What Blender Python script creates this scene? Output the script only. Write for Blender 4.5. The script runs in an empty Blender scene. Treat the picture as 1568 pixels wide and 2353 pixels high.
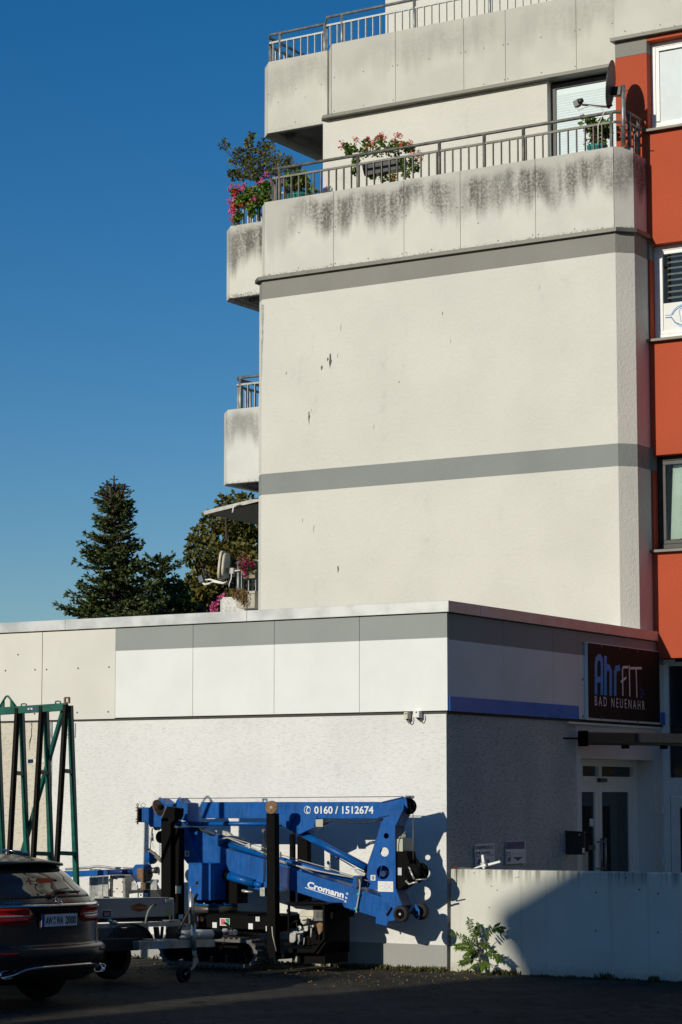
import bpy, bmesh, math, random
from mathutils import Vector, Matrix
random.seed(7)
sc = bpy.context.scene
COL = sc.collection
rad = math.radians
# ------------------------------------------------------------------ camera
F_PX, PW, PH = 5300.0, 1568.0, 2353.0            # focal length in photo pixels (photo taken as 1568 x 2353)
YAW, PITCH, HORIZ = rad(31.5), rad(6.4), 1830.0
CAM = Vector((12.990, -23.539, 2.0))
F0 = Vector((-math.sin(YAW), math.cos(YAW), 0)); RT = Vector((math.cos(YAW), math.sin(YAW), 0))
FW = F0*math.cos(PITCH) + Vector((0, 0, math.sin(PITCH))); UPV = RT.cross(FW)
SH = HORIZ - PH/2 - F_PX*math.tan(PITCH)
cd = bpy.data.cameras.new('camera'); co = bpy.data.objects.new('camera', cd); COL.objects.link(co)
co.matrix_world = Matrix((( RT.x, UPV.x, -FW.x, CAM.x), (RT.y, UPV.y, -FW.y, CAM.y), (RT.z, UPV.z, -FW.z, CAM.z), (0, 0, 0, 1)))
cd.sensor_fit = 'VERTICAL'; cd.sensor_height = 36.0; cd.lens = 36.0*F_PX/PH
cd.shift_y = SH/PH; cd.clip_start = 0.1; cd.clip_end = 2000
sc.camera = co
# ------------------------------------------------------------------ sky, sun, exposure
SUN_AZ, SUN_EL = rad(10.5), rad(19.5)            # sun stands behind the camera's left shoulder
S = Vector((-math.sin(SUN_AZ)*math.cos(SUN_EL), -math.cos(SUN_AZ)*math.cos(SUN_EL), math.sin(SUN_EL)))
w = bpy.data.worlds.new('World'); sc.world = w; w.use_nodes = True
nt = w.node_tree; nt.nodes.clear()
sky = nt.nodes.new('ShaderNodeTexSky'); sky.sky_type = 'NISHITA'; sky.sun_disc = False
sky.sun_elevation = SUN_EL; sky.sun_rotation = math.atan2(S.x, S.y)
sky.air_density = 1.0; sky.dust_density = 0.3; sky.ozone_density = 4.0; sky.altitude = 120
hs = nt.nodes.new('ShaderNodeHueSaturation'); hs.inputs['Saturation'].default_value = 1.32; hs.inputs["Hue"].default_value = 0.503
bg = nt.nodes.new('ShaderNodeBackground'); bg.inputs['Strength'].default_value = 0.078
wo = nt.nodes.new('ShaderNodeOutputWorld')
nt.links.new(sky.outputs[0], hs.inputs['Color']); nt.links.new(hs.outputs[0], bg.inputs['Color']); nt.links.new(bg.outputs[0], wo.inputs[0])
sl = bpy.data.lights.new('sun', 'SUN'); so = bpy.data.objects.new('sun', sl); COL.objects.link(so)
sl.energy = 3.3; sl.angle = rad(0.5); sl.color = (1.0, 0.945, 0.80)
so.rotation_euler = S.to_track_quat('Z', 'Y').to_euler()
so.location = (-20, -60, 40)
vs = sc.view_settings; vs.view_transform = 'Standard'; vs.look = 'None'; vs.exposure = 0.0; vs.gamma = 1.0; vs.use_curve_mapping = False

# ------------------------------------------------------------------ pixel -> place
def ray(x, y): return FW + RT*((x-PW/2)/F_PX) + UPV*((PH/2-y+SH)/F_PX)
def unp(x, y, P, n):
    d = ray(x, y); n = Vector(n); return CAM + d*((Vector(P)-CAM).dot(n)/d.dot(n))
def PX(x, y, v): return unp(x, y, (v, 0, 0), (1, 0, 0))
def PY(x, y, v): return unp(x, y, (0, v, 0), (0, 1, 0))
def PZ(x, y, v): return unp(x, y, (0, 0, v), (0, 0, 1))
def K(ox, oy, s): return lambda x, y: ((ox+x/s)*0.574359, (oy+y/s)*0.574359)    # crop pixel -> photo pixel

# ------------------------------------------------------------------ mesh building
class MB:
    def __init__(s): s.v = []; s.f = []; s.sm = []
    def add(s, vs, fs, smooth=False):
        o = len(s.v); s.v += [Vector(v) for v in vs]
        for f in fs: s.f.append(tuple(i+o for i in f)); s.sm.append(smooth)
        return s
    def box(s, a, b):
        x0, y0, z0 = a; x1, y1, z1 = b
        if x0 > x1: x0, x1 = x1, x0
        if y0 > y1: y0, y1 = y1, y0
        if z0 > z1: z0, z1 = z1, z0
        return s.add([(x0,y0,z0),(x1,y0,z0),(x1,y1,z0),(x0,y1,z0),(x0,y0,z1),(x1,y0,z1),(x1,y1,z1),(x0,y1,z1)],
              [(3,2,1,0),(4,5,6,7),(0,1,5,4),(1,2,6,5),(2,3,7,6),(3,0,4,7)])
    def prism(s, pts, ext, smooth=False):
        pts = [Vector(p) for p in pts]; n = len(pts); ext = Vector(ext)
        nm = Vector((0,0,0))
        for i in range(n): nm += pts[i].cross(pts[(i+1) % n])
        if nm.dot(ext) > 0: pts.reverse()
        vs = pts + [p+ext for p in pts]
        fs = [tuple(range(n)), tuple(range(2*n-1, n-1, -1))]
        s.add(vs, fs, False)
        o = len(s.v)-2*n
        for i in range(n):
            j = (i+1) % n; s.f.append((o+j, o+i, o+n+i, o+n+j)); s.sm.append(smooth)
        return s
    def quad(s, *p): return s.add(p, [tuple(range(len(p)))])
    def tube(s, path, r, n=8, caps=True, smooth=True):
        path = [Vector(p) for p in path]; rs = r if isinstance(r, (list, tuple)) else [r]*len(path)
        vs = []; up = None
        for i, p in enumerate(path):
            t = (path[min(i+1, len(path)-1)]-path[max(i-1, 0)]).normalized()
            if up is None: up = Vector((0,0,1)) if abs(t.z) < 0.9 else Vector((1,0,0))
            a = t.cross(up)
            if a.length < 1e-4: a = t.cross(Vector((1,0.3,0)))
            a.normalize(); b = a.cross(t); up = b
            for k in range(n):
                q = 2*math.pi*k/n; vs.append(p+(a*math.cos(q)+b*math.sin(q))*rs[i])
        fs = []
        for i in range(len(path)-1):
            for k in range(n):
                k2 = (k+1) % n; fs.append((i*n+k, i*n+k2, (i+1)*n+k2, (i+1)*n+k))
        s.add(vs, fs, smooth)
        if caps:
            o = len(s.v)-len(vs)
            s.f.append(tuple(o+k for k in range(n-1, -1, -1))); s.sm.append(False)
            s.f.append(tuple(o+(len(path)-1)*n+k for k in range(n))); s.sm.append(False)
        return s
    def bar(s, a, b, wid, hgt, up=(0,0,1)):
        a = Vector(a); b = Vector(b); t = (b-a).normalized(); up = Vector(up)
        sd = t.cross(up)
        if sd.length < 1e-3: sd = t.cross(Vector((1,0,0)))
        sd.normalize(); u = sd.cross(t)
        c = [sd*(wid/2)*i+u*(hgt/2)*j for i, j in ((-1,-1),(1,-1),(1,1),(-1,1))]
        return s.add([a+q for q in c]+[b+q for q in c], [(3,2,1,0),(4,5,6,7),(0,1,5,4),(1,2,6,5),(2,3,7,6),(3,0,4,7)])
    def disc(s, c, ax, r, h, n=24, r2=None, smooth=True):
        c = Vector(c); ax = Vector(ax).normalized()
        return s.tube([c, c+ax*h], [r, r if r2 is None else r2], n, True, smooth)
    def lathe(s, c, ax, prof, n=24, smooth=True):
        c = Vector(c); ax = Vector(ax).normalized(); a = ax.orthogonal().normalized(); b = ax.cross(a)
        vs = []; fs = []
        for (r, h) in prof:
            for k in range(n):
                q = 2*math.pi*k/n; vs.append(c+ax*h+(a*math.cos(q)+b*math.sin(q))*r)
        for i in range(len(prof)-1):
            for k in range(n):
                k2 = (k+1) % n; fs.append((i*n+k, i*n+k2, (i+1)*n+k2, (i+1)*n+k))
        return s.add(vs, fs, smooth)
    def mesh(s, name, off=(0,0,0)):
        off = Vector(off); me = bpy.data.meshes.new(name)
        me.from_pydata([v-off for v in s.v], [], s.f)
        me.polygons.foreach_set('use_smooth', s.sm); me.update(); return me
    def build(s, name, mat, parent=None, bevel=0, label=None, fixn=True):
        off = root_off(parent)
        me = s.mesh(name, off)
        if fixn:
            bm = bmesh.new(); bm.from_mesh(me); bmesh.ops.recalc_face_normals(bm, faces=bm.faces); bm.to_mesh(me); bm.free()
        for m in (mat if isinstance(mat, (list, tuple)) else [mat]): me.materials.append(m)
        o = bpy.data.objects.new(name, me); COL.objects.link(o)
        if parent: o.parent = parent
        if bevel:
            b = o.modifiers.new('bevel', 'BEVEL'); b.width = bevel; b.segments = 2; b.limit_method = 'ANGLE'; b.angle_limit = rad(35)
        if label: o['label'] = label
        return o
def root_off(p):
    off = Vector((0,0,0))
    while p: off += p.location; p = p.parent
    return off
def thing(name, label, cat, loc, group=None):
    o = bpy.data.objects.new(name, None); COL.objects.link(o); o.location = loc; o.empty_display_size = 0.2
    return tag(o, label, cat, group)
def tag(o, label=None, cat=None, group=None, kind=None):
    if label: o['label'] = label
    if cat: o['category'] = cat
    if group: o['group'] = group
    if kind: o['kind'] = kind
    return o
def dupe(o, parent=None, delta=None):
    c = o.copy(); COL.objects.link(c)
    if parent is not None: c.parent = parent
    if delta is not None: c.location = o.location+Vector(delta)
    for ch in list(o.children): dupe(ch, c)
    return c
def inst(me, name, parent, loc):
    o = bpy.data.objects.new(name, me); COL.objects.link(o); o.parent = parent; o.location = Vector(loc)-root_off(parent); return o
def text(body, p0, p1, h, out, mat, parent, name='lettering', bold=0.0, shear=0.0, depth=0.0012):
    """flat lettering fitted between the baseline points p0 and p1, cap height h, facing out"""
    cu = bpy.data.curves.new('t', 'FONT'); cu.body = body; cu.size = 1; cu.offset = bold; cu.shear = shear; cu.resolution_u = 3
    ob = bpy.data.objects.new('t', cu); COL.objects.link(ob)
    dg = bpy.context.evaluated_depsgraph_get(); me = bpy.data.meshes.new_from_object(ob.evaluated_get(dg))
    bpy.data.objects.remove(ob); bpy.data.curves.remove(cu)
    xs = [v.co.x for v in me.vertices]; ys = [v.co.y for v in me.vertices]
    x0, x1, y1 = min(xs), max(xs), 0.73
    p0 = Vector(p0); p1 = Vector(p1); ux = p1-p0; out = Vector(out).normalized()
    uz = out.cross(ux.normalized())*h
    if uz.z < 0: uz = -uz
    off = root_off(parent)
    for v in me.vertices:
        a = (v.co.x-x0)/(x1-x0); b = v.co.y/y1
        v.co = p0+ux*a+uz*b+out*depth-off
    me.materials.clear(); me.materials.append(mat); me.name = name
    o = bpy.data.objects.new(name, me); COL.objects.link(o); o.parent = parent
    return o

# ------------------------------------------------------------------ materials
class NT:
    def __init__(s, name):
        s.m = bpy.data.materials.new(name); s.m.use_nodes = True; s.t = s.m.node_tree; s.n = s.t.nodes
        s.b = s.n['Principled BSDF']; s._pos = None
    def new(s, t, **k):
        n = s.n.new(t)
        for a, b in k.items(): setattr(n, a, b)
        return n
    def ln(s, a, b): s.t.links.new(a, b)
    def pos(s):
        if s._pos is None: s._pos = s.new('ShaderNodeNewGeometry').outputs['Position']
        return s._pos
    def scaled(s, sx, sy, sz, src=None):
        m = s.new('ShaderNodeVectorMath', operation='MULTIPLY'); s.ln(src or s.pos(), m.inputs[0]); m.inputs[1].default_value = (sx, sy, sz); return m.outputs[0]
    def noise(s, vec, scale=1, detail=4, rough=0.55, dist=0):
        n = s.new('ShaderNodeTexNoise'); s.ln(vec, n.inputs['Vector']); n.inputs['Scale'].default_value = scale
        n.inputs['Detail'].default_value = detail; n.inputs['Roughness'].default_value = rough; n.inputs['Distortion'].default_value = dist
        return n.outputs['Fac']
    def ramp(s, fac, a, b, lo=0.0, hi=1.0, smooth=True):
        n = s.new('ShaderNodeMapRange'); n.interpolation_type = 'SMOOTHSTEP' if smooth else 'LINEAR'
        s.ln(fac, n.inputs['Value']); n.inputs['From Min'].default_value = a; n.inputs['From Max'].default_value = b
        n.inputs['To Min'].default_value = lo; n.inputs['To Max'].default_value = hi; return n.outputs['Result']
    def math(s, op, a, b=None):
        n = s.new('ShaderNodeMath', operation=op)
        for i, q in enumerate((a, b)):
            if q is None: continue
            if isinstance(q, (int, float)): n.inputs[i].default_value = q
            else: s.ln(q, n.inputs[i])
        return n.outputs[0]
    def mix(s, fac, a, b):
        n = s.new('ShaderNodeMix', data_type='RGBA')
        if isinstance(fac, (int, float)): n.inputs[0].default_value = fac
        else: s.ln(fac, n.inputs[0])
        for i, q in ((6, a), (7, b)):
            if isinstance(q, tuple): n.inputs[i].default_value = (*q, 1) if len(q) == 3 else q
            else: s.ln(q, n.inputs[i])
        return n.outputs[2]
    def base(s, c):
        if isinstance(c, tuple): s.b.inputs['Base Color'].default_value = (*c, 1)
        else: s.ln(c, s.b.inputs['Base Color'])
    def rough(s, r):
        if isinstance(r, (int, float)): s.b.inputs['Roughness'].default_value = r
        else: s.ln(r, s.b.inputs['Roughness'])
    def bump(s, h, dist=0.01, strength=1.0):
        n = s.new('ShaderNodeBump'); s.ln(h, n.inputs['Height']); n.inputs['Distance'].default_value = dist; n.inputs['Strength'].default_value = strength
        s.ln(n.outputs[0], s.b.inputs['Normal'])
def lum(c, k): return tuple(min(1, q*k) for q in c)
def simple(name, c, rough=0.5, metal=0.0, var=0.12, scale=9, spec=0.5, bump=0.0, dirt=None, emit=None):
    m = NT(name); n = m.noise(m.pos(), scale, 5)
    col = m.mix(m.ramp(n, 0.3, 0.7), lum(c, 1-var), lum(c, 1+var))
    if dirt:
        d = m.noise(m.pos(), scale*0.7, 8, 0.7); col = m.mix(m.ramp(d, dirt[1], dirt[1]+0.12), col, dirt[0])
    m.base(col); m.rough(m.ramp(n, 0.2, 0.8, max(0.03, rough-0.08), min(1, rough+0.08)))
    m.b.inputs['Metallic'].default_value = metal; m.b.inputs['Specular IOR Level'].default_value = spec
    if bump: m.bump(m.noise(m.pos(), scale*14, 4), bump)
    return m.m
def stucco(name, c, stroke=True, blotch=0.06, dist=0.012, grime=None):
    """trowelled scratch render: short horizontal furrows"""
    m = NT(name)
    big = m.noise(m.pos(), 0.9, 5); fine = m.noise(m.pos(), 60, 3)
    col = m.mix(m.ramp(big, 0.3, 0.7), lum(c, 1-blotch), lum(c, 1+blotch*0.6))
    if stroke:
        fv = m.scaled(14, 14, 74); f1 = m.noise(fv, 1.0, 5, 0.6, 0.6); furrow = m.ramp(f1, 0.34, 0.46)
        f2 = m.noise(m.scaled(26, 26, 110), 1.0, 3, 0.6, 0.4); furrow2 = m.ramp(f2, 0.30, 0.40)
        col = m.mix(m.math('MULTIPLY', m.math('SUBTRACT', 1.0, furrow), m.ramp(big, 0.35, 0.6, 0.02, 0.09)), col, lum(c, 0.35))  # furrow colour darkened for relief shade as well as dirt
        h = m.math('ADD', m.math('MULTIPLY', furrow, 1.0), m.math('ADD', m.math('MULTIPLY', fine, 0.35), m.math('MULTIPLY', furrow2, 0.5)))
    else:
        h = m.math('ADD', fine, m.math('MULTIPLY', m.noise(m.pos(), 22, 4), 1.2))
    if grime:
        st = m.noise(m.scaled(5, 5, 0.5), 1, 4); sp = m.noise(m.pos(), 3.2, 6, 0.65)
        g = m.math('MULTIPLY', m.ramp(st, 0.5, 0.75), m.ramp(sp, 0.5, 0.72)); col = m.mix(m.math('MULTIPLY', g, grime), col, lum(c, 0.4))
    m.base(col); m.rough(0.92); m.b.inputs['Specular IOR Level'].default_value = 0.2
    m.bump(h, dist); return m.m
def concrete(name, c, ztop, h, heavy, seed=0.0, dark=(0.10, 0.09, 0.075)):
    """precast parapet with black run-off streaks hanging from the top edge"""
    m = NT(name); z = m.new('ShaderNodeSeparateXYZ'); m.ln(m.pos(), z.inputs[0])
    dn = m.math('DIVIDE', m.math('SUBTRACT', ztop, z.outputs['Z']), h)      # 0 at the top, 1 at the bottom
    sv = m.new('ShaderNodeVectorMath', operation='ADD'); m.ln(m.pos(), sv.inputs[0]); sv.inputs[1].default_value = (seed, seed*1.7, seed*0.3)
    st = m.noise(m.scaled(5, 5, 0.35, sv.outputs[0]), 1, 7, 0.68); lo = m.noise(m.scaled(0.95, 0.95, 0.12, sv.outputs[0]), 1, 2)
    gr = m.noise(sv.outputs[0], 26, 6, 0.7); wob = m.noise(m.scaled(3, 3, 0.3, sv.outputs[0]), 1, 4)
    low = m.ramp(m.math('ADD', dn, m.math('MULTIPLY', m.math('SUBTRACT', wob, 0.5), 1.0)), 0.30, 0.62, 1, 0)
    top = m.ramp(m.math('ADD', dn, m.math('MULTIPLY', m.math('SUBTRACT', wob, 0.5), 0.3)), 0.02, 0.16)
    k = m.math('MULTIPLY', m.math('MULTIPLY', low, top), m.math('MULTIPLY', m.ramp(m.math('ADD', m.math('MULTIPLY', st, 0.6), m.math('MULTIPLY', gr, 0.4)), 0.36, 0.58), m.ramp(lo, 0.33, 0.52)))
    k = m.math('MULTIPLY', k, m.ramp(gr, 0.2, 0.6, 0.65, 1.0)); k = m.math('MULTIPLY', k, heavy)
    bot = m.ramp(m.math('ADD', dn, m.math('MULTIPLY', gr, 0.05)), 0.955, 1.0); k2 = m.math('MULTIPLY', bot, m.math('MULTIPLY', m.ramp(gr, 0.45, 0.6), heavy*0.75))
    wash = m.math('MULTIPLY', low, 0.22*min(1.0, heavy+0.35))
    big = m.noise(m.pos(), 1.6, 5)
    col = m.mix(m.ramp(big, 0.3, 0.7), lum(c, 0.93), lum(c, 1.04))
    col = m.mix(wash, col, dark); col = m.mix(m.math('MAXIMUM', k, k2), col, dark)
    m.base(col); m.rough(0.9); m.b.inputs['Specular IOR Level'].default_value = 0.25
    m.bump(m.noise(m.pos(), 70, 4), 0.003); return m.m
def glass(name, c=(0.02, 0.025, 0.03), rough=0.04):
    m = NT(name); m.base(c); m.rough(rough); m.b.inputs['Specular IOR Level'].default_value = 0.6
    m.bump(m.noise(m.pos(), 1.3, 2), 0.002); return m.m
def clear_glass(name):
    m = NT(name); t = m.new('ShaderNodeBsdfTransparent'); g = m.new('ShaderNodeBsdfGlossy'); g.inputs['Roughness'].default_value = 0.02
    f = m.new('ShaderNodeFresnel'); f.inputs['IOR'].default_value = 1.5; t.inputs['Color'].default_value = (0.86, 0.90, 0.88, 1)
    x = m.new('ShaderNodeMixShader'); m.ln(f.outputs[0], x.inputs[0]); m.ln(t.outputs[0], x.inputs[1]); m.ln(g.outputs[0], x.inputs[2]); m.ln(x.outputs[0], m.n['Material Output'].inputs['Surface']); return m.m
M = {}
M['stucco_white'] = stucco("white scratch render", (0.78, 0.77, 0.74), dist=0.0017, grime=0.25)
M['stucco_beige'] = stucco("beige scratch render", (0.66, 0.60, 0.50), dist=0.003, grime=0.5)
M['stucco_side'] = stucco('shade darkened side wall render', (0.60, 0.60, 0.57), dist=0.006, blotch=0.12, grime=0.5)  # white render darkened in colour for the side in shade
M['plaster_smooth'] = stucco('smooth white render', (0.72, 0.71, 0.68), False, dist=0.002)
M['plinth'] = stucco('grey plinth render', (0.36, 0.36, 0.34), False, dist=0.003, grime=0.5)
M['tower'] = stucco('cream tower render', (0.69, 0.665, 0.595), False, blotch=0.045, dist=0.005, grime=0.22)
M['band'] = stucco('grey painted band', (0.275, 0.265, 0.235), False, dist=0.005)
M['band2'] = stucco('grey green painted band', (0.27, 0.285, 0.265), False, dist=0.005)
M['orange'] = stucco('orange red facade render', (0.47, 0.090, 0.042), False, blotch=0.05, dist=0.005)
M['panel_white'] = simple('white fibre cement', (0.80, 0.80, 0.77), 0.7, var=0.04, scale=1.5, dirt=((0.66, 0.655, 0.62), 0.63))
M['panel_grey'] = simple('grey fibre cement', (0.29, 0.31, 0.29), 0.7, var=0.05, scale=1.5)
M['panel_cream'] = simple('aged cream fibre cement', (0.71, 0.685, 0.615), 0.75, var=0.05, scale=1.1, dirt=((0.58, 0.55, 0.47), 0.6))
M['coping'] = simple('weathered sheet metal', (0.56, 0.565, 0.55), 0.45, metal=0.35, var=0.12, scale=3.5)
M['dark_gap'] = simple('dark trim', (0.05, 0.047, 0.04), 0.7)
M['ledge'] = simple('oxidised zinc sheet', (0.17, 0.165, 0.14), 0.55, metal=0.4, var=0.2, scale=5)
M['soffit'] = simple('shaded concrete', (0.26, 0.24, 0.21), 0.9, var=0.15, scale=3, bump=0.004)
M['roof'] = simple('bitumen roof', (0.12, 0.12, 0.115), 0.9)
M['blue_stripe'] = simple('blue enamel trim', (0.005, 0.14, 0.62), 0.3, var=0.06, scale=2)
M['pvc'] = simple('white pvc', (0.82, 0.82, 0.80), 0.35, var=0.03)
M['pvc_dark'] = simple('dark window frame', (0.03, 0.03, 0.028), 0.4)
M['glass'] = glass('window glass'); M['clear'] = clear_glass('clear window glass')
M['galv'] = simple('galvanised steel', (0.30, 0.31, 0.30), 0.5, metal=0.65, var=0.22, scale=14)
M['galv_old'] = simple('weathered railing steel', (0.17, 0.16, 0.14), 0.6, metal=0.5, var=0.3, scale=14)
M['black'] = simple('black paint', (0.0032, 0.003, 0.0028), 0.7, var=0.3, spec=0.09, dirt=((0.025, 0.018, 0.012), 0.64))
M['rubber'] = simple('black rubber', (0.014, 0.0135, 0.013), 0.8, var=0.2)
M['white'] = simple('white sticker', (0.75, 0.75, 0.72), 0.5, var=0.03)
M['white_letter'] = simple('white lettering', (0.80, 0.80, 0.80), 0.5, var=0.02)
M['bolt'] = simple('rusty bolt', (0.10, 0.085, 0.07), 0.7)
# ================================================================== ground
def ground():
    m = NT('dark worn asphalt')
    a = m.noise(m.pos(), 1.4, 6, 0.6); b = m.noise(m.pos(), 90, 3); c = m.noise(m.pos(), 14, 5, 0.65)
    sx_ = m.noise(m.scaled(2.2, 9, 1), 1, 5, 0.6); col = m.mix(m.ramp(a, 0.3, 0.7), (0.036, 0.032, 0.025), (0.080, 0.071, 0.054)); col = m.mix(m.ramp(sx_, 0.5, 0.68, 0, 0.6), col, (0.022, 0.020, 0.017))
    col = m.mix(m.ramp(c, 0.52, 0.75, 0, 0.6), col, (0.028, 0.027, 0.024))
    col = m.mix(m.ramp(b, 0.58, 0.72, 0, 0.7), col, (0.19, 0.17, 0.14))
    vo = m.new('ShaderNodeTexVoronoi', feature='DISTANCE_TO_EDGE'); wv = m.new('ShaderNodeVectorMath', operation='ADD'); nz = m.new('ShaderNodeTexNoise'); nz.inputs['Scale'].default_value = 1.7; nz.inputs['Detail'].default_value = 5; m.ln(m.pos(), nz.inputs['Vector']); m.ln(m.pos(), wv.inputs[0]); m.ln(nz.outputs['Color'], wv.inputs[1])
    m.ln(wv.outputs[0], vo.inputs['Vector']); vo.inputs['Scale'].default_value = 0.55
    col = m.mix(m.ramp(vo.outputs['Distance'], 0.004, 0.012, 0.9, 0.0), col, (0.008, 0.008, 0.007))
    bk = m.new('ShaderNodeTexBrick'); m.ln(m.scaled(1, 1, 0, wv.outputs[0] if False else None), bk.inputs['Vector']); bk.inputs['Scale'].default_value = 1.0; bk.inputs['Brick Width'].default_value = 0.24; bk.inputs['Row Height'].default_value = 0.16; bk.inputs['Mortar Size'].default_value = 0.012
    col = m.mix(m.math('MULTIPLY', bk.outputs['Fac'], m.ramp(c, 0.3, 0.6, 0.25, 0.8)), col, (0.014, 0.013, 0.011))
    pt_ = m.noise(m.pos(), 0.45, 2, 0.4); col = m.mix(m.ramp(pt_, 0.56, 0.58, 0, 0.45), col, (0.030, 0.029, 0.027))
    m.base(col); m.rough(0.9); m.b.inputs['Specular IOR Level'].default_value = 0.2
    m.bump(m.math('ADD', b, m.math('MULTIPLY', c, 1.5)), 0.012)
    # one sheet to the horizon, finer and slightly uneven near the wall
    mb = MB(); xs = [-400, -60, -20] + [-10+0.8*i for i in range(26)] + [20, 60, 400]; ys = [-400, -90, -40, -26] + [-20+0.8*i for i in range(25)] + [3, 30, 90, 600]
    r = random.Random(3); hz = {}
    for i, x in enumerate(xs):
        for j, y in enumerate(ys):
            h = 0.0
            if -10 <= x <= 10 and -19 <= y <= -0.9: h = r.uniform(-0.010, 0.006)
            mb.v.append(Vector((x, y, h)))
    n = len(ys)
    for i in range(len(xs)-1):
        for j in range(n-1): mb.f.append((i*n+j, (i+1)*n+j, (i+1)*n+j+1, i*n+j+1)); mb.sm.append(True)
    o = mb.build('ground', m.m); tag(o, kind='structure')
    # small stone setts of the yard, where they are near enough to be told apart
ground()

# ================================================================== low white shop building
ZC, ZCB, ZP = 4.268, 4.135, 2.992         # coping top, coping bottom, underside of the cladding panels
shop = thing('shop_building', 'low white flat-roofed building with grey-topped cladding panels behind the blue lifting machine', 'building', (0, 0, 0))
XJ = PY(116, 1760, 0).x                   # joint between beige and white render
YD0, YD1, YE = 3.59, 5.885, 6.2           # door opening and end of the side wall
YS = 3.44
MB().box((XJ+0.03, 0, 0.30), (-0.004, 0.3, 2.955)).build('wall', M['stucco_white'], shop)
MB().box((-14, 0, 0.0), (XJ-0.03, 0.3, 2.955)).build('wall', M['stucco_beige'], shop, label='older beige rendered wall section')
MB().box((XJ-0.03, -0.012, 0), (XJ+0.03, 0.2, 2.955)).build('expansion_joint', M['galv'], shop)
MB().box((XJ+0.03, -0.014, 0), (0.0, 0.28, 0.30)).build('plinth', M['plinth'], shop)
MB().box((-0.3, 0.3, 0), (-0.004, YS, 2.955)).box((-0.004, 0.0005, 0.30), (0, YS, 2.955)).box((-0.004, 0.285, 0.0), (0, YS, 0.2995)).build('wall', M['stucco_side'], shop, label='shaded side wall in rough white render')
q = MB(); q.box((-0.3, YS, 0), (0.004, YD0, 2.955)); q.box((-0.3, YD0, 2.49), (0.004, YD1, 2.955)); q.box((-0.3, YD1, 0), (0.004, YE, 2.955))
q.build('door_surround', M['plaster_smooth'], shop)
MB().box((-14, -0.004, 2.955), (0.012, 0.3, 2.985)).box((-0.3, 0.3, 2.955), (0.012, YE, 2.985)).build('drip_strip', M['dark_gap'], shop)
MB().box((-14, 0.0, 2.985), (0.0, 0.3, ZCB)).box((-0.3, 0.3, 2.985), (0.0, YE, ZCB)).build('parapet_core', M['dark_gap'], shop)
MB().box((-14, 0.3, 3.6), (-0.3, 5.25, 3.9)).build('roof', M['roof'], shop)
MB().box((-14, 5.25, 3.6), (-6.3, 14, 3.9)).build('roof', M['roof'], shop)
def split_panel(a, b, zs, top, low):
    mb = MB(); mb.box(a, (b[0], b[1], zs)); mb.box((a[0], a[1], zs), b)
    o = mb.build('cladding_panel', [low, top], shop)
    me = o.data
    for p in me.polygons: p.material_index = 1 if p.center.z > zs+1e-4 else 0
    return o
ZS = 3.838
xe = [0.036] + [PY(x, 1560, -0.03).x for x in (827, 631, 444, 266)]
for i in range(4):
    a, b = xe[i+1], xe[i]
    split_panel((a+0.003, -0.036, ZP), (b-(0.003 if i else 0), -0.004, ZCB-0.012), ZS, M['panel_grey'], M['panel_white'])
for i in range(6):
    b = xe[4]-1.19*i-0.006; MB().box((b-1.18, -0.030, ZP-0.012), (b, -0.004, ZCB-0.012)).build('cladding_panel', M['panel_cream'], shop, label='aged cream cladding panel')
ye = [-0.004, 1.378, 2.731, 3.458, 4.85, YE]
for i in range(5):
    split_panel((0.004, ye[i]+(0.003 if i else 0), ZP), (0.036, ye[i+1]-0.003, ZCB-0.012), ZS-0.02, M['panel_grey'], M['panel_white'])
# coping sheets, each a folded length
cx = [0.075] + [PY(x, 1410, -0.06).x for x in (568, 151)] + [-9.2, -14]
for i in range(4):
    mb = MB(); a, b = cx[i+1]+(0.004 if i < 3 else 0), cx[i]; mb.box((a, -0.07, ZCB), (b, 0.36, ZC))
    mb.build('coping', M['coping'], shop, bevel=0.004)
cy = [0.36, 0.72, 2.35, 4.1, YE]
for i in range(4):
    MB().box((-0.36, cy[i]+0.004, ZCB), (0.075, cy[i+1], ZC)).build('coping', M['coping'], shop, bevel=0.004)
# blue enamel strip under the side panels, with the short piece beyond the sign
p = PX(1330, 1640, 0.045)
MB().box((0.037, 0.0, 2.985), (0.052, p.y, 3.158)).build('blue_trim', M['blue_stripe'], shop, bevel=0.003)
MB().box((0.037, 6.06, 2.985), (0.052, YE-0.01, 3.158)).build('blue_trim', M['blue_stripe'], shop, bevel=0.003)
MB().box((0.005, 3.15, 2.925), (0.05, 6.0, 2.95)).build('light_rail', M['pvc'], shop)
# bolt heads on the cream panels
mb = MB()
k = K(0, 2350, 1.568)
for x, y in ((36,522),(222,517),(294,515),(492,507),(686,500),(218,793),(486,785),(681,780),(115,422)):
    MB().disc(PY(*k(x, y), -0.030), (0,-1,0), 0.011, 0.006, 8).build('bolt_head', M['bolt'], shop)
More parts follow.
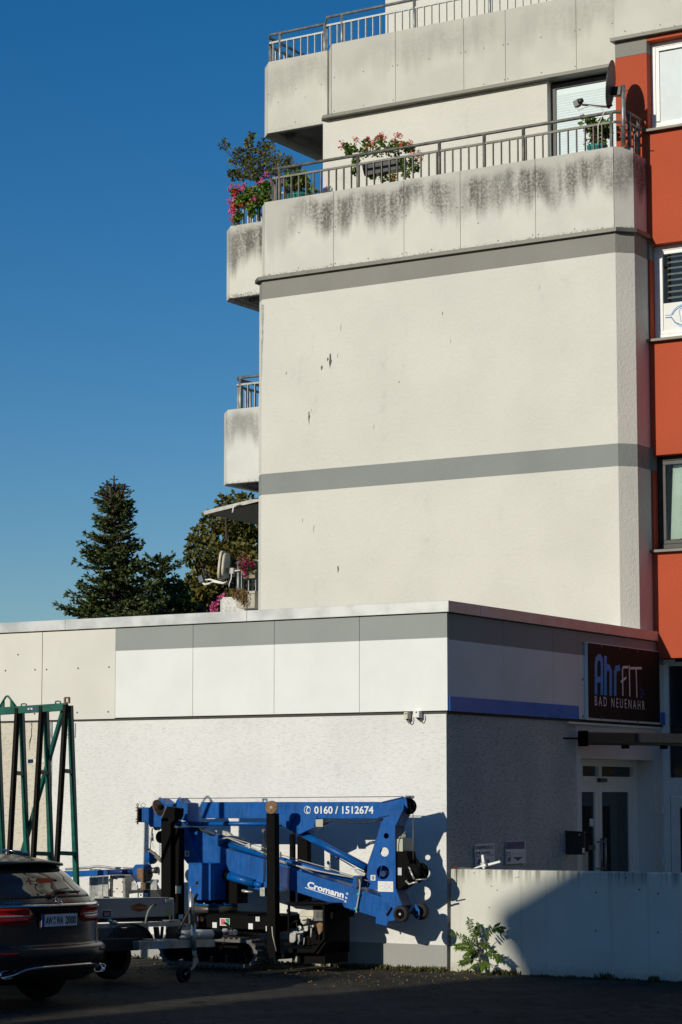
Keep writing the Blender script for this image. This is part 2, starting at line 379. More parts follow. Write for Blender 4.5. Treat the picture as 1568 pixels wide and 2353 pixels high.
# ventilation grille: frame and louvre blades
k = K(0, 2350, 1.568); a = PY(*k(415, 940), 0); b = PY(*k(477, 850), 0)
vent = MB().box((a.x, -0.018, a.z), (b.x, 0.0, a.z+0.022)).box((a.x, -0.018, b.z-0.022), (b.x, 0, b.z)).box((a.x, -0.018, a.z+0.022), (a.x+0.022, 0, b.z-0.022)).box((b.x-0.03, -0.018, a.z+0.022), (b.x, 0, b.z-0.022)).build('vent_grille', M['panel_cream'], shop)
MB().box((a.x+0.022, -0.006, a.z+0.022), (b.x-0.03, -0.003, b.z-0.022)).build('vent_opening', M['pvc_dark'], vent)
for i in range(8):
    z = a.z+0.035+i*(b.z-a.z-0.06)/8
    MB().prism([(a.x+0.024, -0.006, z+0.012), (a.x+0.024, -0.018, z), (a.x+0.024, -0.018, z+0.004), (a.x+0.024, -0.006, z+0.016)], (b.x-a.x-0.056, 0, 0)).build('louvre', M['panel_cream'], vent)
# crack in the beige render: a thin open fissure
k = K(0, 2750, 3.36); mb = MB(); pts = [PY(*k(*q), -0.002) for q in ((433,460),(428,500),(432,535),(423,575),(428,620),(418,680),(405,722),(402,780),(398,850))]
mb.tube(pts, [0.005,0.006,0.004,0.006,0.005,0.007,0.009,0.003,0.001], 5); mb.build('crack', M['dark_gap'], shop)

# -------- automatic glass door in the side wall
def rect_frame(mb, P, U, Vv, N, w, h, t, d):
    """rectangular frame, lower left corner P, along U and Vv, bar width t, depth d backwards from N"""
    P = Vector(P); U = Vector(U); Vv = Vector(Vv); N = Vector(N)
    def blk(u0, v0, u1, v1): mb.prism([P+U*u0+Vv*v0, P+U*u1+Vv*v0, P+U*u1+Vv*v1, P+U*u0+Vv*v1], -N*d)
    blk(0, 0, w, t); blk(0, h-t, w, h); blk(0, t, t, h-t); blk(w-t, t, w, h-t)
XD = -0.24
yJ = PX(*K(1750, 2900, 1.6)(1257, 600), XD).y
MB().box((XD-0.08, YD0-0.02, 2.40), (XD, YD1+0.0, 2.49)).box((XD-0.08, YD0-0.02, 2.165), (XD, YD1, 2.265)).box((XD-0.08, YD0-0.02, 2.265), (XD, YD0+0.55, 2.40)).box((XD-0.08, yJ+0.005, 0), (XD, YD1, 2.165)).build('door_frame', M['pvc'], shop)
k = K(1700, 2350, 1.5223)
yA = PX(*k(1062, 1190), XD).y; yT = PX(*k(1068, 1120), XD).y; yR = PX(*k(1270, 1200), XD).y
for ya_, yb_ in ((yT-0.05, yT+0.05), (yR, YD1)): MB().box((XD-0.08, ya_, 2.265), (XD+0.002, yb_, 2.40)).build('transom_post', M['pvc'], shop)
MB().box((XD-0.06, YD0+0.55, 2.265), (XD-0.05, yR, 2.40)).build('transom_pane', M['glass'], shop)
ys0 = PX(*k(1050, 1177), XD).y; ys1 = PX(*k(1092, 1177), XD).y
MB().box((XD, ys0, 2.19), (XD+0.05, ys1, 2.24)).build('motion_sensor', M['pvc_dark'], shop)
for (ya, yb, nm) in ((YD0-0.3, yA, 'a'), (yA+0.01, yJ, 'b')):
    q = MB(); rect_frame(q, (XD-0.015, ya, 0.03), (0,1,0), (0,0,1), (1,0,0), yb-ya, 2.1345, 0.105, 0.05); d = q.build('door', M['pvc'], shop)
    MB().box((XD-0.05, ya+0.105, 0.15), (XD-0.04, yb-0.105, 2.06)).build('pane', M['glass'], d)
    hy = yb-0.06 if nm == 'a' else ya+0.06
    MB().tube([(XD+0.05, hy, 1.0), (XD+0.05, hy, 1.45)], 0.016).tube([(XD-0.02, hy, 1.05), (XD+0.05, hy, 1.05)], 0.01).tube([(XD-0.02, hy, 1.4), (XD+0.05, hy, 1.4)], 0.01).build('handle', M['galv'], d)
    if nm == 'a':
        kk = K(1750, 2900, 1.6)
        a = PX(*kk(980, 650), XD-0.03); b = PX(*kk(1002, 600), XD-0.03); MB().box((XD-0.04, a.y, a.z), (XD-0.036, b.y, b.z)).build('notice', M['white'], d)
        a = PX(*kk(922, 935), XD-0.03); b = PX(*kk(968, 812), XD-0.03); MB().box((XD-0.04, a.y, a.z), (XD-0.036, b.y, b.z)).build('notice', simple('pale green paper', (0.42, 0.46, 0.42), 0.7), d)
        a = PX(*kk(955, 800), XD-0.03); b = PX(*kk(998, 768), XD-0.03); MB().box((XD-0.04, a.y, a.z), (XD+0.0, b.y, b.z)).build('door_lock', M['pvc_dark'], d)
# bell strip above the left leaf and interior behind the glass
MB().box((XD-3.0, YD0-1.5, 0), (XD-2.95, YD1+2.0, 2.6)).box((XD-2.95, YD0-1.5, 0.0), (XD-0.1, YD1, 0.01)).build('interior', simple('dim interior', (0.10, 0.095, 0.085), 0.9), shop)

# ================================================================== apartment tower
ZL3, ZB3 = 9.85, 9.53                      # ledge of the terrace parapet and lower edge of its grey band
YT, YO, Y4 = 5.30, 5.95, 7.0               # tower front, orange facade, set-back upper storey
ZT3 = 11.045
tower = thing('apartment_building', 'cream and orange apartment tower with stained terrace parapets above the low shop building', 'building', (-3, 6, 0))
def outline(x0, x1, y0, y1, cl, cr):       # plan outline with chamfered front corners
    return [(x0, y1), (x0, y0+cl), (x0+cl, y0), (x1-cr, y0), (x1, y0+cr), (x1, y1)]
def block(mb, pl, z0, z1): mb.prism([(x, y, z0) for x, y in pl], (0, 0, z1-z0))
TW = outline(-6.235, 0.0, YT, YO-0.005, 0.14, 0.20)
q = MB(); block(q, TW, 3.7, 6.525); q.build('wall', M['tower'], tower)
q = MB(); block(q, TW, 6.525, 6.842); q.build('wall_band', M['band2'], tower)
q = MB(); block(q, TW, 6.842, ZB3); q.build('wall', M['tower'], tower)
q = MB(); block(q, TW, ZB3, ZL3-0.03); q.build('wall_band', M['band'], tower)
# drip ledge
LG = outline(-6.30, 0.06, YT-0.06, YO-0.004, 0.17, 0.22)
q = MB(); block(q, LG, ZL3-0.03, ZL3+0.025); q.build('ledge', M['ledge'], tower)
# terrace parapet panels with open joints
CP = {}
def para(y0, x0, x1, seams, z0, z1, mat, th=0.10, chl=0.0, chr_=0.0, yl=None, yr=None):
    """one parapet run along X, split at the seams, optional chamfer pieces"""
    xs = [x0]+list(seams)+[x1]
    for i in range(len(xs)-1):
        a = xs[i]+(0.0025 if i else 0); b = xs[i+1]-(0.0025 if i < len(xs)-2 else 0)
        MB().box((a, y0, z0), (b, y0+th, z1)).build('parapet_panel', mat, tower, bevel=0.004)
M['conc3'] = concrete('heavily stained parapet concrete', (0.66, 0.64, 0.57), ZT3, ZT3-ZL3, 0.92, 3.1)
M['conc4'] = concrete('lightly stained parapet concrete', (0.60, 0.585, 0.515), 14.0, 1.2, 0.20, 9.4)
M['conc2'] = concrete('stained balcony concrete', (0.70, 0.69, 0.64), 8.07, 1.2, 0.5, 5.7)
sm = [PY(x, 500, YT+0.0).x for x in (766.7, 928.5, 1058, 1231)]
para(YT, -6.06, -0.215, sm, ZL3+0.025, ZT3, M['conc3'])
def slab(pl, z0, z1, name, mat, bevel=0.012): q = MB(); block(q, pl, z0, z1); return q.build(name, mat, tower, bevel=bevel)
slab([(-0.209, YT+0.001), (0.0, YT+0.21), (0.0-0.09, YT+0.30), (-0.209, YT+0.14)], ZL3+0.025, ZT3, 'parapet_panel', M['conc3'], 0.006)
slab([(0.0, YT+0.214), (0.0, YO-0.006), (-0.1, YO-0.006), (-0.09, YT+0.304)], ZL3+0.025, ZT3-0.06, 'parapet_panel', M['conc3'], 0.006)
slab([(-6.066, YT+0.001), (-6.066, YT+0.10), (-6.1, YT+0.2), (-6.17, YT+0.11)], ZL3+0.025, ZT3-0.02, 'parapet_panel', M['conc3'], 0.006)
slab([(-6.17, YT+0.115), (-6.1, YT+0.205), (-6.08, 6.2), (-6.17, 6.2)], ZL3+0.025, ZT3-0.02, 'parapet_panel', M['conc3'], 0.006)
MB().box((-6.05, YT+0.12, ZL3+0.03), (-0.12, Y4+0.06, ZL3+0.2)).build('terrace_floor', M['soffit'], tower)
# bolts with stain halos on the panels
mb = MB(); k1 = K(850, 0, 1.6505); k2 = K(1750, 0, 1.6)
for x, y in ((573,1535),(792,1502),(812,1498),(1030,1463),(1252,1435),(1280,1425),(1450,1402),(570,1770),(785,1745),(812,1740),(1030,1707),(1254,1675),(1282,1668),(1447,1648)): MB().disc(PY(*k1(x, y), YT), (0,-1,0), 0.0085, 0.006, 8).build('bolt_head', M['bolt'], tower)
for x, y in ((127,1330),(160,1325),(386,1297),(612,1258),(645,1257),(876,1223),(1113,1187),(390,1540),(612,1505),(648,1500),(262,1428),(880,1465)): MB().disc(PY(*k2(x, y), YT), (0,-1,0), 0.0085, 0.006, 8).build('bolt_head', M['bolt'], tower)

# ---- set-back storey with shuttered balcony door
ZL4 = 12.80; ZT4 = 14.0
XDL = PY(1258, 250, Y4+0.06).x
q = MB(); q.box((-6.1, Y4+0.06, ZL3), (XDL, Y4+0.36, ZL4-0.02)); q.box((XDL+1.55, Y4+0.06, ZL3), (-0.43, Y4+0.36, ZL4-0.02))
q.build('wall', M['tower'], tower)
fd = MB(); rect_frame(fd, (XDL, Y4+0.2, 10.05), (1,0,0), (0,0,1), (0,-1,0), 1.55, 2.70, 0.075, 0.07)
fd = fd.build('balcony_door', M['pvc_dark'], tower)
sh = MB(); n = 62
for i in range(n):
    z0 = 10.13+i*(2.46/n); z1 = z0+2.46/n*0.96; xa, xb = XDL+0.077, XDL+1.47
    sh.add([(xa, Y4+0.225, z0), (xb, Y4+0.225, z0), (xb, Y4+0.220, (z0+z1)/2), (xa, Y4+0.220, (z0+z1)/2), (xb, Y4+0.225, z1), (xa, Y4+0.225, z1)], [(0,1,2,3), (3,2,4,5)])
sh.add([(XDL+0.077, Y4+0.226, 10.1), (XDL+1.47, Y4+0.226, 10.1), (XDL+1.47, Y4+0.226, 12.67), (XDL+0.077, Y4+0.226, 12.67)], [(0,1,2,3)])
sh.build('roller_shutter', simple('pale roller shutter slats', (0.66, 0.76, 0.78), 0.5, var=0.02), fd, fixn=False)
# ledge and parapet above
q = MB(); block(q, [(-6.12, Y4+0.05), (-6.02, Y4-0.07), (-0.46, Y4-0.07), (-0.46, Y4+0.36), (-6.12, Y4+0.36)], ZL4-0.02, ZL4+0.03); q.build('ledge', M['ledge'], tower)
sm4 = [PY(x, 150, Y4).x for x in (909, 1066, 1162, 1325)]
para(Y4, -5.90, -0.45, sm4, ZL4+0.03, ZT4, M['conc4'])
slab([(-5.907, Y4), (-5.907, Y4+0.1), (-6.03, Y4+0.27), (-6.10, Y4+0.235)], ZL4+0.03, ZT4-0.0, 'parapet_panel', M['conc4'], 0.006)
MB().box((-6.0, Y4+0.12, ZL4+0.03), (8, 13.8, ZL4+0.3)).build('roof', M['roof'], tower)
mb = MB()
for x, y in ((553,588),(723,558),(373,625),(806,512),(998,473),(1192,436),(1223,430),(1432,390),(550,806),(806,733),(998,697),(1195,662)): MB().disc(PY(*k1(x, y), Y4), (0,-1,0), 0.0085, 0.006, 8).build('bolt_head', M['bolt'], tower)
for x, y in ((152,338),(181,332),(300,308),(423,287),(452,283),(664,240),(881,198),(912,191),(1121,150),(300,540),(430,510),(452,505),(668,465),(883,425)): MB().disc(PY(*k2(x, y), Y4), (0,-1,0), 0.0085, 0.006, 8).build('bolt_head', M['bolt'], tower)
# penthouse wall
xp = PY(886, 40, 8.6).x
MB().box((xp, 8.6, ZL4+0.3), (8, 13, 17.5)).build('wall', M['tower'], tower)
# inner body of the building
MB().box((-6.15, 6.0, 3.7), (-0.5, 13.9, ZL3-0.04)).build('wall', M['tower'], tower)
MB().box((-6.05, Y4+0.4, ZL3), (-0.5, 13.9, ZL4-0.03)).build('wall', M['tower'], tower)

M['house_wall2'] = stucco('dark unseen wall render', (0.22, 0.21, 0.19), False)
# ---- orange facade on the right with its windows
XR = 2.9  # orange facade cut short out of view to limit its bounce
zo = PY(1513, 1513, YO).z
W = []
for (xl, yt, yb, yt_x) in ((1487, 92, 297, 1500), (1495, 560, 778, 1515), (1500, 1045, 1262, 1522)):
    W.append((PY(xl, (yt+yb)/2, YO).x, PY(yt_x, yt, YO).z, PY(yt_x, yb, YO).z))
X0 = 0.03
ZG = PY(1420, 133, YO).z
q = MB(); YB = YO+0.35
q.box((-0.46, YO, ZT3-1.15), (X0, YB, ZG-0.003))
q.box((-0.0, YO, zo), (X0, YB, 6.52)); q.box((0.0, YO, 6.845), (X0, YB, ZB3)); 
zl = [zo] + [v for wv in reversed(W) for v in (wv[2], wv[1])]
for i in range(0, 6, 2): q.box((X0, YO, zl[i]), (XR, YB, zl[i+1]))
q.box((X0, YO, zl[6]), (XR, YB, ZL4-0.03))
for wv in W: q.box((X0+2.3, YO, wv[2]), (XR, YB, wv[1]))
q.build('wall', M['orange'], tower, label='orange red facade section')
for a_, z0_, z1_ in ((-0.46, ZG, ZL4-0.03), (0.002, 6.525, 6.842), (0.002, ZB3, ZL3-0.03)): MB().box((a_, YO-0.002, z0_), (X0, YB, z1_)).build('wall_band', M['band'], tower)
q = MB(); q.box((-0.50, YO-0.09, ZL4-0.03), (XR, YO+0.3, ZL4+0.02)); q.build('ledge', M['ledge'], tower)
MB().box((-0.46, YO-0.02, ZL4+0.02), (XR, YO+0.1, ZT4)).build('parapet_panel', M['conc4'], tower, bevel=0.012)
MB().box((XR, 8.4, 0), (9, 8.8, 16)).build('wall', M['house_wall2'], tower, label='unseen dark wall added to limit orange bounce light')  # added dark recess, keeps orange bounce off the side wall
mb = MB()
for x, y in ((1203,200),(1314,205),(1428,160),(1520,165)): MB().disc(PY(*k2(x, y), YO-0.02), (0,-1,0), 0.0085, 0.006, 8).build('bolt_head', M['bolt'], tower)
M['pvc_shop'] = M['pvc']
wl = []
for i, (x, zt, zb) in enumerate(W):
    xo = X0; wd = 2.3; fr = M['pvc'] if i < 2 else M['pvc_dark']; yf = YO+0.15
    q = MB(); rect_frame(q, (xo, yf, zb+0.02), (1,0,0), (0,0,1), (0,-1,0), wd, zt-zb-0.02, 0.065, 0.06)
    f = q.build('window', fr, tower, bevel=0.004)
    q = MB(); rect_frame(q, (xo+0.067, yf+0.006, zb+0.087), (1,0,0), (0,0,1), (0,-1,0), wd-0.134, zt-zb-0.154, 0.055, 0.05)
    q.build('sash', fr, f, bevel=0.004)
    MB().box((xo+0.12, yf+0.03, zb+0.14), (xo+wd-0.12, yf+0.036, zt-0.12)).build('pane', M['clear'], f)
    MB().prism([(xo-0.06, YO-0.09, zb-0.045), (xo-0.06, YO-0.09, zb-0.01), (xo-0.06, yf-0.002, zb+0.018), (xo-0.06, yf-0.002, zb-0.045)], (wd+0.1, 0, 0)).build('sill', M['ledge'], f)
    wl.append((f, xo, wd, zb, zt, yf))
# what hangs in the windows
f, xo, wd, zb, zt, yf = wl[0]
MB().box((xo+0.12, yf+0.024, zb+0.14), (xo+wd-0.12, yf+0.028, zt-0.14)).build('blind', simple('pale closed blind', (0.62, 0.68, 0.69), 0.5, var=0.02), f)
f, xo, wd, zb, zt, yf = wl[1]
q = MB()
for i in range(9):
    z = zb+0.55+i*0.085; q.prism([(xo+0.17, yf+0.10, z), (xo+0.17, yf+0.06, z-0.035), (xo+0.17, yf+0.062, z-0.037), (xo+0.17, yf+0.102, z-0.002)], (wd-0.34, 0, 0))
MB().box((xo+0.12, yf+0.022, zb+0.145), (xo+wd-0.12, yf+0.026, zb+0.53)).build('window_film', M['white'], f)
M['eye1'] = simple('light blue print', (0.10, 0.42, 0.75), 0.5, var=0.02); M['eye2'] = simple('dark blue print', (0.03, 0.05, 0.25), 0.5, var=0.02)
k = K(2450, 0, 1.682)
SEQ = [0]
def stroke(mb, pts, wpx, fn, out):         # flat printed stroke through photo points
    P = [fn(*p) for p in pts]; out = Vector(out)
    for i in range(len(P)-1):
        SEQ[0] += 1; oo = out*0.0001*(SEQ[0] % 7)
        t = (P[i+1]-P[i]).normalized(); s_ = t.cross(out).normalized()*wpx/2; e = t*wpx*0.3
        mb.add([q+oo for q in (P[i]-s_-e, P[i+1]-s_+e, P[i+1]+s_+e, P[i]+s_-e)], [(0,1,2,3)])
fn = lambda x, y: PY(*k(x, y), yf+0.0185)
def arc(fx, a, b, n=10): return [fx(a+(b-a)*i/n) for i in range(n+1)]
mb = MB(); stroke(mb, [(360,2122),(395,2120),(412,2090),(440,2062),(480,2045),(540,2040),(600,2062)], 0.012, fn, (0,-1,0)); stroke(mb, [(395,2128),(420,2168),(455,2195),(500,2205),(560,2195)], 0.012, fn, (0,-1,0))
stroke(mb, [(478,2070),(458,2075),(450,2100),(456,2125),(462,2160),(480,2170),(500,2130)], 0.010, fn, (0,-1,0)); mb.build('printed_sign', M['eye1'], f, fixn=False)
mb = MB(); stroke(mb, [(360,2138),(398,2136),(425,2170),(470,2188)], 0.012, fn, (0,-1,0)); stroke(mb, [(404,2118),(425,2088),(460,2062),(500,2052)], 0.010, fn, (0,-1,0)); mb.build('printed_sign', M['eye2'], f, fixn=False)
q.build('blind', simple('grey venetian blind', (0.25, 0.24, 0.22), 0.6), f)
f, xo, wd, zb, zt, yf = wl[2]
q = MB(); n = 60
for i in range(n+1):
    t = i/n; x = xo+0.19+t*(wd-0.36); y = yf+0.10+0.03*math.sin(t*46)+0.012*math.sin(t*97+1)
    q.v += [Vector((x-0.05*(1-t), y, zb+0.16)), Vector((x, y, zt-0.12))]
for i in range(n): q.f.append((2*i, 2*i+2, 2*i+3, 2*i+1)); q.sm.append(True)
q.build('curtain', simple('sheer pale curtain', (0.66, 0.72, 0.68), 0.8, var=0.03), f, fixn=False)
# dark room behind every window
MB().box((X0-0.1, YO+0.9, zo), (XR, YO+0.95, ZL4)).build('interior', simple('dark room', (0.05, 0.05, 0.05), 0.9), tower)

# ---- glazed shop front under the orange facade
yS = 6.2
q = MB(); xf = PX(1520, 1700, 0.0)
zt_, zm1, zm0 = 3.86, PY(1540, 1787, yS).z, PY(1540, 1831, yS).z
q.box((0.002, yS, 0), (0.10, yS+0.1, zt_)); q.box((0.10, yS+0.001, zm0), (XR, yS+0.09, zm1)); q.box((0.10, yS+0.001, zt_-0.06), (XR, yS+0.09, zt_)); q.box((1.25, yS+0.002, 0), (1.35, yS+0.088, zm0)); q.box((1.25, yS+0.002, zm1), (1.33, yS+0.088, zt_-0.06))
q.build('shop_front', M['pvc'], tower, bevel=0.004)
MB().box((0.10, yS+0.04, zm1), (XR, yS+0.05, zt_-0.06)).build('pane', M['glass'], tower)
q = MB(); rect_frame(q, (0.115, yS-0.012, 0.05), (1,0,0), (0,0,1), (0,-1,0), 1.12, zm0-0.0505, 0.13, 0.06); d = q.build('door', M['pvc'], tower, bevel=0.004)
MB().box((0.245, yS+0.01, 0.18), (1.11, yS+0.02, zm0-0.15)).build('pane', M['glass'], d)
k = K(1750, 2900, 1.6)
for yy in ((512, 570), (840, 900)):
    a = PY(*k(1440, yy[1]), yS-0.02); b = PY(*k(1485, yy[0]), yS-0.02)
    MB().box((a.x, yS-0.05, (a.z+b.z)/2), (b.x, yS-0.012, b.z-0.06)).box((a.x, yS-0.06, a.z), (a.x+0.045, yS-0.013, b.z-0.02)).build('hinge', M['pvc'], d)
MB().box((0.1, yS+1.5, 0), (XR, yS+1.55, 3.9)).build('interior', simple('dim shop interior', (0.06, 0.06, 0.055), 0.9), tower)

# ---- west balconies: hollow trays with chamfered corner, front end seen from the yard
def west_balcony(x0, c, y0, z0, z1, mat, xin, ylen=6.2, th=0.1):
    pl = [(x0, y0+c), (x0+c, y0), (xin, y0)]
    q = MB()
    q.prism([(x0+c, y0, z0), (xin, y0, z0), (xin, y0+th, z0), (x0+c+th*0.41, y0+th, z0)], (0, 0, z1-z0))
    b = q.build('balcony', mat, tower, bevel=0.012)
    q = MB(); q.prism([(x0, y0+c+0.002, z0-0.0), (x0+c-0.002, y0, z0), (x0+c-0.002+th*0.41, y0+th, z0), (x0+th, y0+c+th*0.41, z0)], (0, 0, z1-z0-0.02)); q.build('corner_panel', mat, b, bevel=0.01)
    MB().box((x0, y0+c+0.006, z0), (x0+th, y0+ylen, z1-0.02)).build('side_panel', mat, b, bevel=0.012)
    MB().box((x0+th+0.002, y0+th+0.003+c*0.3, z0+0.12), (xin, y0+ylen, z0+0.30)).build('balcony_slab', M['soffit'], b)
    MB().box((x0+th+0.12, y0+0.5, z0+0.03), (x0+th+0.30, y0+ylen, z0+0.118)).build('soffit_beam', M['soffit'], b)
    return b
b4 = west_balcony(-7.45, 0.18, 7.22, ZL4-0.01, ZT4-0.0, M['conc4'], -6.12)
b3 = west_balcony(-7.48, 0.18, 6.18, ZL3, ZT3-0.02, M['conc3'], -6.18)
b2 = west_balcony(-7.51, 0.16, 6.2, 6.885, 8.07, M['conc2'], -6.16)
b1 = west_balcony(-7.54, 0.12, 6.2, 3.9, 5.10, M['conc2'], -6.16)

# ---- railings: hand rail, lower rail, posts and every baluster
bal = {}
def baluster_mesh(h, mat):
    key = (round(h, 3), mat.name)
    if key not in bal:
        me = MB().bar((0,0,0), (0,0,h), 0.012, 0.035, (0,1,0)).mesh('baluster'); me.materials.append(mat); bal[key] = me
    return bal[key]
def railing(path, zb, zl, zh, mat, posts, gap=0.132, r=0.024, skip_hand=False):
    P = [Vector((x, y, 0)) for x, y in path]
    q = MB()
    if not skip_hand: q.tube([p+Vector((0,0,zh)) for p in P], r, 10)
    for a, b in zip(P[:-1], P[1:]): q.bar(a+Vector((0,0,zl)), b+Vector((0,0,zl)), 0.035, 0.03)
    rl = q.build('railing', mat, tower)
    for a, b in zip(P[:-1], P[1:]):
        L = (b-a).length; n = max(1, int(L/gap))
        for i in range(n):
            p = a+(b-a)*((i+0.5)/n); h = zl-zb-0.016
            o = inst(baluster_mesh(h, mat), 'baluster', rl, (p.x, p.y, zb)); d = (b-a); o.rotation_euler.z = math.atan2(d.y, d.x)+math.pi/2*0
    for (x, y) in posts:
        MB().tube([(x, y, zb-0.25), (x, y, zh-0.01)], 0.026, 10).build('post', mat, rl)
    return rl
yr = YT+0.05
zr = lambda x, y: PY(x, y, yr).z
px_ = [PY(x, y, yr).x for x, y in ((643, 385), (823, 355), (1010, 323), (1113, 305), (1203, 290), (1405, 258))]
ZH3 = zr(1010, 325); ZLW3 = zr(1010, 347)
railing([(-6.02, 6.9), (-6.02, yr+0.12), (-5.93, yr), (-0.20, yr), (-0.06, yr+0.12), (-0.06, YO-0.05)], ZT3, ZLW3, ZH3, M['galv_old'], [(px_[0], yr)] + [(x, yr) for x in px_[1:]] + [(-6.02, yr+0.2), (-0.06, yr+0.16), (-0.06, YO-0.12)])
y4 = Y4+0.05; z4 = lambda x, y: PY(x, y, y4).z
k = K(850, 0, 1.6505)
ZH4 = PY(*k(857, 95), y4).z; ZLW4 = PY(*k(905, 140), y4).z
p4 = [PY(*k(x, y), y4).x for x, y in ((857, 200), (1335, 100))]
p4b = [PY(*k(x, y), 7.30).x for x, y in ((448, 300), (770, 240))]
step = p4[1]-p4[0]
railing([(-7.36, 13), (-7.36, 7.40), (-7.28, 7.30), (-6.20, 7.30), (-6.02, y4), (XR, y4)], ZT4, ZLW4, ZH4, M['galv'], [(p4b[0], 7.30), (-6.22, 7.30)] + [(p4[0]+step*i, y4) for i in range(7)] + [(-7.36, 7.45)])
kk = K(850, 500, 3.92); ZHW = PY(*kk(660, 1015), 6.25).z
railing([(-7.38, 12), (-7.38, 6.36), (-7.28, 6.25), (-6.2, 6.25)], ZT3-0.02, ZT3+0.40, ZT3+0.57, M['galv'], [(-7.20, 6.25), (-7.38, 6.40)])
kk = K(150, 1400, 1.6505)
zh2 = PY(*kk(1370, 172), 6.28).z; zl2 = PY(*kk(1385, 225), 6.28).z; xa = PY(*kk(1340, 300), 6.28).x; xb = PY(*kk(1305, 300), 6.28).x
railing([(xb-0.02, 12), (xb-0.02, 6.42), (xa-0.05, 6.28), (-6.4, 6.28), (-6.24, 6.28)], 8.07, zl2, zh2-0.02, M['galv'], [(xa, 6.28), (xb, 6.46)])
kk = K(800, 1950, 4.28)
xa = PY(*kk(663, 1500), 6.5).x; za = PY(*kk(663, 1770), 6.5).z; zh1 = PY(*kk(670, 1280), 6.5).z
railing([(xa-0.12, 12), (xa-0.12, 6.62), (xa, 6.5), (-6.24, 6.5)], za-0.02, zh1-0.14, zh1, M['galv'], [(xa, 6.5), (xa-0.12, 6.7)], gap=0.13)

# ---- run-off stains on the tower render: thin crusts with their own outline
M['stain'] = simple('black algae crust', (0.10, 0.095, 0.08), 0.95, var=0.4, scale=40)
M['stain2'] = simple('pale algae film', (0.40, 0.385, 0.33), 0.95, var=0.3, scale=30)
rs = random.Random(4)
for x, y, h, w_, m_ in ((760, 812, 42, 6, 'stain'), (754, 822, 10, 4, 'stain'), (740, 840, 14, 4, 'stain'), (777, 812, 14, 2, 'stain2'), (711, 946, 38, 4, 'stain'), (716, 940, 10, 2, 'stain2'), (659, 855, 8, 2, 'stain'), (784, 742, 28, 2, 'stain2'), (1018, 716, 10, 2.5, 'stain'), (1036, 780, 10, 2.5, 'stain2'), (722, 1206, 26, 2, 'stain2'), (778, 1300, 20, 3, 'stain'), (696, 1190, 14, 2, 'stain2'), (860, 975, 16, 2, 'stain2'), (1240, 655, 16, 2, 'stain2'), (918, 876, 5, 2.5, 'stain')):
    n = 7; L_ = []; R_ = []
    for i in range(n+1):
        t = i/n; ww = w_*0.5*(math.sin(math.pi*min(1, t*1.15+0.12))**0.7)*rs.uniform(0.55, 1.15); cx_ = x+rs.uniform(-0.8, 0.8)-t*1.2
        L_.append(PY(cx_-ww, y+h*t, YT-0.0015)); R_.append(PY(cx_+ww, y+h*t, YT-0.0015))
    q = MB(); q.v = L_+R_
    for i in range(n): q.f.append((i, n+1+i, n+2+i, i+1)); q.sm.append(False)
    q.build('stain', M[m_], tower, fixn=False)
for x, y, h, w_ in ((604, 700, 110, 6), (602, 780, 90, 4)):
    n = 14; L_ = []; R_ = []
    for i in range(n+1):
        t = i/n; ww = w_*0.5*(1-t)**0.5*rs.uniform(0.4, 1.2); L_.append(PY(x-ww, y+h*t, YT-0.0015)); R_.append(PY(x+ww, y+h*t, YT-0.0015))
    q = MB(); q.v = L_+R_
    for i in range(n): q.f.append((i, n+1+i, n+2+i, i+1)); q.sm.append(False)
    q.build('stain', M['stain2'], tower, fixn=False)
# ================================================================== blue tracked crane
from mathutils.geometry import tessellate_polygon
M['blue'] = simple('blue crane enamel', (0.0005, 0.080, 0.30), 0.35, var=0.14, scale=5, spec=0.3, dirt=((0.02, 0.06, 0.12), 0.68))
M['blue_dark'] = simple('dark blue enamel', (0.006, 0.03, 0.13), 0.4, var=0.1)
M['rust'] = simple('rusty steel', (0.20, 0.115, 0.06), 0.8, var=0.35, scale=30)
M['alu'] = simple('bare aluminium', (0.52, 0.51, 0.48), 0.4, metal=0.55, var=0.15, scale=18)
M['zinc'] = simple('zinc plated steel', (0.42, 0.43, 0.42), 0.38, metal=0.7, var=0.2, scale=12)
M['cream'] = simple('cream plastic', (0.62, 0.58, 0.46), 0.45, var=0.08, dirt=((0.25, 0.2, 0.14), 0.62))
M['ring'] = simple('oiled slew ring', (0.11, 0.095, 0.075), 0.45, metal=0.5)
M['red'] = simple('red paint', (0.45, 0.03, 0.02), 0.4)
M['greenp'] = simple('green print', (0.02, 0.22, 0.07), 0.5, var=0.03)
M['redp'] = simple('faded red print', (0.62, 0.12, 0.15), 0.5, var=0.03)
M['hose'] = simple('black hose', (0.014, 0.014, 0.014), 0.5)
M['grey_box'] = simple('grey green switch box', (0.46, 0.46, 0.38), 0.5, var=0.05)
M['conduit'] = simple('grey conduit', (0.40, 0.38, 0.33), 0.5)
M['teal'] = simple('teal clip', (0.08, 0.40, 0.36), 0.5)
M['tread'] = simple('worn track rubber', (0.13, 0.12, 0.105), 0.85, var=0.35, scale=25)
k2 = K(450, 3100, 2.24); k3 = K(1050, 3100, 1.96); k5 = K(1550, 3150, 3.92); kL = K(500, 3150, 5.227); kE = K(1050, 3550, 3.92); kT = K(750, 3600, 3.484)
def W_(k, pts, Y): return [PY(*k(*p), Y) for p in pts]
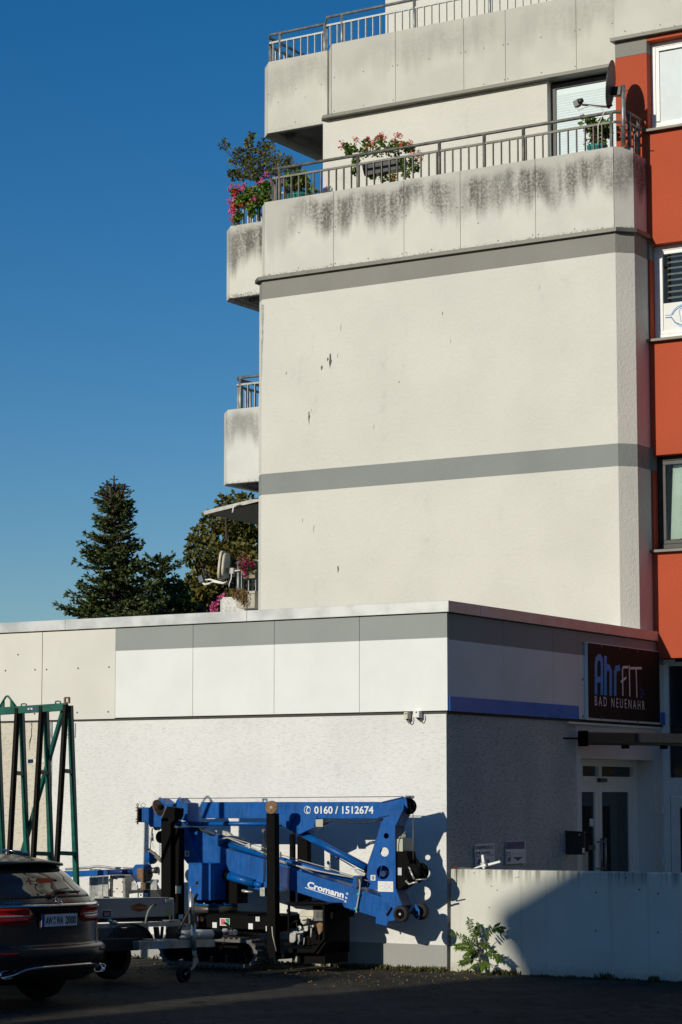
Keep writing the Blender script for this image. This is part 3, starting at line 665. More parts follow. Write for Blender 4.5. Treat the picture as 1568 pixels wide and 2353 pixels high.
def plate(k, pts, Y, t, name, mat, parent, holes=(), bevel=0.003, label=None):
    """plate cut to a photo outline, front face on plane Y, t thick, with real round holes (cx, cy, r) in crop pixels"""
    out = W_(k, pts, Y); mb = MB(); t = Vector((0, t, 0))
    if not holes: mb.prism(out, t)
    else:
        loops = [out]
        for cx_, cy_, r in holes: loops.append(W_(k, [(cx_+r*math.cos(-2*math.pi*i/18), cy_+r*1.08*math.sin(-2*math.pi*i/18)) for i in range(18)], Y))
        flat = [p for l in loops for p in l]; n = len(flat)
        tris = tessellate_polygon(loops)
        mb.add(flat+[p+t for p in flat], [tuple(a) for a in tris]+[tuple(i+n for i in reversed(a)) for a in tris])
        o = 0
        for l in loops:
            m = len(l)
            for i in range(m): mb.f.append((o+i, o+(i+1) % m, n+o+(i+1) % m, n+o+i)); mb.sm.append(False)
            o += m
    return mb.build(name, mat, parent, bevel=0 if holes else bevel, label=label)
def sticker(a, b, k, Y, parent, mat=None, name='sticker'):
    p, q = PY(*k(*a), Y), PY(*k(*b), Y)
    return MB().box((p.x, Y-0.002, min(p.z, q.z)), (q.x, Y, max(p.z, q.z))).build(name, mat or M['white'], parent)
def enamel(name, c):
    m = NT(name); a = m.noise(m.pos(), 5, 6); b = m.noise(m.scaled(40, 40, 6), 1, 6, 0.7); d = m.noise(m.pos(), 55, 4, 0.7); e = m.noise(m.scaled(3, 3, 70), 1, 3)
    col = m.mix(m.ramp(a, 0.3, 0.7), lum(c, 0.82), lum(c, 1.12)); col = m.mix(m.ramp(b, 0.56, 0.72, 0, 0.14), col, (0.05, 0.085, 0.13))
    col = m.mix(m.ramp(d, 0.69, 0.72, 0, 0.8), col, (0.09, 0.07, 0.05)); col = m.mix(m.ramp(e, 0.66, 0.70, 0, 0.35), col, (0.08, 0.14, 0.25))
    m.base(col); m.rough(m.ramp(b, 0.35, 0.7, 0.3, 0.6)); m.b.inputs['Specular IOR Level'].default_value = 0.3; return m.m
M['blue'] = enamel('worn blue crane enamel', (0.0005, 0.085, 0.33))
crane = thing('tracked_crane', 'blue tracked mini crane with folded boom bearing a white phone number', 'crane', (-2.4, -0.65, 0))
YB, TB = -0.72, 0.22
# upper boom: two cheek plates, top and bottom flange
ub = plate(k3, [(-480, 213), (940, 212), (1103, 172), (1110, 262), (1042, 405), (940, 412), (945, 342), (-480, 341)], YB, TB, 'upper_boom', M['blue'], crane)
plate(k3, [(938, 219), (1100, 181), (1098, 172), (938, 210)], YB-0.012, TB+0.024, 'boom_seam', M['blue_dark'], ub)
plate(k3, [(900, 342), (985, 322), (988, 312), (898, 334)], YB-0.01, 0.02, 'weld_plate', M['blue_dark'], ub)
ARM = [(945, 345), (1042, 407), (1045, 890), (1098, 1027), (1035, 1142), (985, 1148), (930, 1130), (940, 960), (905, 905), (832, 890), (850, 850), (822, 800), (832, 700), (870, 590), (908, 465)]
HO = [(972, 478, 21), (957, 605, 34), (946, 765, 51)]
am = plate(k3, ARM, YB-0.004, 0.012, 'knuckle_arm', M['blue'], crane, HO)
plate(k3, ARM, YB+TB-0.01, 0.012, 'cheek_plate', M['blue'], am, HO[1:2])
q = MB()
for seg in (ARM[0:5], ARM[10:15]+[ARM[0]]):
    for a, b in zip(seg[:-1], seg[1:]):
        A, B = PY(*k3(*a), YB+0.009), PY(*k3(*b), YB+0.009); d = (B-A).normalized(); nrm = d.cross(Vector((0,1,0)))*0.010
        q.add([A, B, B+nrm, A+nrm] + [v+Vector((0,TB-0.02,0)) for v in (A, B, B+nrm, A+nrm)], [(0,1,2,3),(7,6,5,4),(0,4,5,1),(1,5,6,2),(2,6,7,3),(3,7,4,0)])
q.build('edge_plate', M['blue_dark'], am)
MB().tube([PY(*k3(946, 775), YB+0.03), PY(*k3(946, 775), YB+0.03)+Vector((0,0.16,0))], 0.035, 14).build('pivot_tube', M['blue_dark'], am)
# nose on the left
hd = plate(kL, [(355, 425), (520, 420), (715, 222), (880, 345), (1060, 345), (1110, 218), (1195, 318), (1300, 322), (1300, 650), (1000, 690), (790, 832), (530, 832), (462, 718), (355, 715)], YB+0.01, TB-0.02, 'boom_head', M['blue'], crane)
plate(kL, [(1050, 330), (1110, 222), (1128, 222), (1200, 322), (1200, 640), (1050, 640)], YB-0.005, 0.02, 'collar_plate', M['blue'], hd)
plate(kL, [(1195, 330), (1310, 330), (1310, 720), (1195, 690)], YB-0.008, TB+0.016, 'collar', M['blue'], hd)
MB().tube([PY(*kL(1150, 222), YB+0.02), PY(*kL(1150, 222), YB+0.2)], 0.016, 10).build('roller', M['alu'], hd)
MB().tube([PY(*kL(740, 232), YB+0.02), PY(*kL(740, 232), YB+0.2)], 0.016, 10).build('roller', M['galv_old'], hd)
fk = plate(kL, [(262, 440), (350, 440), (350, 460), (300, 460), (300, 700), (350, 700), (350, 722), (262, 722)], YB+0.03, 0.12, 'fork', M['black'], crane)
q = MB()
for y in (428, 486, 662, 720): q.tube([PY(*kL(228, y), YB+0.08), PY(*kL(480 if y in (428, 720) else 360, y), YB+0.08)], 0.007, 6)
q.build('pin', M['black'], fk)
q = MB(); q.tube([PY(*kL(268, 400), YB+0.08), PY(*kL(268, 775), YB+0.08)], 0.010, 8); q.build('pin', M['galv_old'], fk)
def ringm(mb, k, c, rx, ry, Y, r, n=16): mb.tube([PY(*k(c[0]+rx*math.cos(2*math.pi*i/n), c[1]+ry*math.sin(2*math.pi*i/n)), Y) for i in range(n+1)], r, 5, False)
q = MB(); ringm(q, kL, (268, 370), 16, 30, YB+0.08, 0.006); q.build('pin_ring', M['galv_old'], fk)
q = MB(); ringm(q, kL, (390, 370), 40, 42, YB+0.06, 0.003); q.build('wire_ring', M['galv_old'], fk)
q = MB(); q.tube(W_(kL, [(345, 410), (318, 360), (308, 300), (335, 300)], YB+0.05), 0.002, 5); q.build('wire', M['galv_old'], fk)
MB().lathe(PY(*kL(660, 815), YB+0.06), (0,1,0), [(0.0,0),(0.05,0),(0.044,0.02),(0.05,0.04),(0,0.04)], 24).build('sheave', M['galv_old'], hd)
# hoist rope, hook block and loose wires
q = MB(); q.tube(W_(kL, [(572, 850), (552, 1000), (535, 1300)], YB+0.08), 0.005, 6); q.tube(W_(kL, [(585, 860), (575, 960)], YB+0.08), 0.004, 6); q.build('hoist_rope', M['galv_old'], crane)
q = MB(); q.tube(W_(kL, [(575, 960), (580, 1120)], YB+0.08), [0.012, 0.016], 8); q.build('rope_clamp', M['alu'], crane)
q = MB(); q.tube(W_(kL, [(480, 770), (440, 900), (430, 1080), (420, 1230), (408, 1300)], YB+0.1), 0.0025, 5); q.tube(W_(kL, [(480, 850), (455, 930), (500, 1050), (560, 1130), (600, 1240), (618, 1262)], YB+0.1), 0.002, 5); q.build('limit_switch_wire', M['hose'], crane)
bc = PY(*kL(515, 1475), YB+0.03)
hb = MB().lathe(bc, (0,1,0), [(0.0,-0.002),(0.066,-0.002),(0.071,0.006),(0.071,0.012)], 28).build('hook_block', M['blue'], crane)
MB().lathe(bc+Vector((0,0.012,0)), (0,1,0), [(0.072,0),(0.076,0.004),(0.076,0.06),(0.06,0.064),(0,0.064)], 28).build('rim', M['rust'], hb)
MB().disc(PY(*kL(535, 1400), YB+0.03), (0,-1,0), 0.012, 0.012, 8).build('bolt', M['rust'], hb)
MB().disc(PY(*kL(512, 1580), YB+0.03), (0,-1,0), 0.012, 0.012, 8).build('bolt', M['alu'], hb)
q = MB(); q.tube(W_(kL, [(460, 1590), (455, 1680)], YB+0.05), 0.006, 6).tube(W_(kL, [(545, 1590), (535, 1680)], YB+0.05), 0.006, 6); q.build('shackle', M['red'], hb)
q = MB(); q.tube(W_(kL, [(440, 1690), (470, 1660), (500, 1655), (525, 1690)], YB+0.06), [0.012,0.02,0.024,0.012], 8); q.tube(W_(kL, [(500, 1665), (520, 1760), (470, 1850), (400, 1850), (370, 1790)], YB+0.06), [0.016,0.016,0.015,0.012,0.008], 8); q.build('hook', M['red'], hb)
MB().bar(PY(*kL(490, 1290), YB-0.05), PY(*kL(760, 1500), YB-0.05), 0.03, 0.022).bar(PY(*kL(640, 1440), YB-0.05), PY(*kL(760, 1560), YB-0.05), 0.03, 0.02).build('lever', M['galv_old'], crane)
# chain beside the post
q = MB()
for i in range(9): ringm(q, kL, (733+(i % 2)*5, 1190+i*30), 8 if i % 2 else 4, 17, YB-0.02, 0.003, 8)
q.build('chain', M['galv_old'], crane)
# long cylinder under the boom
q = MB(); q.tube([PY(*k2(605, 438), YB+0.10), PY(*k3(150, 383), YB+0.10)], 0.028, 16); lc = q.build('luffing_cylinder', M['blue'], crane)
q = MB(); q.tube([PY(*k2(540, 425), YB+0.06), PY(*k2(610, 440), YB+0.06)], 0.034, 12); q.build('rod_eye', M['blue_dark'], lc)
plate(k3, [(105, 345), (430, 318), (405, 412), (292, 466), (255, 460), (150, 392), (105, 392)], YB-0.01, TB+0.02, 'boom_bracket', M['blue'], crane)
plate(k3, [(108, 300), (258, 300), (255, 345), (230, 352), (215, 430), (150, 392), (105, 350)], YB-0.03, 0.016, 'bracket_plate', M['blue'], crane)
# mast and lower boom
ms = plate(k2, [(622, 476), (715, 478), (922, 548), (950, 642), (1380, 762), (1700, 850), (1700, 960), (1470, 1045), (1280, 1028), (1050, 880), (975, 835), (975, 810), (690, 810), (668, 790), (600, 700)], YB+0.03, 0.20, 'mast', M['blue'], crane)
plate(k2, [(635, 478), (672, 478), (790, 796), (745, 796)], YB-0.02, 0.05, 'mast_rib', M['blue'], ms)
plate(k2, [(622, 470), (720, 470), (720, 482), (622, 480)], YB-0.03, 0.3, 'mast_cap', M['blue'], ms)
lb = plate(k3, [(220, 735), (940, 960), (985, 1000), (985, 1148), (975, 1186), (888, 1166), (890, 1116), (220, 905)], YB-0.01, TB+0.01, 'lower_boom', M['blue'], crane)
plate(k3, [(100, 700), (224, 738), (224, 905), (100, 868)], YB+0.02, TB-0.04, 'inner_boom', M['blue_dark'], lb)  # darker blue paints in the shade at this recess
plate(k3, [(960, 1090), (1000, 1035), (1008, 1040), (970, 1105)], YB-0.04, 0.03, 'bracket', M['blue_dark'], lb)
# bracket with conduit on the lower boom
bk = plate(k3, [(715, 790), (780, 795), (778, 855), (738, 888), (700, 880)], YB-0.03, 0.18, 'hose_bracket', M['blue'], lb)
plate(k3, [(734, 800), (783, 797), (776, 842), (740, 880)], YB-0.031, 0.004, 'hose_opening', M['hose'], bk)
q = MB(); q.tube(W_(k3, [(762, 820), (768, 850), (766, 890), (757, 950), (745, 1020), (738, 1070), (742, 1082)], YB-0.035), 0.010, 8); q.build('conduit', M['conduit'], lb)
q = MB(); a = PY(*k3(758, 938), YB-0.035); q.tube([a+Vector((-0.018,0,0)), a+Vector((0.018,0,0))], 0.018, 8); q.build('clip', M['teal'], lb)
q = MB(); a = PY(*k3(738, 1050), YB-0.035); q.tube([a+Vector((-0.018,0,0)), a+Vector((0.018,0,0))], 0.018, 8); q.build('clip', M['teal'], lb)
# extension cylinder on top of the lower boom with hydraulic pipes
q = MB(); q.tube([PY(*k2(945, 600), YB+0.10), PY(*k3(840, 862), YB+0.10)], 0.036, 16); ec = q.build('extension_cylinder', M['blue'], crane)
plate(k2, [(915, 545), (985, 535), (1010, 560), (950, 640), (925, 600)], YB-0.01, 0.2, 'cylinder_lug', M['blue'], ec)
q = MB(); q.tube([PY(*k2(945, 592), YB-0.02)]+W_(k2, [(985, 572), (1035, 563), (1230, 645), (1375, 708)], YB-0.02)+W_(k3, [(100, 660), (220, 700), (420, 750), (600, 785), (712, 806)], YB-0.02), 0.009, 8); q.build('hydraulic_pipe', M['conduit'], ec)
q = MB(); q.tube([PY(*k2(1050, 560), YB+0.02), PY(*k2(1375, 660), YB+0.02), PY(*k3(140, 625), YB+0.02), PY(*k3(480, 720), YB+0.02), PY(*k3(840, 835), YB+0.02)], 0.006, 6); q.build('hydraulic_pipe', M['conduit'], ec)
q = MB(); q.tube(W_(k2, [(1450, 765), (1560, 800)], YB-0.02)+W_(k3, [(240, 700), (400, 768)], YB-0.02), 0.006, 6); q.build('hydraulic_pipe', M['alu'], ec)
for x, y in ((1230, 635), (1500, 715)): 
    a = PY(*k2(x, y), YB-0.02); MB().box(a+Vector((-0.012,-0.012,-0.03)), a+Vector((0.012,0.02,0.03))).build('pipe_clamp', M['alu'], ec)
plate(k2, [(918, 497), (985, 497), (1035, 520), (1062, 545), (1025, 550), (990, 540), (930, 515)], YB-0.03, 0.07, 'valve_block', M['alu'], ec)
q = MB(); q.tube(W_(k2, [(700, 470), (780, 480), (860, 520), (915, 540), (930, 512)], YB-0.02), 0.009, 6); q.tube(W_(k2, [(720, 478), (800, 498), (880, 535)], YB+0.0), 0.011, 6); q.build('hose', M['hose'], ec)
# diagonal strut cylinder
q = MB(); q.tube([PY(*k3(300, 455), YB+0.10), PY(*k3(815, 730), YB+0.10)], 0.040, 16); st = q.build('strut_cylinder', M['blue'], crane)
q = MB(); q.tube([PY(*k3(400, 535), YB+0.04), PY(*k3(720, 725), YB+0.04)], 0.007, 6); q.build('hydraulic_pipe', M['blue_dark'], st)
q = MB(); q.tube([PY(*k3(560, 632), YB+0.03), PY(*k3(600, 655), YB+0.03)], 0.016, 8); q.build('pipe_clamp', M['blue_dark'], st)
plate(k3, [(722, 738), (745, 742), (808, 775), (800, 795), (770, 788), (725, 760)], YB-0.0, 0.06, 'valve_block', M['alu'], st)
q = MB(); q.tube(W_(k3, [(700, 712), (735, 725), (700, 735), (735, 745)], YB+0.0), 0.004, 6); q.build('hose', M['conduit'], st)
plate(k3, [(795, 745), (808, 740), (810, 770), (798, 765)], YB-0.01, 0.15, 'strut_pin', M['black'], st)
# terminal box and hoses below the boom
tb = plate(k3, [(418, 350), (475, 347), (475, 408), (418, 408)], YB-0.02, 0.08, 'terminal_box', M['grey_box'], crane)
q = MB(); q.tube(W_(k3, [(470, 395), (510, 370), (560, 357), (640, 367), (740, 380), (850, 372), (945, 345)], YB-0.01), 0.010, 8); q.tube(W_(k3, [(475, 400), (530, 365), (580, 355), (680, 372), (800, 375), (900, 355)], YB+0.03), 0.008, 8); q.build('hose', M['hose'], tb)
# top end: roller, sheave and hood
hd2 = plate(k5, [(247, 150), (290, 150), (318, 330), (255, 265)], YB-0.014, 0.02, 'hood', M['blue'], crane)
q = MB(); a = PY(*k5(270, 152), YB+0.0); q.tube([a, a+Vector((0,0.20,0))], 0.018, 12); q.build('roller', M['alu'], hd2)
MB().lathe(PY(*k5(330, 300), YB+0.11), (0,1,0), [(0,0),(0.085,0),(0.09,0.01),(0.078,0.022),(0.09,0.034),(0.085,0.045),(0,0.045)], 28).build('sheave', M['black'], hd2)
plate(k5, [(300, 200), (345, 185), (420, 300), (330, 430), (250, 480), (230, 420)], YB+0.19, 0.015, 'cheek_plate', M['black'], hd2)
q = MB(); q.tube([PY(*k5(404, 370), YB+0.13), PY(*k5(409, 1215), YB+0.13)], 0.005, 6); q.build('winch_rope', M['galv_old'], crane)
q = MB(); q.tube([PY(*kL(720, 235), YB+0.1), PY(*k3(1120, 170), YB+0.1)], 0.0045, 5); q.build('boom_rope', M['galv_old'], crane)
# switch box on the arm
sb = plate(k5, [(150, 810), (243, 808), (243, 1005), (150, 1005)], YB+0.02, 0.23, 'switch_box', M['grey_box'], crane)
q = MB()
for i in range(4): q.tube([PY(*k5(215+i*22, 800), YB+0.06+i*0.03), PY(*k5(235+i*16, 755), YB+0.07+i*0.03), PY(*k5(285, 690), YB+0.12)], 0.005, 6)
q.tube(W_(k5, [(172, 1005), (170, 900), (190, 780), (215, 770)], YB+0.01), 0.005, 6); q.build('cable', M['grey_box'], sb)
MB().tube([PY(*k5(200, 1010), YB+0.05), PY(*k5(202, 1040), YB+0.05)], 0.014, 8).build('cable_gland', M['grey_box'], sb)
plate(k5, [(135, 1005), (300, 1005), (320, 1100), (340, 1150), (330, 1500), (180, 1610), (135, 1590)], YB+0.03, 0.2, 'winch_bracket', M['black'], crane)
wn = MB().lathe(PY(*k5(390, 1330), YB+0.02), (0,1,0), [(0,0),(0.095,0),(0.1,0.012),(0.1,0.02),(0.055,0.024),(0.055,0.19),(0.1,0.194),(0.1,0.21),(0,0.215)], 26).build('winch', M['black'], crane)
plate(k5, [(320, 1145), (475, 1128), (545, 1290), (600, 1440), (480, 1500), (340, 1480)], YB+0.17, 0.02, 'winch_plate', M['black'], wn)
q = MB(); q.tube([PY(*k5(360, 1300), YB-0.02), PY(*k5(425, 1440), YB-0.02)], 0.013, 8).tube([PY(*k5(335, 1250), YB-0.02), PY(*k5(375, 1305), YB-0.02)], 0.010, 8).tube(W_(k5, [(290, 1465), (345, 1520), (400, 1500), (470, 1485)], YB-0.01), 0.012, 8).tube([PY(*k5(440, 1450), YB-0.0), PY(*k5(612, 1440), YB+0.04)], 0.008, 8); q.build('turnbuckle', M['alu'], wn)
q = MB(); q.tube([PY(*k5(555, 1300), YB+0.18), PY(*k5(605, 1420), YB+0.18)], 0.006, 6); q.build('guard_bar', M['rust'], wn)
sticker((168, 1260), (226, 1378), k5, YB+0.028, crane, simple('pale data plate', (0.62, 0.65, 0.68), 0.4))
# transport wheels at the boom foot
def wheel(c, ax, r, wdt, parent, name='wheel'):
    c = Vector(c); ax = Vector(ax)
    t = MB().lathe(c, ax, [(r*0.62, -0.004), (r*0.9, -0.004), (r, wdt*0.2), (r, wdt*0.8), (r*0.9, wdt), (r*0.62, wdt)], 28).build(name, M['rubber'], parent)
    q = MB().lathe(c, ax, [(0, 0.012), (r*0.2, 0.0), (r*0.22, 0.02), (r*0.55, 0.022), (r*0.63, 0.0), (r*0.63, wdt), (0, wdt)], 28)
    a = ax.orthogonal().normalized(); b = ax.cross(a)
    for i in range(7):
        d = a*math.cos(i*0.8976)+b*math.sin(i*0.8976); q.bar(c+ax*0.012+d*r*0.2, c+ax*0.012+d*r*0.6, 0.018, 0.012, ax)
    q.build('hub', M['black'], t)
    MB().disc(c+ax*-0.004, ax, r*0.14, 0.012, 10).build('axle_cap', M['alu'] if r < 0.2 else M['black'], t); return t
wheel(PY(*k5(200, 1987), -0.86), (0,1,0), 0.095, 0.07, crane)
wheel(PY(*k5(505, 1950), -0.42), (0,1,0), 0.095, 0.07, crane)
MB().tube([PY(*k5(200, 1987), -0.80), PY(*k5(505, 1950), -0.42)], 0.016, 8).build('wheel_axle', M['black'], crane)
a = PY(*k5(470, 1950), -0.47); MB().prism([a+Vector((-0.10,0,-0.02)), a+Vector((-0.02,0,0.085)), a+Vector((0.03,0,0.02)), a+Vector((0.03,0,-0.06))], (0,0.012,0)).build('wheel_guard', M['blue'], crane)
# lettering
kk = k3
def pv(x, y, Y): return PY(*k3(x, y), Y)
text('0160 / 1512674', pv(408, 303, YB), pv(872, 303, YB), 60/1.96*0.574359/204.5, (0,-1,0), M['white_letter'], ub, bold=0.02)
q = MB(); ringm(q, k3, (354, 275), 24, 29, YB-0.001, 0.0045, 28); q.build('phone_logo', M['white_letter'], ub)
mb = MB(); stroke(mb, [(364,252),(352,262),(347,277),(350,292),(366,300)], 0.010, lambda x, y: pv(x, y, YB-0.0015), (0,-1,0)); stroke(mb, [(354,252),(370,256)], 0.012, lambda x, y: pv(x, y, YB-0.0016), (0,-1,0)); stroke(mb, [(356,300),(372,298)], 0.012, lambda x, y: pv(x, y, YB-0.0016), (0,-1,0)); mb.build('phone_logo', M['white_letter'], ub, fixn=False)
text('Cromann', pv(350, 880, YB-0.01), pv(636, 966, YB-0.01), 0.072, (0,-1,0), M['white_letter'], lb, bold=0.035)
mb = MB(); stroke(mb, [(336, 884), (640, 981)], 0.007, lambda x, y: pv(x, y, YB-0.0125), (0,-1,0)); mb.build('underline', M['white_letter'], lb, fixn=False)
for ch, x, y in (('G', 656, 937), ('b', 650, 968), ('R', 645, 998)): text(ch, pv(x, y, YB-0.01), pv(x+17, y+5, YB-0.01), 0.024, (0,-1,0), M['white_letter'], lb, bold=0.03)
def hand_sign(k, a, b, Y, parent, circ=True):
    s_ = sticker(a, b, k, Y, parent); cx_, cy_ = (a[0]+b[0])/2, (a[1]+b[1])/2; w_, h_ = abs(b[0]-a[0]), abs(b[1]-a[1])
    q = MB(); ringm(q, k, (cx_, cy_), w_*0.38, h_*0.36, Y-0.002, 0.0016, 18); q.build('print', M['redp'], s_)
    q = MB(); p = PY(*k(cx_, cy_), Y-0.003); ww = w_*0.08*0.574/2.24/200*2.2; q.box(p+Vector((-ww,-0.0006,-ww*2.2)), p+Vector((ww,0.0005,ww*2.2))); q.build('print', M['hose'], s_)
hand_sign(k2, (650, 730), (690, 682), YB+0.028, ms)
hand_sign(k3, (850, 828), (888, 786), YB-0.006, am)
s_ = sticker((907, 915), (1027, 836), k3, YB-0.006, am, name='warning_sign')
mb = MB(); f3 = lambda x, y: pv(x, y, YB-0.0086)
stroke(mb, [(967, 838), (967, 912)], 0.002, f3, (0,-1,0)); mb.build('print', M['galv'], s_, fixn=False)
mb = MB(); stroke(mb, [(975, 850), (1020, 905)], 0.002, f3, (0,-1,0)); stroke(mb, [(1018, 848), (975, 902)], 0.002, f3, (0,-1,0)); mb.build('print', M['redp'], s_, fixn=False)
mb = MB(); stroke(mb, [(920, 885), (930, 870), (950, 868), (958, 885), (945, 900), (925, 898)], 0.0025, f3, (0,-1,0)); mb.build('print', M['conduit'], s_, fixn=False)
# control cabinet with chamfered corner
YC = -0.98
a, b, c = PY(*k2(680, 900), YC), PY(*k2(880, 900), YC), PY(*k2(975, 900), YC+0.30)
zt, zb = PY(*k2(780, 800), YC).z, PY(*k2(780, 1122), YC).z
e = PY(*k2(920, 900), YC+0.07)
cb = MB().prism([(a.x, YC, zb), (b.x, YC, zb), (e.x, YC+0.07, zb), (e.x, YC+0.30, zb), (a.x, YC+0.30, zb)], (0,0,zt-zb)).build('control_cabinet', M['blue'], crane, bevel=0.004)
MB().prism([(a.x-0.004, YC-0.006, zt), (b.x, YC-0.006, zt), (e.x+0.006, YC+0.068, zt), (e.x+0.006, YC+0.30, zt), (a.x-0.004, YC+0.30, zt)], (0,0,0.012)).build('cabinet_lid', M['blue'], cb, bevel=0.003)
# lifting cylinder, turret column, slew ring
q = MB(); q.tube([PY(*k2(1040, 905), YB+0.02), PY(*k2(1275, 975), YB+0.02)], 0.050, 18); lf = q.build('lift_cylinder', M['blue'], crane)
q = MB(); q.tube([PY(*k2(970, 880), YB+0.02), PY(*k2(1045, 906), YB+0.02)], 0.058, 18); q.build('cylinder_gland', M['black'], lf)
q = MB(); q.tube([PY(*k2(1270, 973), YB+0.02), PY(*k2(1345, 995), YB+0.02)], 0.034, 14); q.build('cylinder_rod', M['blue'], lf)
q = MB(); q.tube(W_(k2, [(1162, 1035), (1190, 1045), (1260, 1050)], YB-0.04), [0.014, 0.016, 0.010], 8); q.box(PY(*k2(1165, 1050), YB-0.04), PY(*k2(1215, 1028), YB+0.02)); q.build('hose_fitting', M['alu'], lf)
sc_ = PY(*k2(940, 1210), -0.62); zr0, zr1 = PY(*k2(940, 1240), -0.9).z, PY(*k2(940, 1182), -0.9).z
q = MB(); q.disc((sc_.x-0.02, -0.62, zr0), (0,0,1), 0.26, zr1-zr0, 40); q.build('slew_ring', M['ring'], crane)
q = MB(); q.disc((sc_.x-0.02, -0.62, zr1+0.003), (0,0,1), 0.255, 0.022, 40); fl = q.build('turret_flange', M['blue'], crane)
for i in range(12): MB().disc((sc_.x-0.02+0.235*math.cos(i*0.5236), -0.62+0.235*math.sin(i*0.5236), zr1+0.025), (0,0,1), 0.013, 0.014, 6).build('bolt', M['alu'], fl)
a = PY(*k2(690, 1100), YB); b = PY(*k2(1100, 1100), YB)
MB().box((a.x, YB+0.04, zr1+0.03), (b.x, -0.45, zb+0.35)).build('turret_column', M['black'], crane)
# chassis with stickers
YH = -1.02
a, b = PY(*k2(560, 1245), YH), PY(*k2(1385, 1390), YH)
chs = MB().box((a.x, YH, b.z), (b.x+0.1, -0.22, a.z)).build('chassis', M['black'], crane, bevel=0.006)
MB().box((a.x+0.1, -0.9, 0.42), (b.x-0.15, -0.35, b.z-0.003)).build('track_frame', M['black'], crane)
MB().box((a.x+0.25, YH+0.05, a.z+0.002), (b.x-0.3, -0.3, zr0-0.002)).build('slew_base', M['black'], crane)
for A, B in (((898, 1370), (937, 1322)), ((1220, 1382), (1260, 1332))): sticker(A, B, k2, YH-0.001, chs)
for A, B in (((597, 1292), (629, 1252)), ((1285, 1312), (1320, 1272))):
    s_ = sticker(A, B, k2, YH-0.001, chs); cx_, cy_ = (A[0]+B[0])/2, (A[1]+B[1])/2
    mb = MB(); fh = lambda x, y: PY(*k2(x, y), YH-0.0034); ringm(mb, k2, (cx_, cy_-9), 5, 6, YH-0.003, 0.0015, 12); stroke(mb, [(cx_, cy_-2), (cx_+5, cy_+6), (cx_, cy_+13), (cx_-6, cy_+8)], 0.003, fh, (0,-1,0)); mb.build('hook_print', M['hose'], s_, fixn=False)
s_ = sticker((965, 1350), (1052, 1287), k2, YH-0.001, chs)
mb = MB(); mb.add([PY(*k2(x, y), YH-0.0036) for x, y in ((972,1290),(1008,1292),(1018,1320),(1008,1345),(972,1343))], [(0,1,2,3,4)]); mb.build('print', M['redp'], s_, fixn=False)
mb = MB(); mb.add([PY(*k2(x, y), YH-0.0036) for x, y in ((1012,1290),(1048,1290),(1046,1342),(1014,1345),(1024,1320))], [(0,1,2,3,4)]); mb.build('print', M['greenp'], s_, fixn=False)
M['orange_p'] = simple('orange print', (0.75, 0.20, 0.03), 0.5, var=0.02); M['blue_p'] = simple('dull violet print', (0.04, 0.04, 0.18), 0.5, var=0.02)
mb = MB(); mb.add([PY(*k2(800+18*math.cos(i*0.4), 1291+24*math.sin(i*0.4)), YH-0.0022) for i in range(16)], [tuple(range(16))]); mb.build('maker_logo', M['orange_p'], chs, fixn=False)
text('T', PY(*k2(820, 1308), YH), PY(*k2(845, 1308), YH), 0.05, (0,-1,0), M['blue_p'], chs, bold=0.03); text('I', PY(*k2(762, 1308), YH), PY(*k2(772, 1308), YH), 0.05, (0,-1,0), M['blue_p'], chs, bold=0.05)
# folded outrigger legs
lg = plate(k2, [(482, 282), (604, 300), (598, 370), (540, 420), (522, 440), (522, 1120), (437, 1120), (437, 400), (462, 340)], -1.06, 0.09, 'outrigger_leg', M['black'], crane)
plate(k2, [(440, 400), (488, 285), (482, 282), (462, 330), (436, 390)], -1.064, 0.03, 'edge', M['galv_old'], lg)
a = PY(*kL(695, 430), -1.08); MB().disc(a, Vector((0.93,-0.05,0.36)), 0.10, 0.014, 24).build('foot_plate', M['rust'], lg)
q = MB(); q.tube([a, PY(*kL(800, 400), -1.02)], 0.03, 10); q.build('foot_joint', M['black'], lg)
MB().lathe(PY(*kL(750, 1040), -0.95), (0,1,0), [(0,0),(0.075,0.0),(0.075,0.05),(0,0.05)], 20).build('hose_reel', M['black'], lg)
lg = plate(k2, [(528, 520), (560, 470), (606, 480), (606, 1310), (552, 1310), (540, 800)], -0.98, 0.09, 'outrigger_leg', M['black'], crane)
plate(k2, [(565, 995), (608, 995), (608, 1065), (565, 1065)], -1.01, 0.03, 'valve_block', M['alu'], lg)
lg = plate(k2, [(1379, 345), (1453, 345), (1462, 1640), (1386, 1640)], -1.10, 0.10, 'outrigger_leg', M['black'], crane)
a = PY(*k2(1427, 292), -1.13); ax = Vector((0.25,-0.96,0.0)).normalized()
MB().lathe(a, ax, [(0,0.010),(0.035,0.012),(0.06,0.006),(0.074,0.006),(0.078,-0.004),(0.074,-0.012),(0,-0.012)], 28).build('foot_plate', M['rust'], lg)
MB().lathe(a+ax*0.011, ax, [(0,0.0),(0.034,0.0),(0.036,-0.004)], 16).build('foot_hub', simple('pale rust', (0.42, 0.33, 0.22), 0.8, var=0.3, scale=40), lg)
q = MB(); q.tube(W_(k2, [(1362, 500), (1360, 700), (1358, 900), (1352, 1040)], -1.10), 0.006, 6); q.tube(W_(k2, [(1375, 520), (1372, 760), (1368, 960)], -1.10), 0.006, 6); q.build('hose', M['hose'], lg)
plate(k2, [(1322, 1012), (1365, 1008), (1365, 1088), (1322, 1088)], -1.12, 0.05, 'valve_block', M['alu'], lg)
MB().disc(PY(*k2(1362, 500), -1.08), (0,-1,0), 0.022, 0.02, 10).build('bolt', M['rust'], lg)
q = MB(); q.tube(W_(k2, [(1432, 1360), (1438, 1440), (1470, 1580)], -1.11), [0.009, 0.007, 0.005], 6); q.build('hose', M['conduit'], lg)
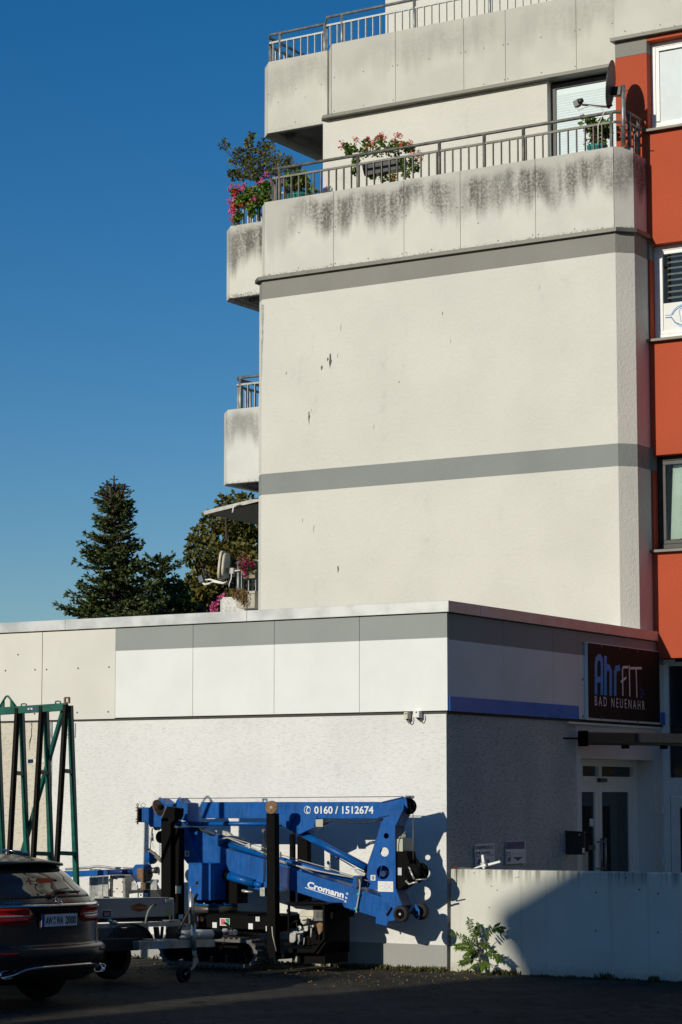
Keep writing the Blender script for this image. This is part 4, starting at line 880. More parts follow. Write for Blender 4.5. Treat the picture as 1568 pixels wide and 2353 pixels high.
plate(k2, [(1460, 1600), (1560, 1600), (1560, 1650), (1470, 1655)], -1.0, 0.2, 'foot', M['black'], lg)
sticker((1376, 1400), (1384, 1355), k2, -1.101, lg)
lg = MB().tube([PY(*k3(238, 465), -0.34), PY(*k3(238, 1000), -0.34)], 0.036, 14).build('outrigger_leg', M['black'], crane)
MB().tube([PY(*k3(240, 440), -0.34), PY(*k3(240, 470), -0.34)], 0.02, 10).build('rod', M['alu'], lg)
plate(k3, [(274, 480), (350, 480), (358, 1010), (276, 1010)], -0.30, 0.09, 'outrigger_leg', M['black'], crane)
# rubber tracks: ring of links round two wheels
def track(y0, y1):
    r = 0.158; c1 = PY(*kT(800, 785), y0); zc = 0.02+r+0.02; x1 = c1.x; x0 = x1-1.05
    th = 0.035; q = MB(); n = 0
    path = []
    m = 12
    for i in range(m+1): path.append((x1+math.sin(math.pi*i/m)*1, math.cos(math.pi*i/m)*1, 1))
    pts = [(x1, math.cos(math.pi*i/m), math.sin(math.pi*i/m)) for i in range(m+1)]+[(x0, -math.cos(math.pi*i/m), -math.sin(math.pi*i/m)) for i in range(m+1)]
    inner = [Vector((cx_+s_*(r-th), 0, zc+c_*(r-th))) for cx_, c_, s_ in pts]; outer = [Vector((cx_+s_*r, 0, zc+c_*r)) for cx_, c_, s_ in pts]
    N = len(pts); vs = []
    for y in (y0, y1): vs += [v+Vector((0,y,0)) for v in outer]+[v+Vector((0,y,0)) for v in inner]
    fs = []
    for i in range(N):
        j = (i+1) % N
        fs += [(i, j, N+j, N+i), (2*N+j, 2*N+i, 3*N+i, 3*N+j), (j, i, 2*N+i, 2*N+j), (N+i, N+j, 3*N+j, 3*N+i)]
    q.add(vs, fs); tk = q.build('track', M['tread'], crane)
    lug = None; per = math.pi*r*2+2*1.05; k_ = int(per/0.075)
    for i in range(k_):
        s_ = per*i/k_
        if s_ < math.pi*r: a = s_/r; p = Vector((x1+math.sin(a)*r, 0, zc+math.cos(a)*r)); an = a
        elif s_ < math.pi*r+1.05: p = Vector((x1-(s_-math.pi*r), 0, zc-r)); an = math.pi
        elif s_ < 2*math.pi*r+1.05: a = math.pi+(s_-math.pi*r-1.05)/r; p = Vector((x0+math.sin(a)*r, 0, zc+math.cos(a)*r)); an = a
        else: p = Vector((x0+(s_-2*math.pi*r-1.05), 0, zc+r)); an = 0
        if lug is None:
            lug = MB().prism([(-0.022,0,-0.002),(0.022,0,-0.002),(0.014,0,0.018),(-0.014,0,0.018)], (0, y1-y0, 0)).mesh('track_lug'); lug.materials.append(M['tread'])
        o = inst(lug, 'track_lug', tk, p+Vector((0, y0, 0))); o.rotation_euler.y = an
    for cx_, rr in ((x1, r-th-0.006), (x0, r-th-0.006)):
        q = MB().lathe((cx_, y0+0.03, zc), (0,1,0), [(0,0.02),(rr*0.3,0.0),(rr*0.32,0.03),(rr*0.75,0.03),(rr*0.8,0.0),(rr,0.0),(rr,y1-y0-0.06),(0,y1-y0-0.06)], 24); q.build('drive_wheel', M['black'], tk)
    for i in range(4):
        MB().disc((x0+0.2+i*0.21, y0+0.03, zc-r+th+0.05), (0,1,0), 0.045, y1-y0-0.06, 16).build('road_wheel', M['black'], tk)
    MB().box((x0, y0+0.05, zc-0.03), (x1, y1-0.05, zc+0.05)).build('track_beam', M['black'], tk)
track(-1.13, -0.93); track(-0.40, -0.20)
# engine bay: open frame with petrol engine and pump
YE_ = -1.02
en = thing('engine_frame', 'x', None, (0, 0, 0)) if False else None
fr = plate(kE, [(395, 262), (960, 262), (975, 300), (975, 820), (880, 930), (810, 1028), (400, 1028), (400, 955), (700, 975), (830, 945), (870, 890), (940, 810), (945, 330), (930, 292), (420, 292), (420, 690), (395, 690)], YE_, 0.03, 'engine_frame', M['black'], crane)
a = PY(*kE(975, 300), YE_); b = PY(*kE(400, 1028), YE_); zt = PY(*kE(700, 262), YE_).z
MB().box((b.x-0.02, YE_-0.02, zt), (a.x+0.06, -0.35, zt+0.012)).build('engine_cover', M['black'], fr)
MB().prism([(a.x, YE_+0.03, zt), (a.x, YE_+0.03, b.z+0.13), (a.x-0.1, YE_+0.03, b.z), (b.x, YE_+0.03, b.z), (b.x, YE_+0.03, b.z+0.02), (a.x-0.115, YE_+0.03, b.z+0.02), (a.x-0.015, YE_+0.03, b.z+0.14), (a.x-0.015, YE_+0.03, zt)], (0, 0.5, 0)).build('engine_tray', M['black'], fr)
MB().box((b.x, YE_+0.53, b.z), (a.x, YE_+0.55, zt)).build('back_panel', M['black'], fr)
a2, b2 = PY(*kE(1030, 455), YE_+0.25), PY(*kE(1205, 400), YE_+0.25)
MB().box((a.x+0.002, YE_+0.1, zt-0.16), (a.x+0.05, -0.45, zt-0.09)).build('side_box', M['black'], fr)
def eng(name, mat, f, lbl=None): q = MB(); f(q); return q.build(name, mat, fr, bevel=0.004, label=lbl)
eng('fuel_tank', M['cream'], lambda q: q.prism(W_(kE, [(600,358),(795,358),(803,380),(803,462),(582,458),(586,400)], YE_+0.06), (0,0.2,0)))
eng('fuel_tank_base', M['cream'], lambda q: q.prism(W_(kE, [(580,461),(802,465),(795,490),(700,500),(610,515),(592,500)], YE_+0.065), (0,0.19,0)))
def af(q):
    q.prism(W_(kE, [(806,358),(962,358),(962,528),(806,528)], YE_+0.07), (0,0.15,0))
    for i in range(6):
        for x in (838, 905): q.prism(W_(kE, [(x,382+i*17),(x+50,382+i*17),(x+50,390+i*17),(x,390+i*17)], YE_+0.06), (0,0.01,0))
eng('air_filter', simple('grey filter housing', (0.13, 0.125, 0.11), 0.6), af)
q = MB().lathe(PY(*kE(582, 635), YE_+0.05), (0,1,0), [(0,-0.004),(0.008,-0.004),(0.01,0.006),(0.02,0.002),(0.024,0.0),(0.024,0.02),(0,0.02)], 18); q.build('pulley', M['alu'], fr)
def pump(q):
    q.prism(W_(kE, [(440,712),(510,706),(525,730),(522,840),(500,862),(440,862),(424,830),(426,740)], YE_+0.02), (0,0.12,0))
    q.prism(W_(kE, [(470,692),(640,680),(640,715),(520,730)], YE_+0.06), (0,0.08,0))
eng('hydraulic_pump', M['alu'], pump)
def blk(q):
    q.prism(W_(kE, [(640,610),(715,600),(730,660),(700,690),(630,690)], YE_+0.1), (0,0.15,0)); q.prism(W_(kE, [(595,510),(700,500),(690,560),(640,590),(600,545)], YE_+0.1), (0,0.1,0))
    q.prism(W_(kE, [(750,590),(800,590),(805,625),(750,630)], YE_+0.08), (0,0.1,0)); q.prism(W_(kE, [(548,745),(585,745),(585,850),(550,850)], YE_+0.04), (0,0.08,0))
eng('engine_block', M['alu'], blk)
eng('engine_block', M['black'], lambda q: q.prism(W_(kE, [(640,690),(900,680),(910,880),(650,930)], YE_+0.16), (0,0.25,0)))
eng('exhaust', M['rust'], lambda q: q.prism(W_(kE, [(845,575),(895,550),(945,560),(955,660),(900,740),(880,740)], YE_+0.1), (0,0.12,0)))
q = MB(); q.tube(W_(kE, [(570,850),(565,885),(500,890)], YE_+0.03), 0.014, 8); q.tube(W_(kE, [(440,840),(430,870),(500,870)], YE_+0.02), 0.008, 6); q.build('pump_pipe', M['alu'], fr)
q = MB(); q.tube(W_(kE, [(660,790),(655,860),(650,900)], YE_+0.06), 0.006, 6); q.tube(W_(kE, [(770,640),(765,780)], YE_+0.06), 0.01, 6); q.build('hose', M['conduit'], fr)
q = MB(); q.tube(W_(kE, [(440,590),(500,540),(560,515)], YE_+0.06), 0.004, 6); q.tube(W_(kE, [(535,540),(545,620),(560,690)], YE_+0.06), 0.004, 6); q.tube(W_(kE, [(710,480),(730,560),(725,680)], YE_+0.04), 0.009, 6); q.build('hose', M['hose'], fr)
eng('battery_tray', M['black'], lambda q: q.prism(W_(kE, [(330,865),(520,870),(520,905),(335,915)], YE_-0.02), (0,0.2,0)))
a = PY(*kE(480, 1085), -0.8); MB().prism([a+Vector((-0.012,0,-0.05)), a+Vector((0.012,0,-0.05)), a+Vector((0.028,0,0.0)), a+Vector((0.005,0,0.05)), a+Vector((-0.012,0,0.05))], (0,0.02,0)).build('lever', simple('yellow paint', (0.42, 0.30, 0.06), 0.6), crane)
q = MB(); q.box((b.x+0.05, -0.9, 0.10), (a.x+0.5, -0.4, b.z-0.002)); q.build('counterweight', M['black'], crane)
# ================================================================== retaining wall in front of the ramp
def wall_mat():
    m = NT('board marked ramp concrete'); z = m.new('ShaderNodeSeparateXYZ'); m.ln(m.pos(), z.inputs[0])
    big = m.noise(m.pos(), 1.2, 5); col = m.mix(m.ramp(big, 0.3, 0.7), (0.60, 0.595, 0.52), (0.70, 0.69, 0.62))
    st = m.noise(m.scaled(16, 16, 0.5), 1, 5); gr = m.noise(m.pos(), 18, 6, 0.7)
    t = m.ramp(m.math('ADD', z.outputs['Z'], m.math('MULTIPLY', gr, 0.12)), 1.02, 1.24)
    col = m.mix(m.math('MULTIPLY', m.math('MULTIPLY', t, m.ramp(st, 0.42, 0.62)), 0.75), col, (0.17, 0.165, 0.12))
    bs = m.ramp(m.math('ADD', z.outputs['Z'], m.math('MULTIPLY', gr, 0.25)), 0.10, 0.28, 0.5, 0.0)
    col = m.mix(bs, col, (0.30, 0.27, 0.20))
    vt = m.noise(m.scaled(9, 9, 0.16), 1, 3); col = m.mix(m.ramp(vt, 0.60, 0.66, 0, 0.16), col, (0.32, 0.30, 0.25))
    sp = m.noise(m.pos(), 9, 2, 0.4); col = m.mix(m.ramp(sp, 0.76, 0.79), col, (0.20, 0.16, 0.11))
    m.base(col); m.rough(0.9); m.b.inputs['Specular IOR Level'].default_value = 0.2; m.bump(m.noise(m.pos(), 60, 4), 0.003); return m.m
M['ramp_wall'] = wall_mat()
rw = thing('retaining_wall', 'pale concrete ramp wall half in shadow at the right with a weed growing at its foot', 'wall', (3, 0, 0))
MB().prism([(0.03, 0.004, 0), (0.045, 0.004, 1.17), (9, 0.004, 1.17), (9, 0.004, 0)], (0, 0.17, 0)).build('wall_body', M['ramp_wall'], rw, bevel=0.012)
mb = MB()
k = K(1780, 3380, 4.48)
for x, y in ((1277,588),(1318,577),(838,740),(940,812),(800,1122),(530,505),(790,515)): MB().disc(PY(*k(x, y), 0.004), (0,-1,0), 0.007, 0.003, 7).build('tie_hole', M['bolt'], rw)
k = K(1750, 2900, 1.6)
for x, y in ((1018,1073),(1415,1080),(1015,1318),(1413,1328),(1210,980),(1295,1055)): MB().disc(PY(*k(x, y), 0.004), (0,-1,0), 0.011, 0.004, 7).build('tie_hole', M['bolt'], rw)
# ================================================================== things on the side wall
sg = thing('shop_sign', 'dark brown sign panel with blue and white fitness studio lettering above the door', 'sign', (0.06, 4.8, 2.95))
MB().box((0.037, 3.652, 2.985), (0.075, 5.962, 3.995)).build('frame', M['pvc'], sg, bevel=0.003)
q = MB().box((0.075, 3.672, 3.012), (0.083, 5.945, 3.985)).build('board', simple('dark brown sign face', (0.026, 0.017, 0.013), 0.75, var=0.1, spec=0.2), sg)
k = K(1700, 2350, 1.5223); XS = 0.0835
fs_ = lambda x, y: PX(*k(x, y), XS)
M['sign_blue'] = simple('bright blue sign letters', (0.01, 0.30, 0.78), 0.5, var=0.03); M['sign_white'] = simple('off white sign letters', (0.85, 0.83, 0.80), 0.5, var=0.03)
def stroke_x(mb, pts, w, cap=0.35):
    P = [fs_(*p) for p in pts]; out = Vector((1,0,0))
    for i in range(len(P)-1):
        SEQ[0] += 1; oo = out*0.00025*(SEQ[0] % 9)
        t = (P[i+1]-P[i]).normalized(); s_ = t.cross(out).normalized()*w/2+Vector((0,0,0)); e = t*w*cap
        P[i] = P[i]+oo; P[i+1] = P[i+1]+oo
        mb.add([P[i]-s_-e, P[i+1]-s_+e, P[i+1]+s_+e, P[i]+s_-e], [(0,1,2,3)])
mb = MB(); stroke_x(mb, [(1042,640),(1042,470),(1047,440),(1058,426),(1068,426),(1076,440),(1078,470),(1078,642)], 0.078); stroke_x(mb, [(1045,560),(1078,562)], 0.078); mb.build('lettering', M['sign_blue'], sg, fixn=False)
mb = MB(); stroke_x(mb, [(1100,430),(1100,645)], 0.078); stroke_x(mb, [(1100,505),(1110,485),(1124,490),(1132,510),(1132,648)], 0.078); mb.build('lettering', M['sign_blue'], sg, fixn=False)
mb = MB(); stroke_x(mb, [(1160,650),(1160,520),(1166,495),(1184,490)], 0.078); mb.build('lettering', M['sign_blue'], sg, fixn=False)
mb = MB(); stroke_x(mb, [(1206,655),(1204,500),(1208,486),(1236,486)], 0.033); stroke_x(mb, [(1196,575),(1226,550)], 0.031); mb.build('lettering', M['sign_white'], sg, fixn=False)
mb = MB(); stroke_x(mb, [(1246,480),(1249,660)], 0.033); mb.build('lettering', M['sign_white'], sg, fixn=False)
mb = MB(); stroke_x(mb, [(1254,492),(1320,492)], 0.033); stroke_x(mb, [(1287,492),(1292,665)], 0.033); mb.build('lettering', M['sign_white'], sg, fixn=False)
mb = MB(); stroke_x(mb, [(1312,625),(1322,618),(1324,635),(1312,668),(1326,668)], 0.016); stroke_x(mb, [(1336,625),(1328,650),(1338,652)], 0.016); mb.build('lettering', M['eye2'], sg, fixn=False)
text('B A D   N E U E N A H R', fs_(1036, 718), fs_(1340, 747), 0.13, (1,0,0), M['sign_white'], sg, bold=0.0)
for x, y in ((963,340),(1076,358),(1188,372),(1297,388),(963,560),(963,785),(1078,795),(1190,805),(1300,815)):
    p = fs_(x, y); MB().disc(p, (1,0,0), 0.018, 0.004, 8).build('screw', M['rust'], sg)
# letter box
k = K(1750, 2900, 1.6)
a = PX(*k(818, 830), 0.0); b = PX(*k(868, 680), 0.0)
XM = 0.27; y0 = a.y; y1 = PX(*k(946, 700), XM).y
lbx = thing('letter_box', 'dark brown wall letter box beside the glass door', 'letter box', (0.1, y0+0.2, a.z))
MB().box((0.006, y0, a.z), (XM, y1, b.z-0.01)).build('case', simple('dark brown enamel', (0.035, 0.028, 0.022), 0.4), lbx, bevel=0.006)
MB().prism([(0.006, y0-0.008, b.z-0.008), (XM+0.012, y0-0.008, b.z-0.016), (XM+0.012, y0-0.008, b.z-0.004), (0.006, y0-0.008, b.z+0.01)], (0, y1-y0+0.016, 0)).build('lid', simple('dark brown lid', (0.03, 0.024, 0.02), 0.4), lbx)
MB().box((XM, y0+0.02, a.z+0.07), (XM+0.006, y1-0.02, b.z-0.04)).build('flap', simple('brown flap', (0.045, 0.035, 0.026), 0.45), lbx)
p = PX(*k(908, 703), XM+0.007); MB().disc(p, (1,0,0), 0.012, 0.004, 10).build('lock', M['alu'], lbx)
p = PX(*k(936, 803), XM+0.001); MB().box((XM, p.y-0.03, p.z-0.035), (XM+0.003, p.y+0.03, p.z+0.03)).build('label', M['white'], lbx)
# two parking signs
pb = simple('parking blue', (0.03, 0.06, 0.32), 0.45, var=0.03); pw = simple('white enamel plate', (0.80, 0.81, 0.82), 0.4, var=0.04)
def pxs(kf, x, y, X): return PX(*kf(x, y), X)
kS = K(1780, 3380, 4.48); kD = K(1750, 2900, 1.6)
s1 = thing('parking_sign', 'crooked white customer parking sign with blue P behind the white bracket', 'sign', (0.02, 0.9, 1.2))
A = [pxs(kD, *p, 0.02) for p in ((235, 765), (365, 756), (368, 900), (246, 925))]
MB().prism(A, (0.006, 0, 0)).build('plate', pw, s1)
for t, p0, p1, h, m_, bo, sh_ in (('KUNDENPARKPLATZ', (240, 797), (362, 792), 0.042, M['hose'], 0.02, 0), ('HALFORDS', (283, 829), (342, 825), 0.031, pb, 0.02, 0.3), ('BAD NEUENAHR', (318, 838), (364, 836), 0.014, pb, 0.01, 0), ('AYK', (305, 884), (336, 882), 0.038, M['hose'], 0.02, 0)):
    text(t, pxs(kD, *p0, 0.0265), pxs(kD, *p1, 0.0265), h, (1,0,0), m_, s1, bold=bo, shear=sh_)
mb = MB(); mb.add([pxs(kD, *p, 0.0275) for p in ((247, 815), (276, 813), (277, 893), (252, 893))], [(0,1,2,3)]); mb.build('parking_symbol', pb, s1, fixn=False)
text('P', pxs(kD, 252, 884, 0.0278), pxs(kD, 274, 883, 0.0278), 0.112, (1,0,0), M['white_letter'], s1, bold=0.03)
s2 = thing('parking_sign', 'neat square parking sign with violet header and a down arrow', 'sign', (0.02, 1.7, 1.17))
A = [pxs(kD, *p, 0.02) for p in ((437, 745), (563, 742), (563, 886), (437, 890))]; MB().prism(A, (0.006, 0, 0)).build('plate', pw, s2)
pv_ = simple('violet print', (0.055, 0.05, 0.20), 0.45, var=0.03)
mb = MB(); mb.add([pxs(kD, *p, 0.0272) for p in ((440, 749), (560, 746), (560, 793), (440, 796))], [(0,1,2,3)]); mb.build('header', pv_, s2, fixn=False)
text('Zahnarzt', pxs(kD, 505, 786, 0.0276), pxs(kD, 556, 785, 0.0276), 0.025, (1,0,0), simple('pale violet print', (0.3, 0.28, 0.45), 0.5), s2)
text('Patientenparkplätze', pxs(kD, 480, 831, 0.0272), pxs(kD, 557, 829, 0.0272), 0.022, (1,0,0), M['grey_box'], s2)
mb = MB(); mb.add([pxs(kD, *p, 0.0275) for p in ((483, 847), (552, 844), (517, 871))], [(0,1,2)]); mb.build('arrow', pv_, s2, fixn=False)
mb = MB(); mb.add([pxs(kD, *p, 0.0272) for p in ((444, 815), (470, 814), (470, 875), (444, 876))], [(0,1,2,3)]); mb.build('parking_symbol', pv_, s2, fixn=False)
text('P', pxs(kD, 448, 867, 0.0276), pxs(kD, 467, 866, 0.0276), 0.088, (1,0,0), M['white_letter'], s2, bold=0.03)
# folded awning over the shop entrance
k = K(1700, 2350, 1.5223)
P0 = PX(*k(965, 920), 0.12); d0 = CAM + ray(*k(1900, 935))*1.0
P1 = unp(*k(1900, 935), (P0.x+1.6, P0.y+0.0, P0.z), (-0.35, 1, 0))
P1 = PY(*k(1700, 930), 5.6)
dv = (P1-P0).normalized(); P1 = P0+dv*3.6
aw = thing('awning', 'closed dark awning cassette jutting out above the entrance', 'awning', P0)
MB().bar(P0, P1, 0.13, 0.165).build('cassette', simple('dark brown cassette', (0.02, 0.018, 0.016), 0.35), aw, bevel=0.02)
MB().bar(P0+dv*0.95+Vector((0.02,-0.02,0.015)), P1+Vector((0.02,-0.02,0.015)), 0.155, 0.12).build('sheen_strip', simple('grey cassette sheen', (0.20, 0.19, 0.16), 0.45, metal=0.3), aw, bevel=0.015)  # lighter grey bar stands for the reflection on the cassette
MB().bar(P0-dv*0.02, P0+dv*0.02, 0.16, 0.20).build('end_cap', M['black'], aw, bevel=0.01)
MB().bar(P0-dv*0.55+Vector((-0.02,0.0,0)), P0, 0.02, 0.02).build('wall_bracket', M['black'], aw)
for t in (0.78, 1.52):
    p = P0+dv*t; MB().box(p+Vector((-0.04,-0.04,-0.125)), p+Vector((0.04,0.04,-0.07))).build('arm_joint', M['black'], aw)
# two small sensor boxes under the cladding
k = K(1550, 2780, 6.272)
for i, (x0, x1, x2, yt, yb, mm, lab) in enumerate(((415, 505, 575, 428, 605, M['cream'], 'small cream junction box under the cladding, the left of a pair'), (645, 795, 845, 395, 568, M['panel_white'], 'small grey white junction box under the cladding nearest the corner'))):
    a = PY(*k(x0, yb), -0.09); b = PY(*k(x1, yt), -0.09)
    t = thing('junction_box', lab, 'junction box', ((a.x+b.x)/2, -0.04, a.z), 'junction boxes under the cladding')
    MB().box((a.x, -0.09, a.z), (b.x, -0.002, b.z)).build('case', mm, t, bevel=0.004)
    MB().disc(PY(*k((x0+x1)/2+10, yt+40), -0.09), (0,-1,0), 0.010, 0.004, 8).build('screw', M['bolt'], t)
    MB().tube([PY(*k((x0+x1)/2+40, yb-5), -0.05), PY(*k((x0+x1)/2+40, yb+35), -0.05)], 0.014, 8).build('gland', M['black'], t)
    MB().tube([PY(*k(x, y), -0.04) for x, y in ((x1+5, yb+25), (x1+18, yb+75), (x1+45, yb+110), (x1+85, yb+95), (x1+110, yb+20), (x1+100, yb-90))], 0.006, 6).build('cable', M['hose'], t)
# white bracket and red ribbon on the end of the ramp wall
k = K(1780, 3380, 4.48); YB_ = 0.08
wb = thing('metal_bracket', 'white three-armed bracket lying on the ramp wall top', 'bracket', PY(*k(690, 415), YB_))
def pb_(pts, t=0.03): return MB().prism([PY(*k(*p), YB_) for p in pts], (0, t, 0))
pb_([(650,185),(690,175),(710,300),(665,320)]).build('arm', M['panel_white'], wb, bevel=0.003)
pb_([(770,335),(985,280),(995,318),(780,375)]).build('arm', M['panel_white'], wb, bevel=0.003)
pb_([(505,420),(640,368),(655,390),(560,422)]).build('arm', M['panel_white'], wb, bevel=0.003)
pb_([(640,330),(715,300),(735,385),(650,402)], 0.045).build('hub', M['panel_white'], wb, bevel=0.004)
pb_([(675,400),(715,400),(712,425),(680,425)]).build('foot', M['panel_white'], wb)
for x, y in ((660,338),(708,320)): MB().disc(PY(*k(x, y), YB_), (0,-1,0), 0.012, 0.008, 10).build('bolt', M['zinc'], wb)
rb = thing('red_ribbon', 'scrap of red ribbon tied to a thin wire at the wall end', 'ribbon', PY(*k(180, 415), 0.08))
mb = MB(); r_ = random.Random(5)
for i in range(14):
    c = PY(*k(180+r_.uniform(-38, 38), 400+r_.uniform(-16, 14)), 0.06+r_.uniform(0, 0.06)); mb.add([c+Vector((r_.uniform(-.02,.02), r_.uniform(-.02,.02), r_.uniform(-.012,.012))) for _ in range(4)], [(0,1,2,3)])
mb.build('ribbon', M['red'], rb, fixn=False)
MB().tube([PY(*k(x, y), 0.06) for x, y in ((215, 405), (300, 410), (420, 418), (500, 420))]+[], 0.003, 5).build('wire', M['galv'], rb)
MB().tube([PY(*k(205, 425), 0.0)]+[PY(*k(x, y), -0.002) for x, y in ((207, 440), (210, 600), (216, 750))], 0.003, 5).build('cord', M['hose'], rb)
# ================================================================== house and annex across the yard (behind the camera): they shade the foreground
def back_to(P, yv): t = (yv-P.y)/S.y; return P+S*t
YH0 = -34.0
ev = back_to(PY(1140, 2090, 0.0), YH0)                     # eaves corner
rp = back_to(PY(1290, 2000, 0.0), YH0)
slope = (rp.z-ev.z)/(rp.x-ev.x)
hs_ = thing('house', 'gabled house standing behind the viewer and shading the yard', 'house', (ev.x+8, YH0-6, 0))
wx0, wx1 = ev.x+0.32, ev.x+15.7; xm = (wx0+wx1)/2; ez = ev.z
M['house_wall'] = stucco('dark house render', (0.30, 0.28, 0.25), False); M['tile'] = simple('brown roof tile', (0.10, 0.06, 0.045), 0.8)
rz = ez+slope*(xm-ev.x)
MB().prism([(wx0, YH0, 0), (wx1, YH0, 0), (wx1, YH0, ez+slope*0.32-0.2), (xm, YH0, rz-0.2), (wx0, YH0, ez+slope*0.32-0.2)], (0, -10, 0)).build('wall', M['house_wall'], hs_)
for sgn in (1, -1):
    e0 = ev.x if sgn == 1 else 2*xm-ev.x
    MB().prism([(e0, YH0+0.01, ez), (xm, YH0+0.01, rz), (xm, YH0+0.01, rz+0.0-0.18), (e0, YH0+0.01, ez-0.18)], (0, -10.4, 0)).build('roof', M['tile'], hs_)
for i in range(4):
    for j in range(2):
        x = wx0+1.6+i*3.6; z = 1.2+j*3.2; f = MB().box((x, YH0, z), (x+1.3, YH0+0.04, z+1.5)).build('window', M['pvc'], hs_); MB().box((x+0.08, YH0+0.041, z+0.08), (x+1.22, YH0+0.045, z+1.42)).build('pane', M['glass'], f)
g1 = PZ(415, 2277, 0.0); ax1 = back_to(g1, YH0).x
zt = back_to(Vector((-3, -1.25, 0)), YH0).z
an = thing('annex_building', 'flat roofed annex standing behind the viewer left of the gabled house', 'building', (ax1-10, YH0-5, 0))
MB().box((ax1-22, YH0-9, 0), (ax1, YH0, zt-0.15)).build('wall', M['house_wall'], an); MB().box((ax1-22.1, YH0-9, zt-0.15), (ax1, YH0+0.02, zt)).build('roof', M['roof'], an)
for i in range(5):
    for j in range(2):
        x = ax1-20+i*3.9; z = 1.2+j*3.4; f = MB().box((x, YH0, z), (x+1.5, YH0+0.04, z+1.5)).build('window', M['pvc'], an); MB().box((x+0.08, YH0+0.041, z+0.08), (x+1.42, YH0+0.045, z+1.42)).build('pane', M['glass'], an if False else f)

# ================================================================== dark estate car, rear end at the left edge
phi = rad(1.5); CR = Vector((math.sin(phi), math.cos(phi), -0.012)).normalized(); CBk = Vector((math.cos(phi), -math.sin(phi), 0)); CU = CBk.cross(CR); CU = CU if CU.z > 0 else -CU
PC = unp(130, 2113.7, (0, 0, 0.83), (0, 0, 1))
car = thing('parked_car', 'dark grey estate car parked with its tail lamps towards the yard at the left edge', 'car', (PC.x, PC.y, 0))
def cw(b, y, z): return Vector((PC.x, PC.y, 0))+CBk*b+CR*y+CU*z           # back, right, up
def lerp_t(tab, v):
    if v <= tab[0][0]: return tab[0][1]
    for (a, x), (b, y) in zip(tab[:-1], tab[1:]):
        if v <= b: t = (v-a)/(b-a); t = t*t*(3-2*t)*0.5+t*0.5; return x+(y-x)*t
    return tab[-1][1]
XRt = [(0.24,-0.10),(0.30,0.02),(0.42,0.10),(0.56,0.11),(0.585,0.09),(0.60,0.03),(0.70,0.015),(0.90,0.0),(0.955,0.035),(0.99,0.02),(1.04,-0.03),(1.20,-0.20),(1.34,-0.37),(1.37,-0.42),(1.395,-0.55),(1.42,-0.75),(1.45,-1.1),(1.47,-1.5),(1.478,-1.9)]
WDt = [(0.24,0.84),(0.35,0.90),(0.60,0.925),(0.85,0.92),(0.95,0.89),(1.03,0.81),(1.2,0.735),(1.36,0.665),(1.40,0.63),(1.43,0.58),(1.455,0.50),(1.47,0.36),(1.478,0.12)]
LNt = [(0.24,4.6),(0.5,4.8),(0.75,4.75),(0.95,3.9),(1.05,3.5),(1.2,3.2),(1.4,2.7),(1.455,2.3),(1.47,2.0),(1.478,1.85)]
NE = 3.2
def cs(s, z, off=0.0):
    w_ = lerp_t(WDt, z); c = 0.46; sg = 1 if s >= 0 else -1; a = abs(s)
    if a <= 1: th = (1-a)*math.pi/2; y = w_*max(0, math.cos(th))**(2/NE); d = c*(1-max(0, math.sin(th))**(2/NE))
    else: y = w_; d = c+(a-1)
    p = cw(lerp_t(XRt, z)-d-0.05*(y/w_)**2, sg*y, z); return p
def csn(s, z):
    e = 0.004; a = cs(s+e, z)-cs(s-e, z); b = cs(s, z+e)-cs(s, z-e); n = a.cross(b)
    n.normalize(); c = cs(s, z)-cw(-1.5, 0, 0.7); return n if n.dot(c) > 0 else -n
def s_of(y, z): w_ = lerp_t(WDt, z); t = min(1, abs(y)/w_)**(NE/2); return (1-math.acos(t)/(math.pi/2))*(1 if y >= 0 else -1)
M['car_paint'] = simple('dark grey metallic lacquer', (0.020, 0.022, 0.026), 0.22, metal=0.35, var=0.04, spec=0.6)
M['car_glass'] = glass('tinted car glass', (0.012, 0.012, 0.012), 0.03)
M['lamp_red'] = simple('red lamp lens', (0.55, 0.018, 0.014), 0.12, var=0.25, scale=30)
M['lamp_dark'] = simple('dark red lamp lens', (0.22, 0.010, 0.012), 0.15, var=0.3, scale=25)
M['lamp_clear'] = simple('clear lamp strip', (0.40, 0.34, 0.34), 0.15, var=0.35, scale=60)
M['chrome'] = simple('chrome', (0.65, 0.66, 0.68), 0.08, metal=1.0, var=0.02)
zs = [0.24,0.27,0.30,0.36,0.42,0.49,0.56,0.575,0.59,0.60,0.62,0.66,0.70,0.76,0.82,0.88,0.92,0.94,0.955,0.97,0.985,1.0,1.03,1.06,1.1,1.15,1.2,1.25,1.3,1.34,1.36,1.37,1.385,1.40,1.41,1.42,1.43,1.44,1.455,1.465,1.47,1.478]
ss = [-1+2*i/40 for i in range(41)]
q = MB(); cols = 0
for z in zs:
    L = lerp_t(LNt, z); back = lerp_t(XRt, z)
    ext = L+back-0.46-0.05; row = [cs(-1-ext*t, z) for t in (1, 0.75, 0.5, 0.3, 0.12)]+[cs(s, z) for s in ss]+[cs(1+ext*t, z) for t in (0.12, 0.3, 0.5, 0.75, 1)]
    cols = len(row); q.v += row
for i in range(len(zs)-1):
    for j in range(cols): k_ = (j+1) % cols; q.f.append((i*cols+j, i*cols+k_, (i+1)*cols+k_, (i+1)*cols+j)); q.sm.append(j != cols-1)
q.f.append(tuple((len(zs)-1)*cols+j for j in range(cols))); q.sm.append(True)
q.f.append(tuple(range(cols-1, -1, -1))); q.sm.append(False)
body = q.build('body', M['car_paint'], car)
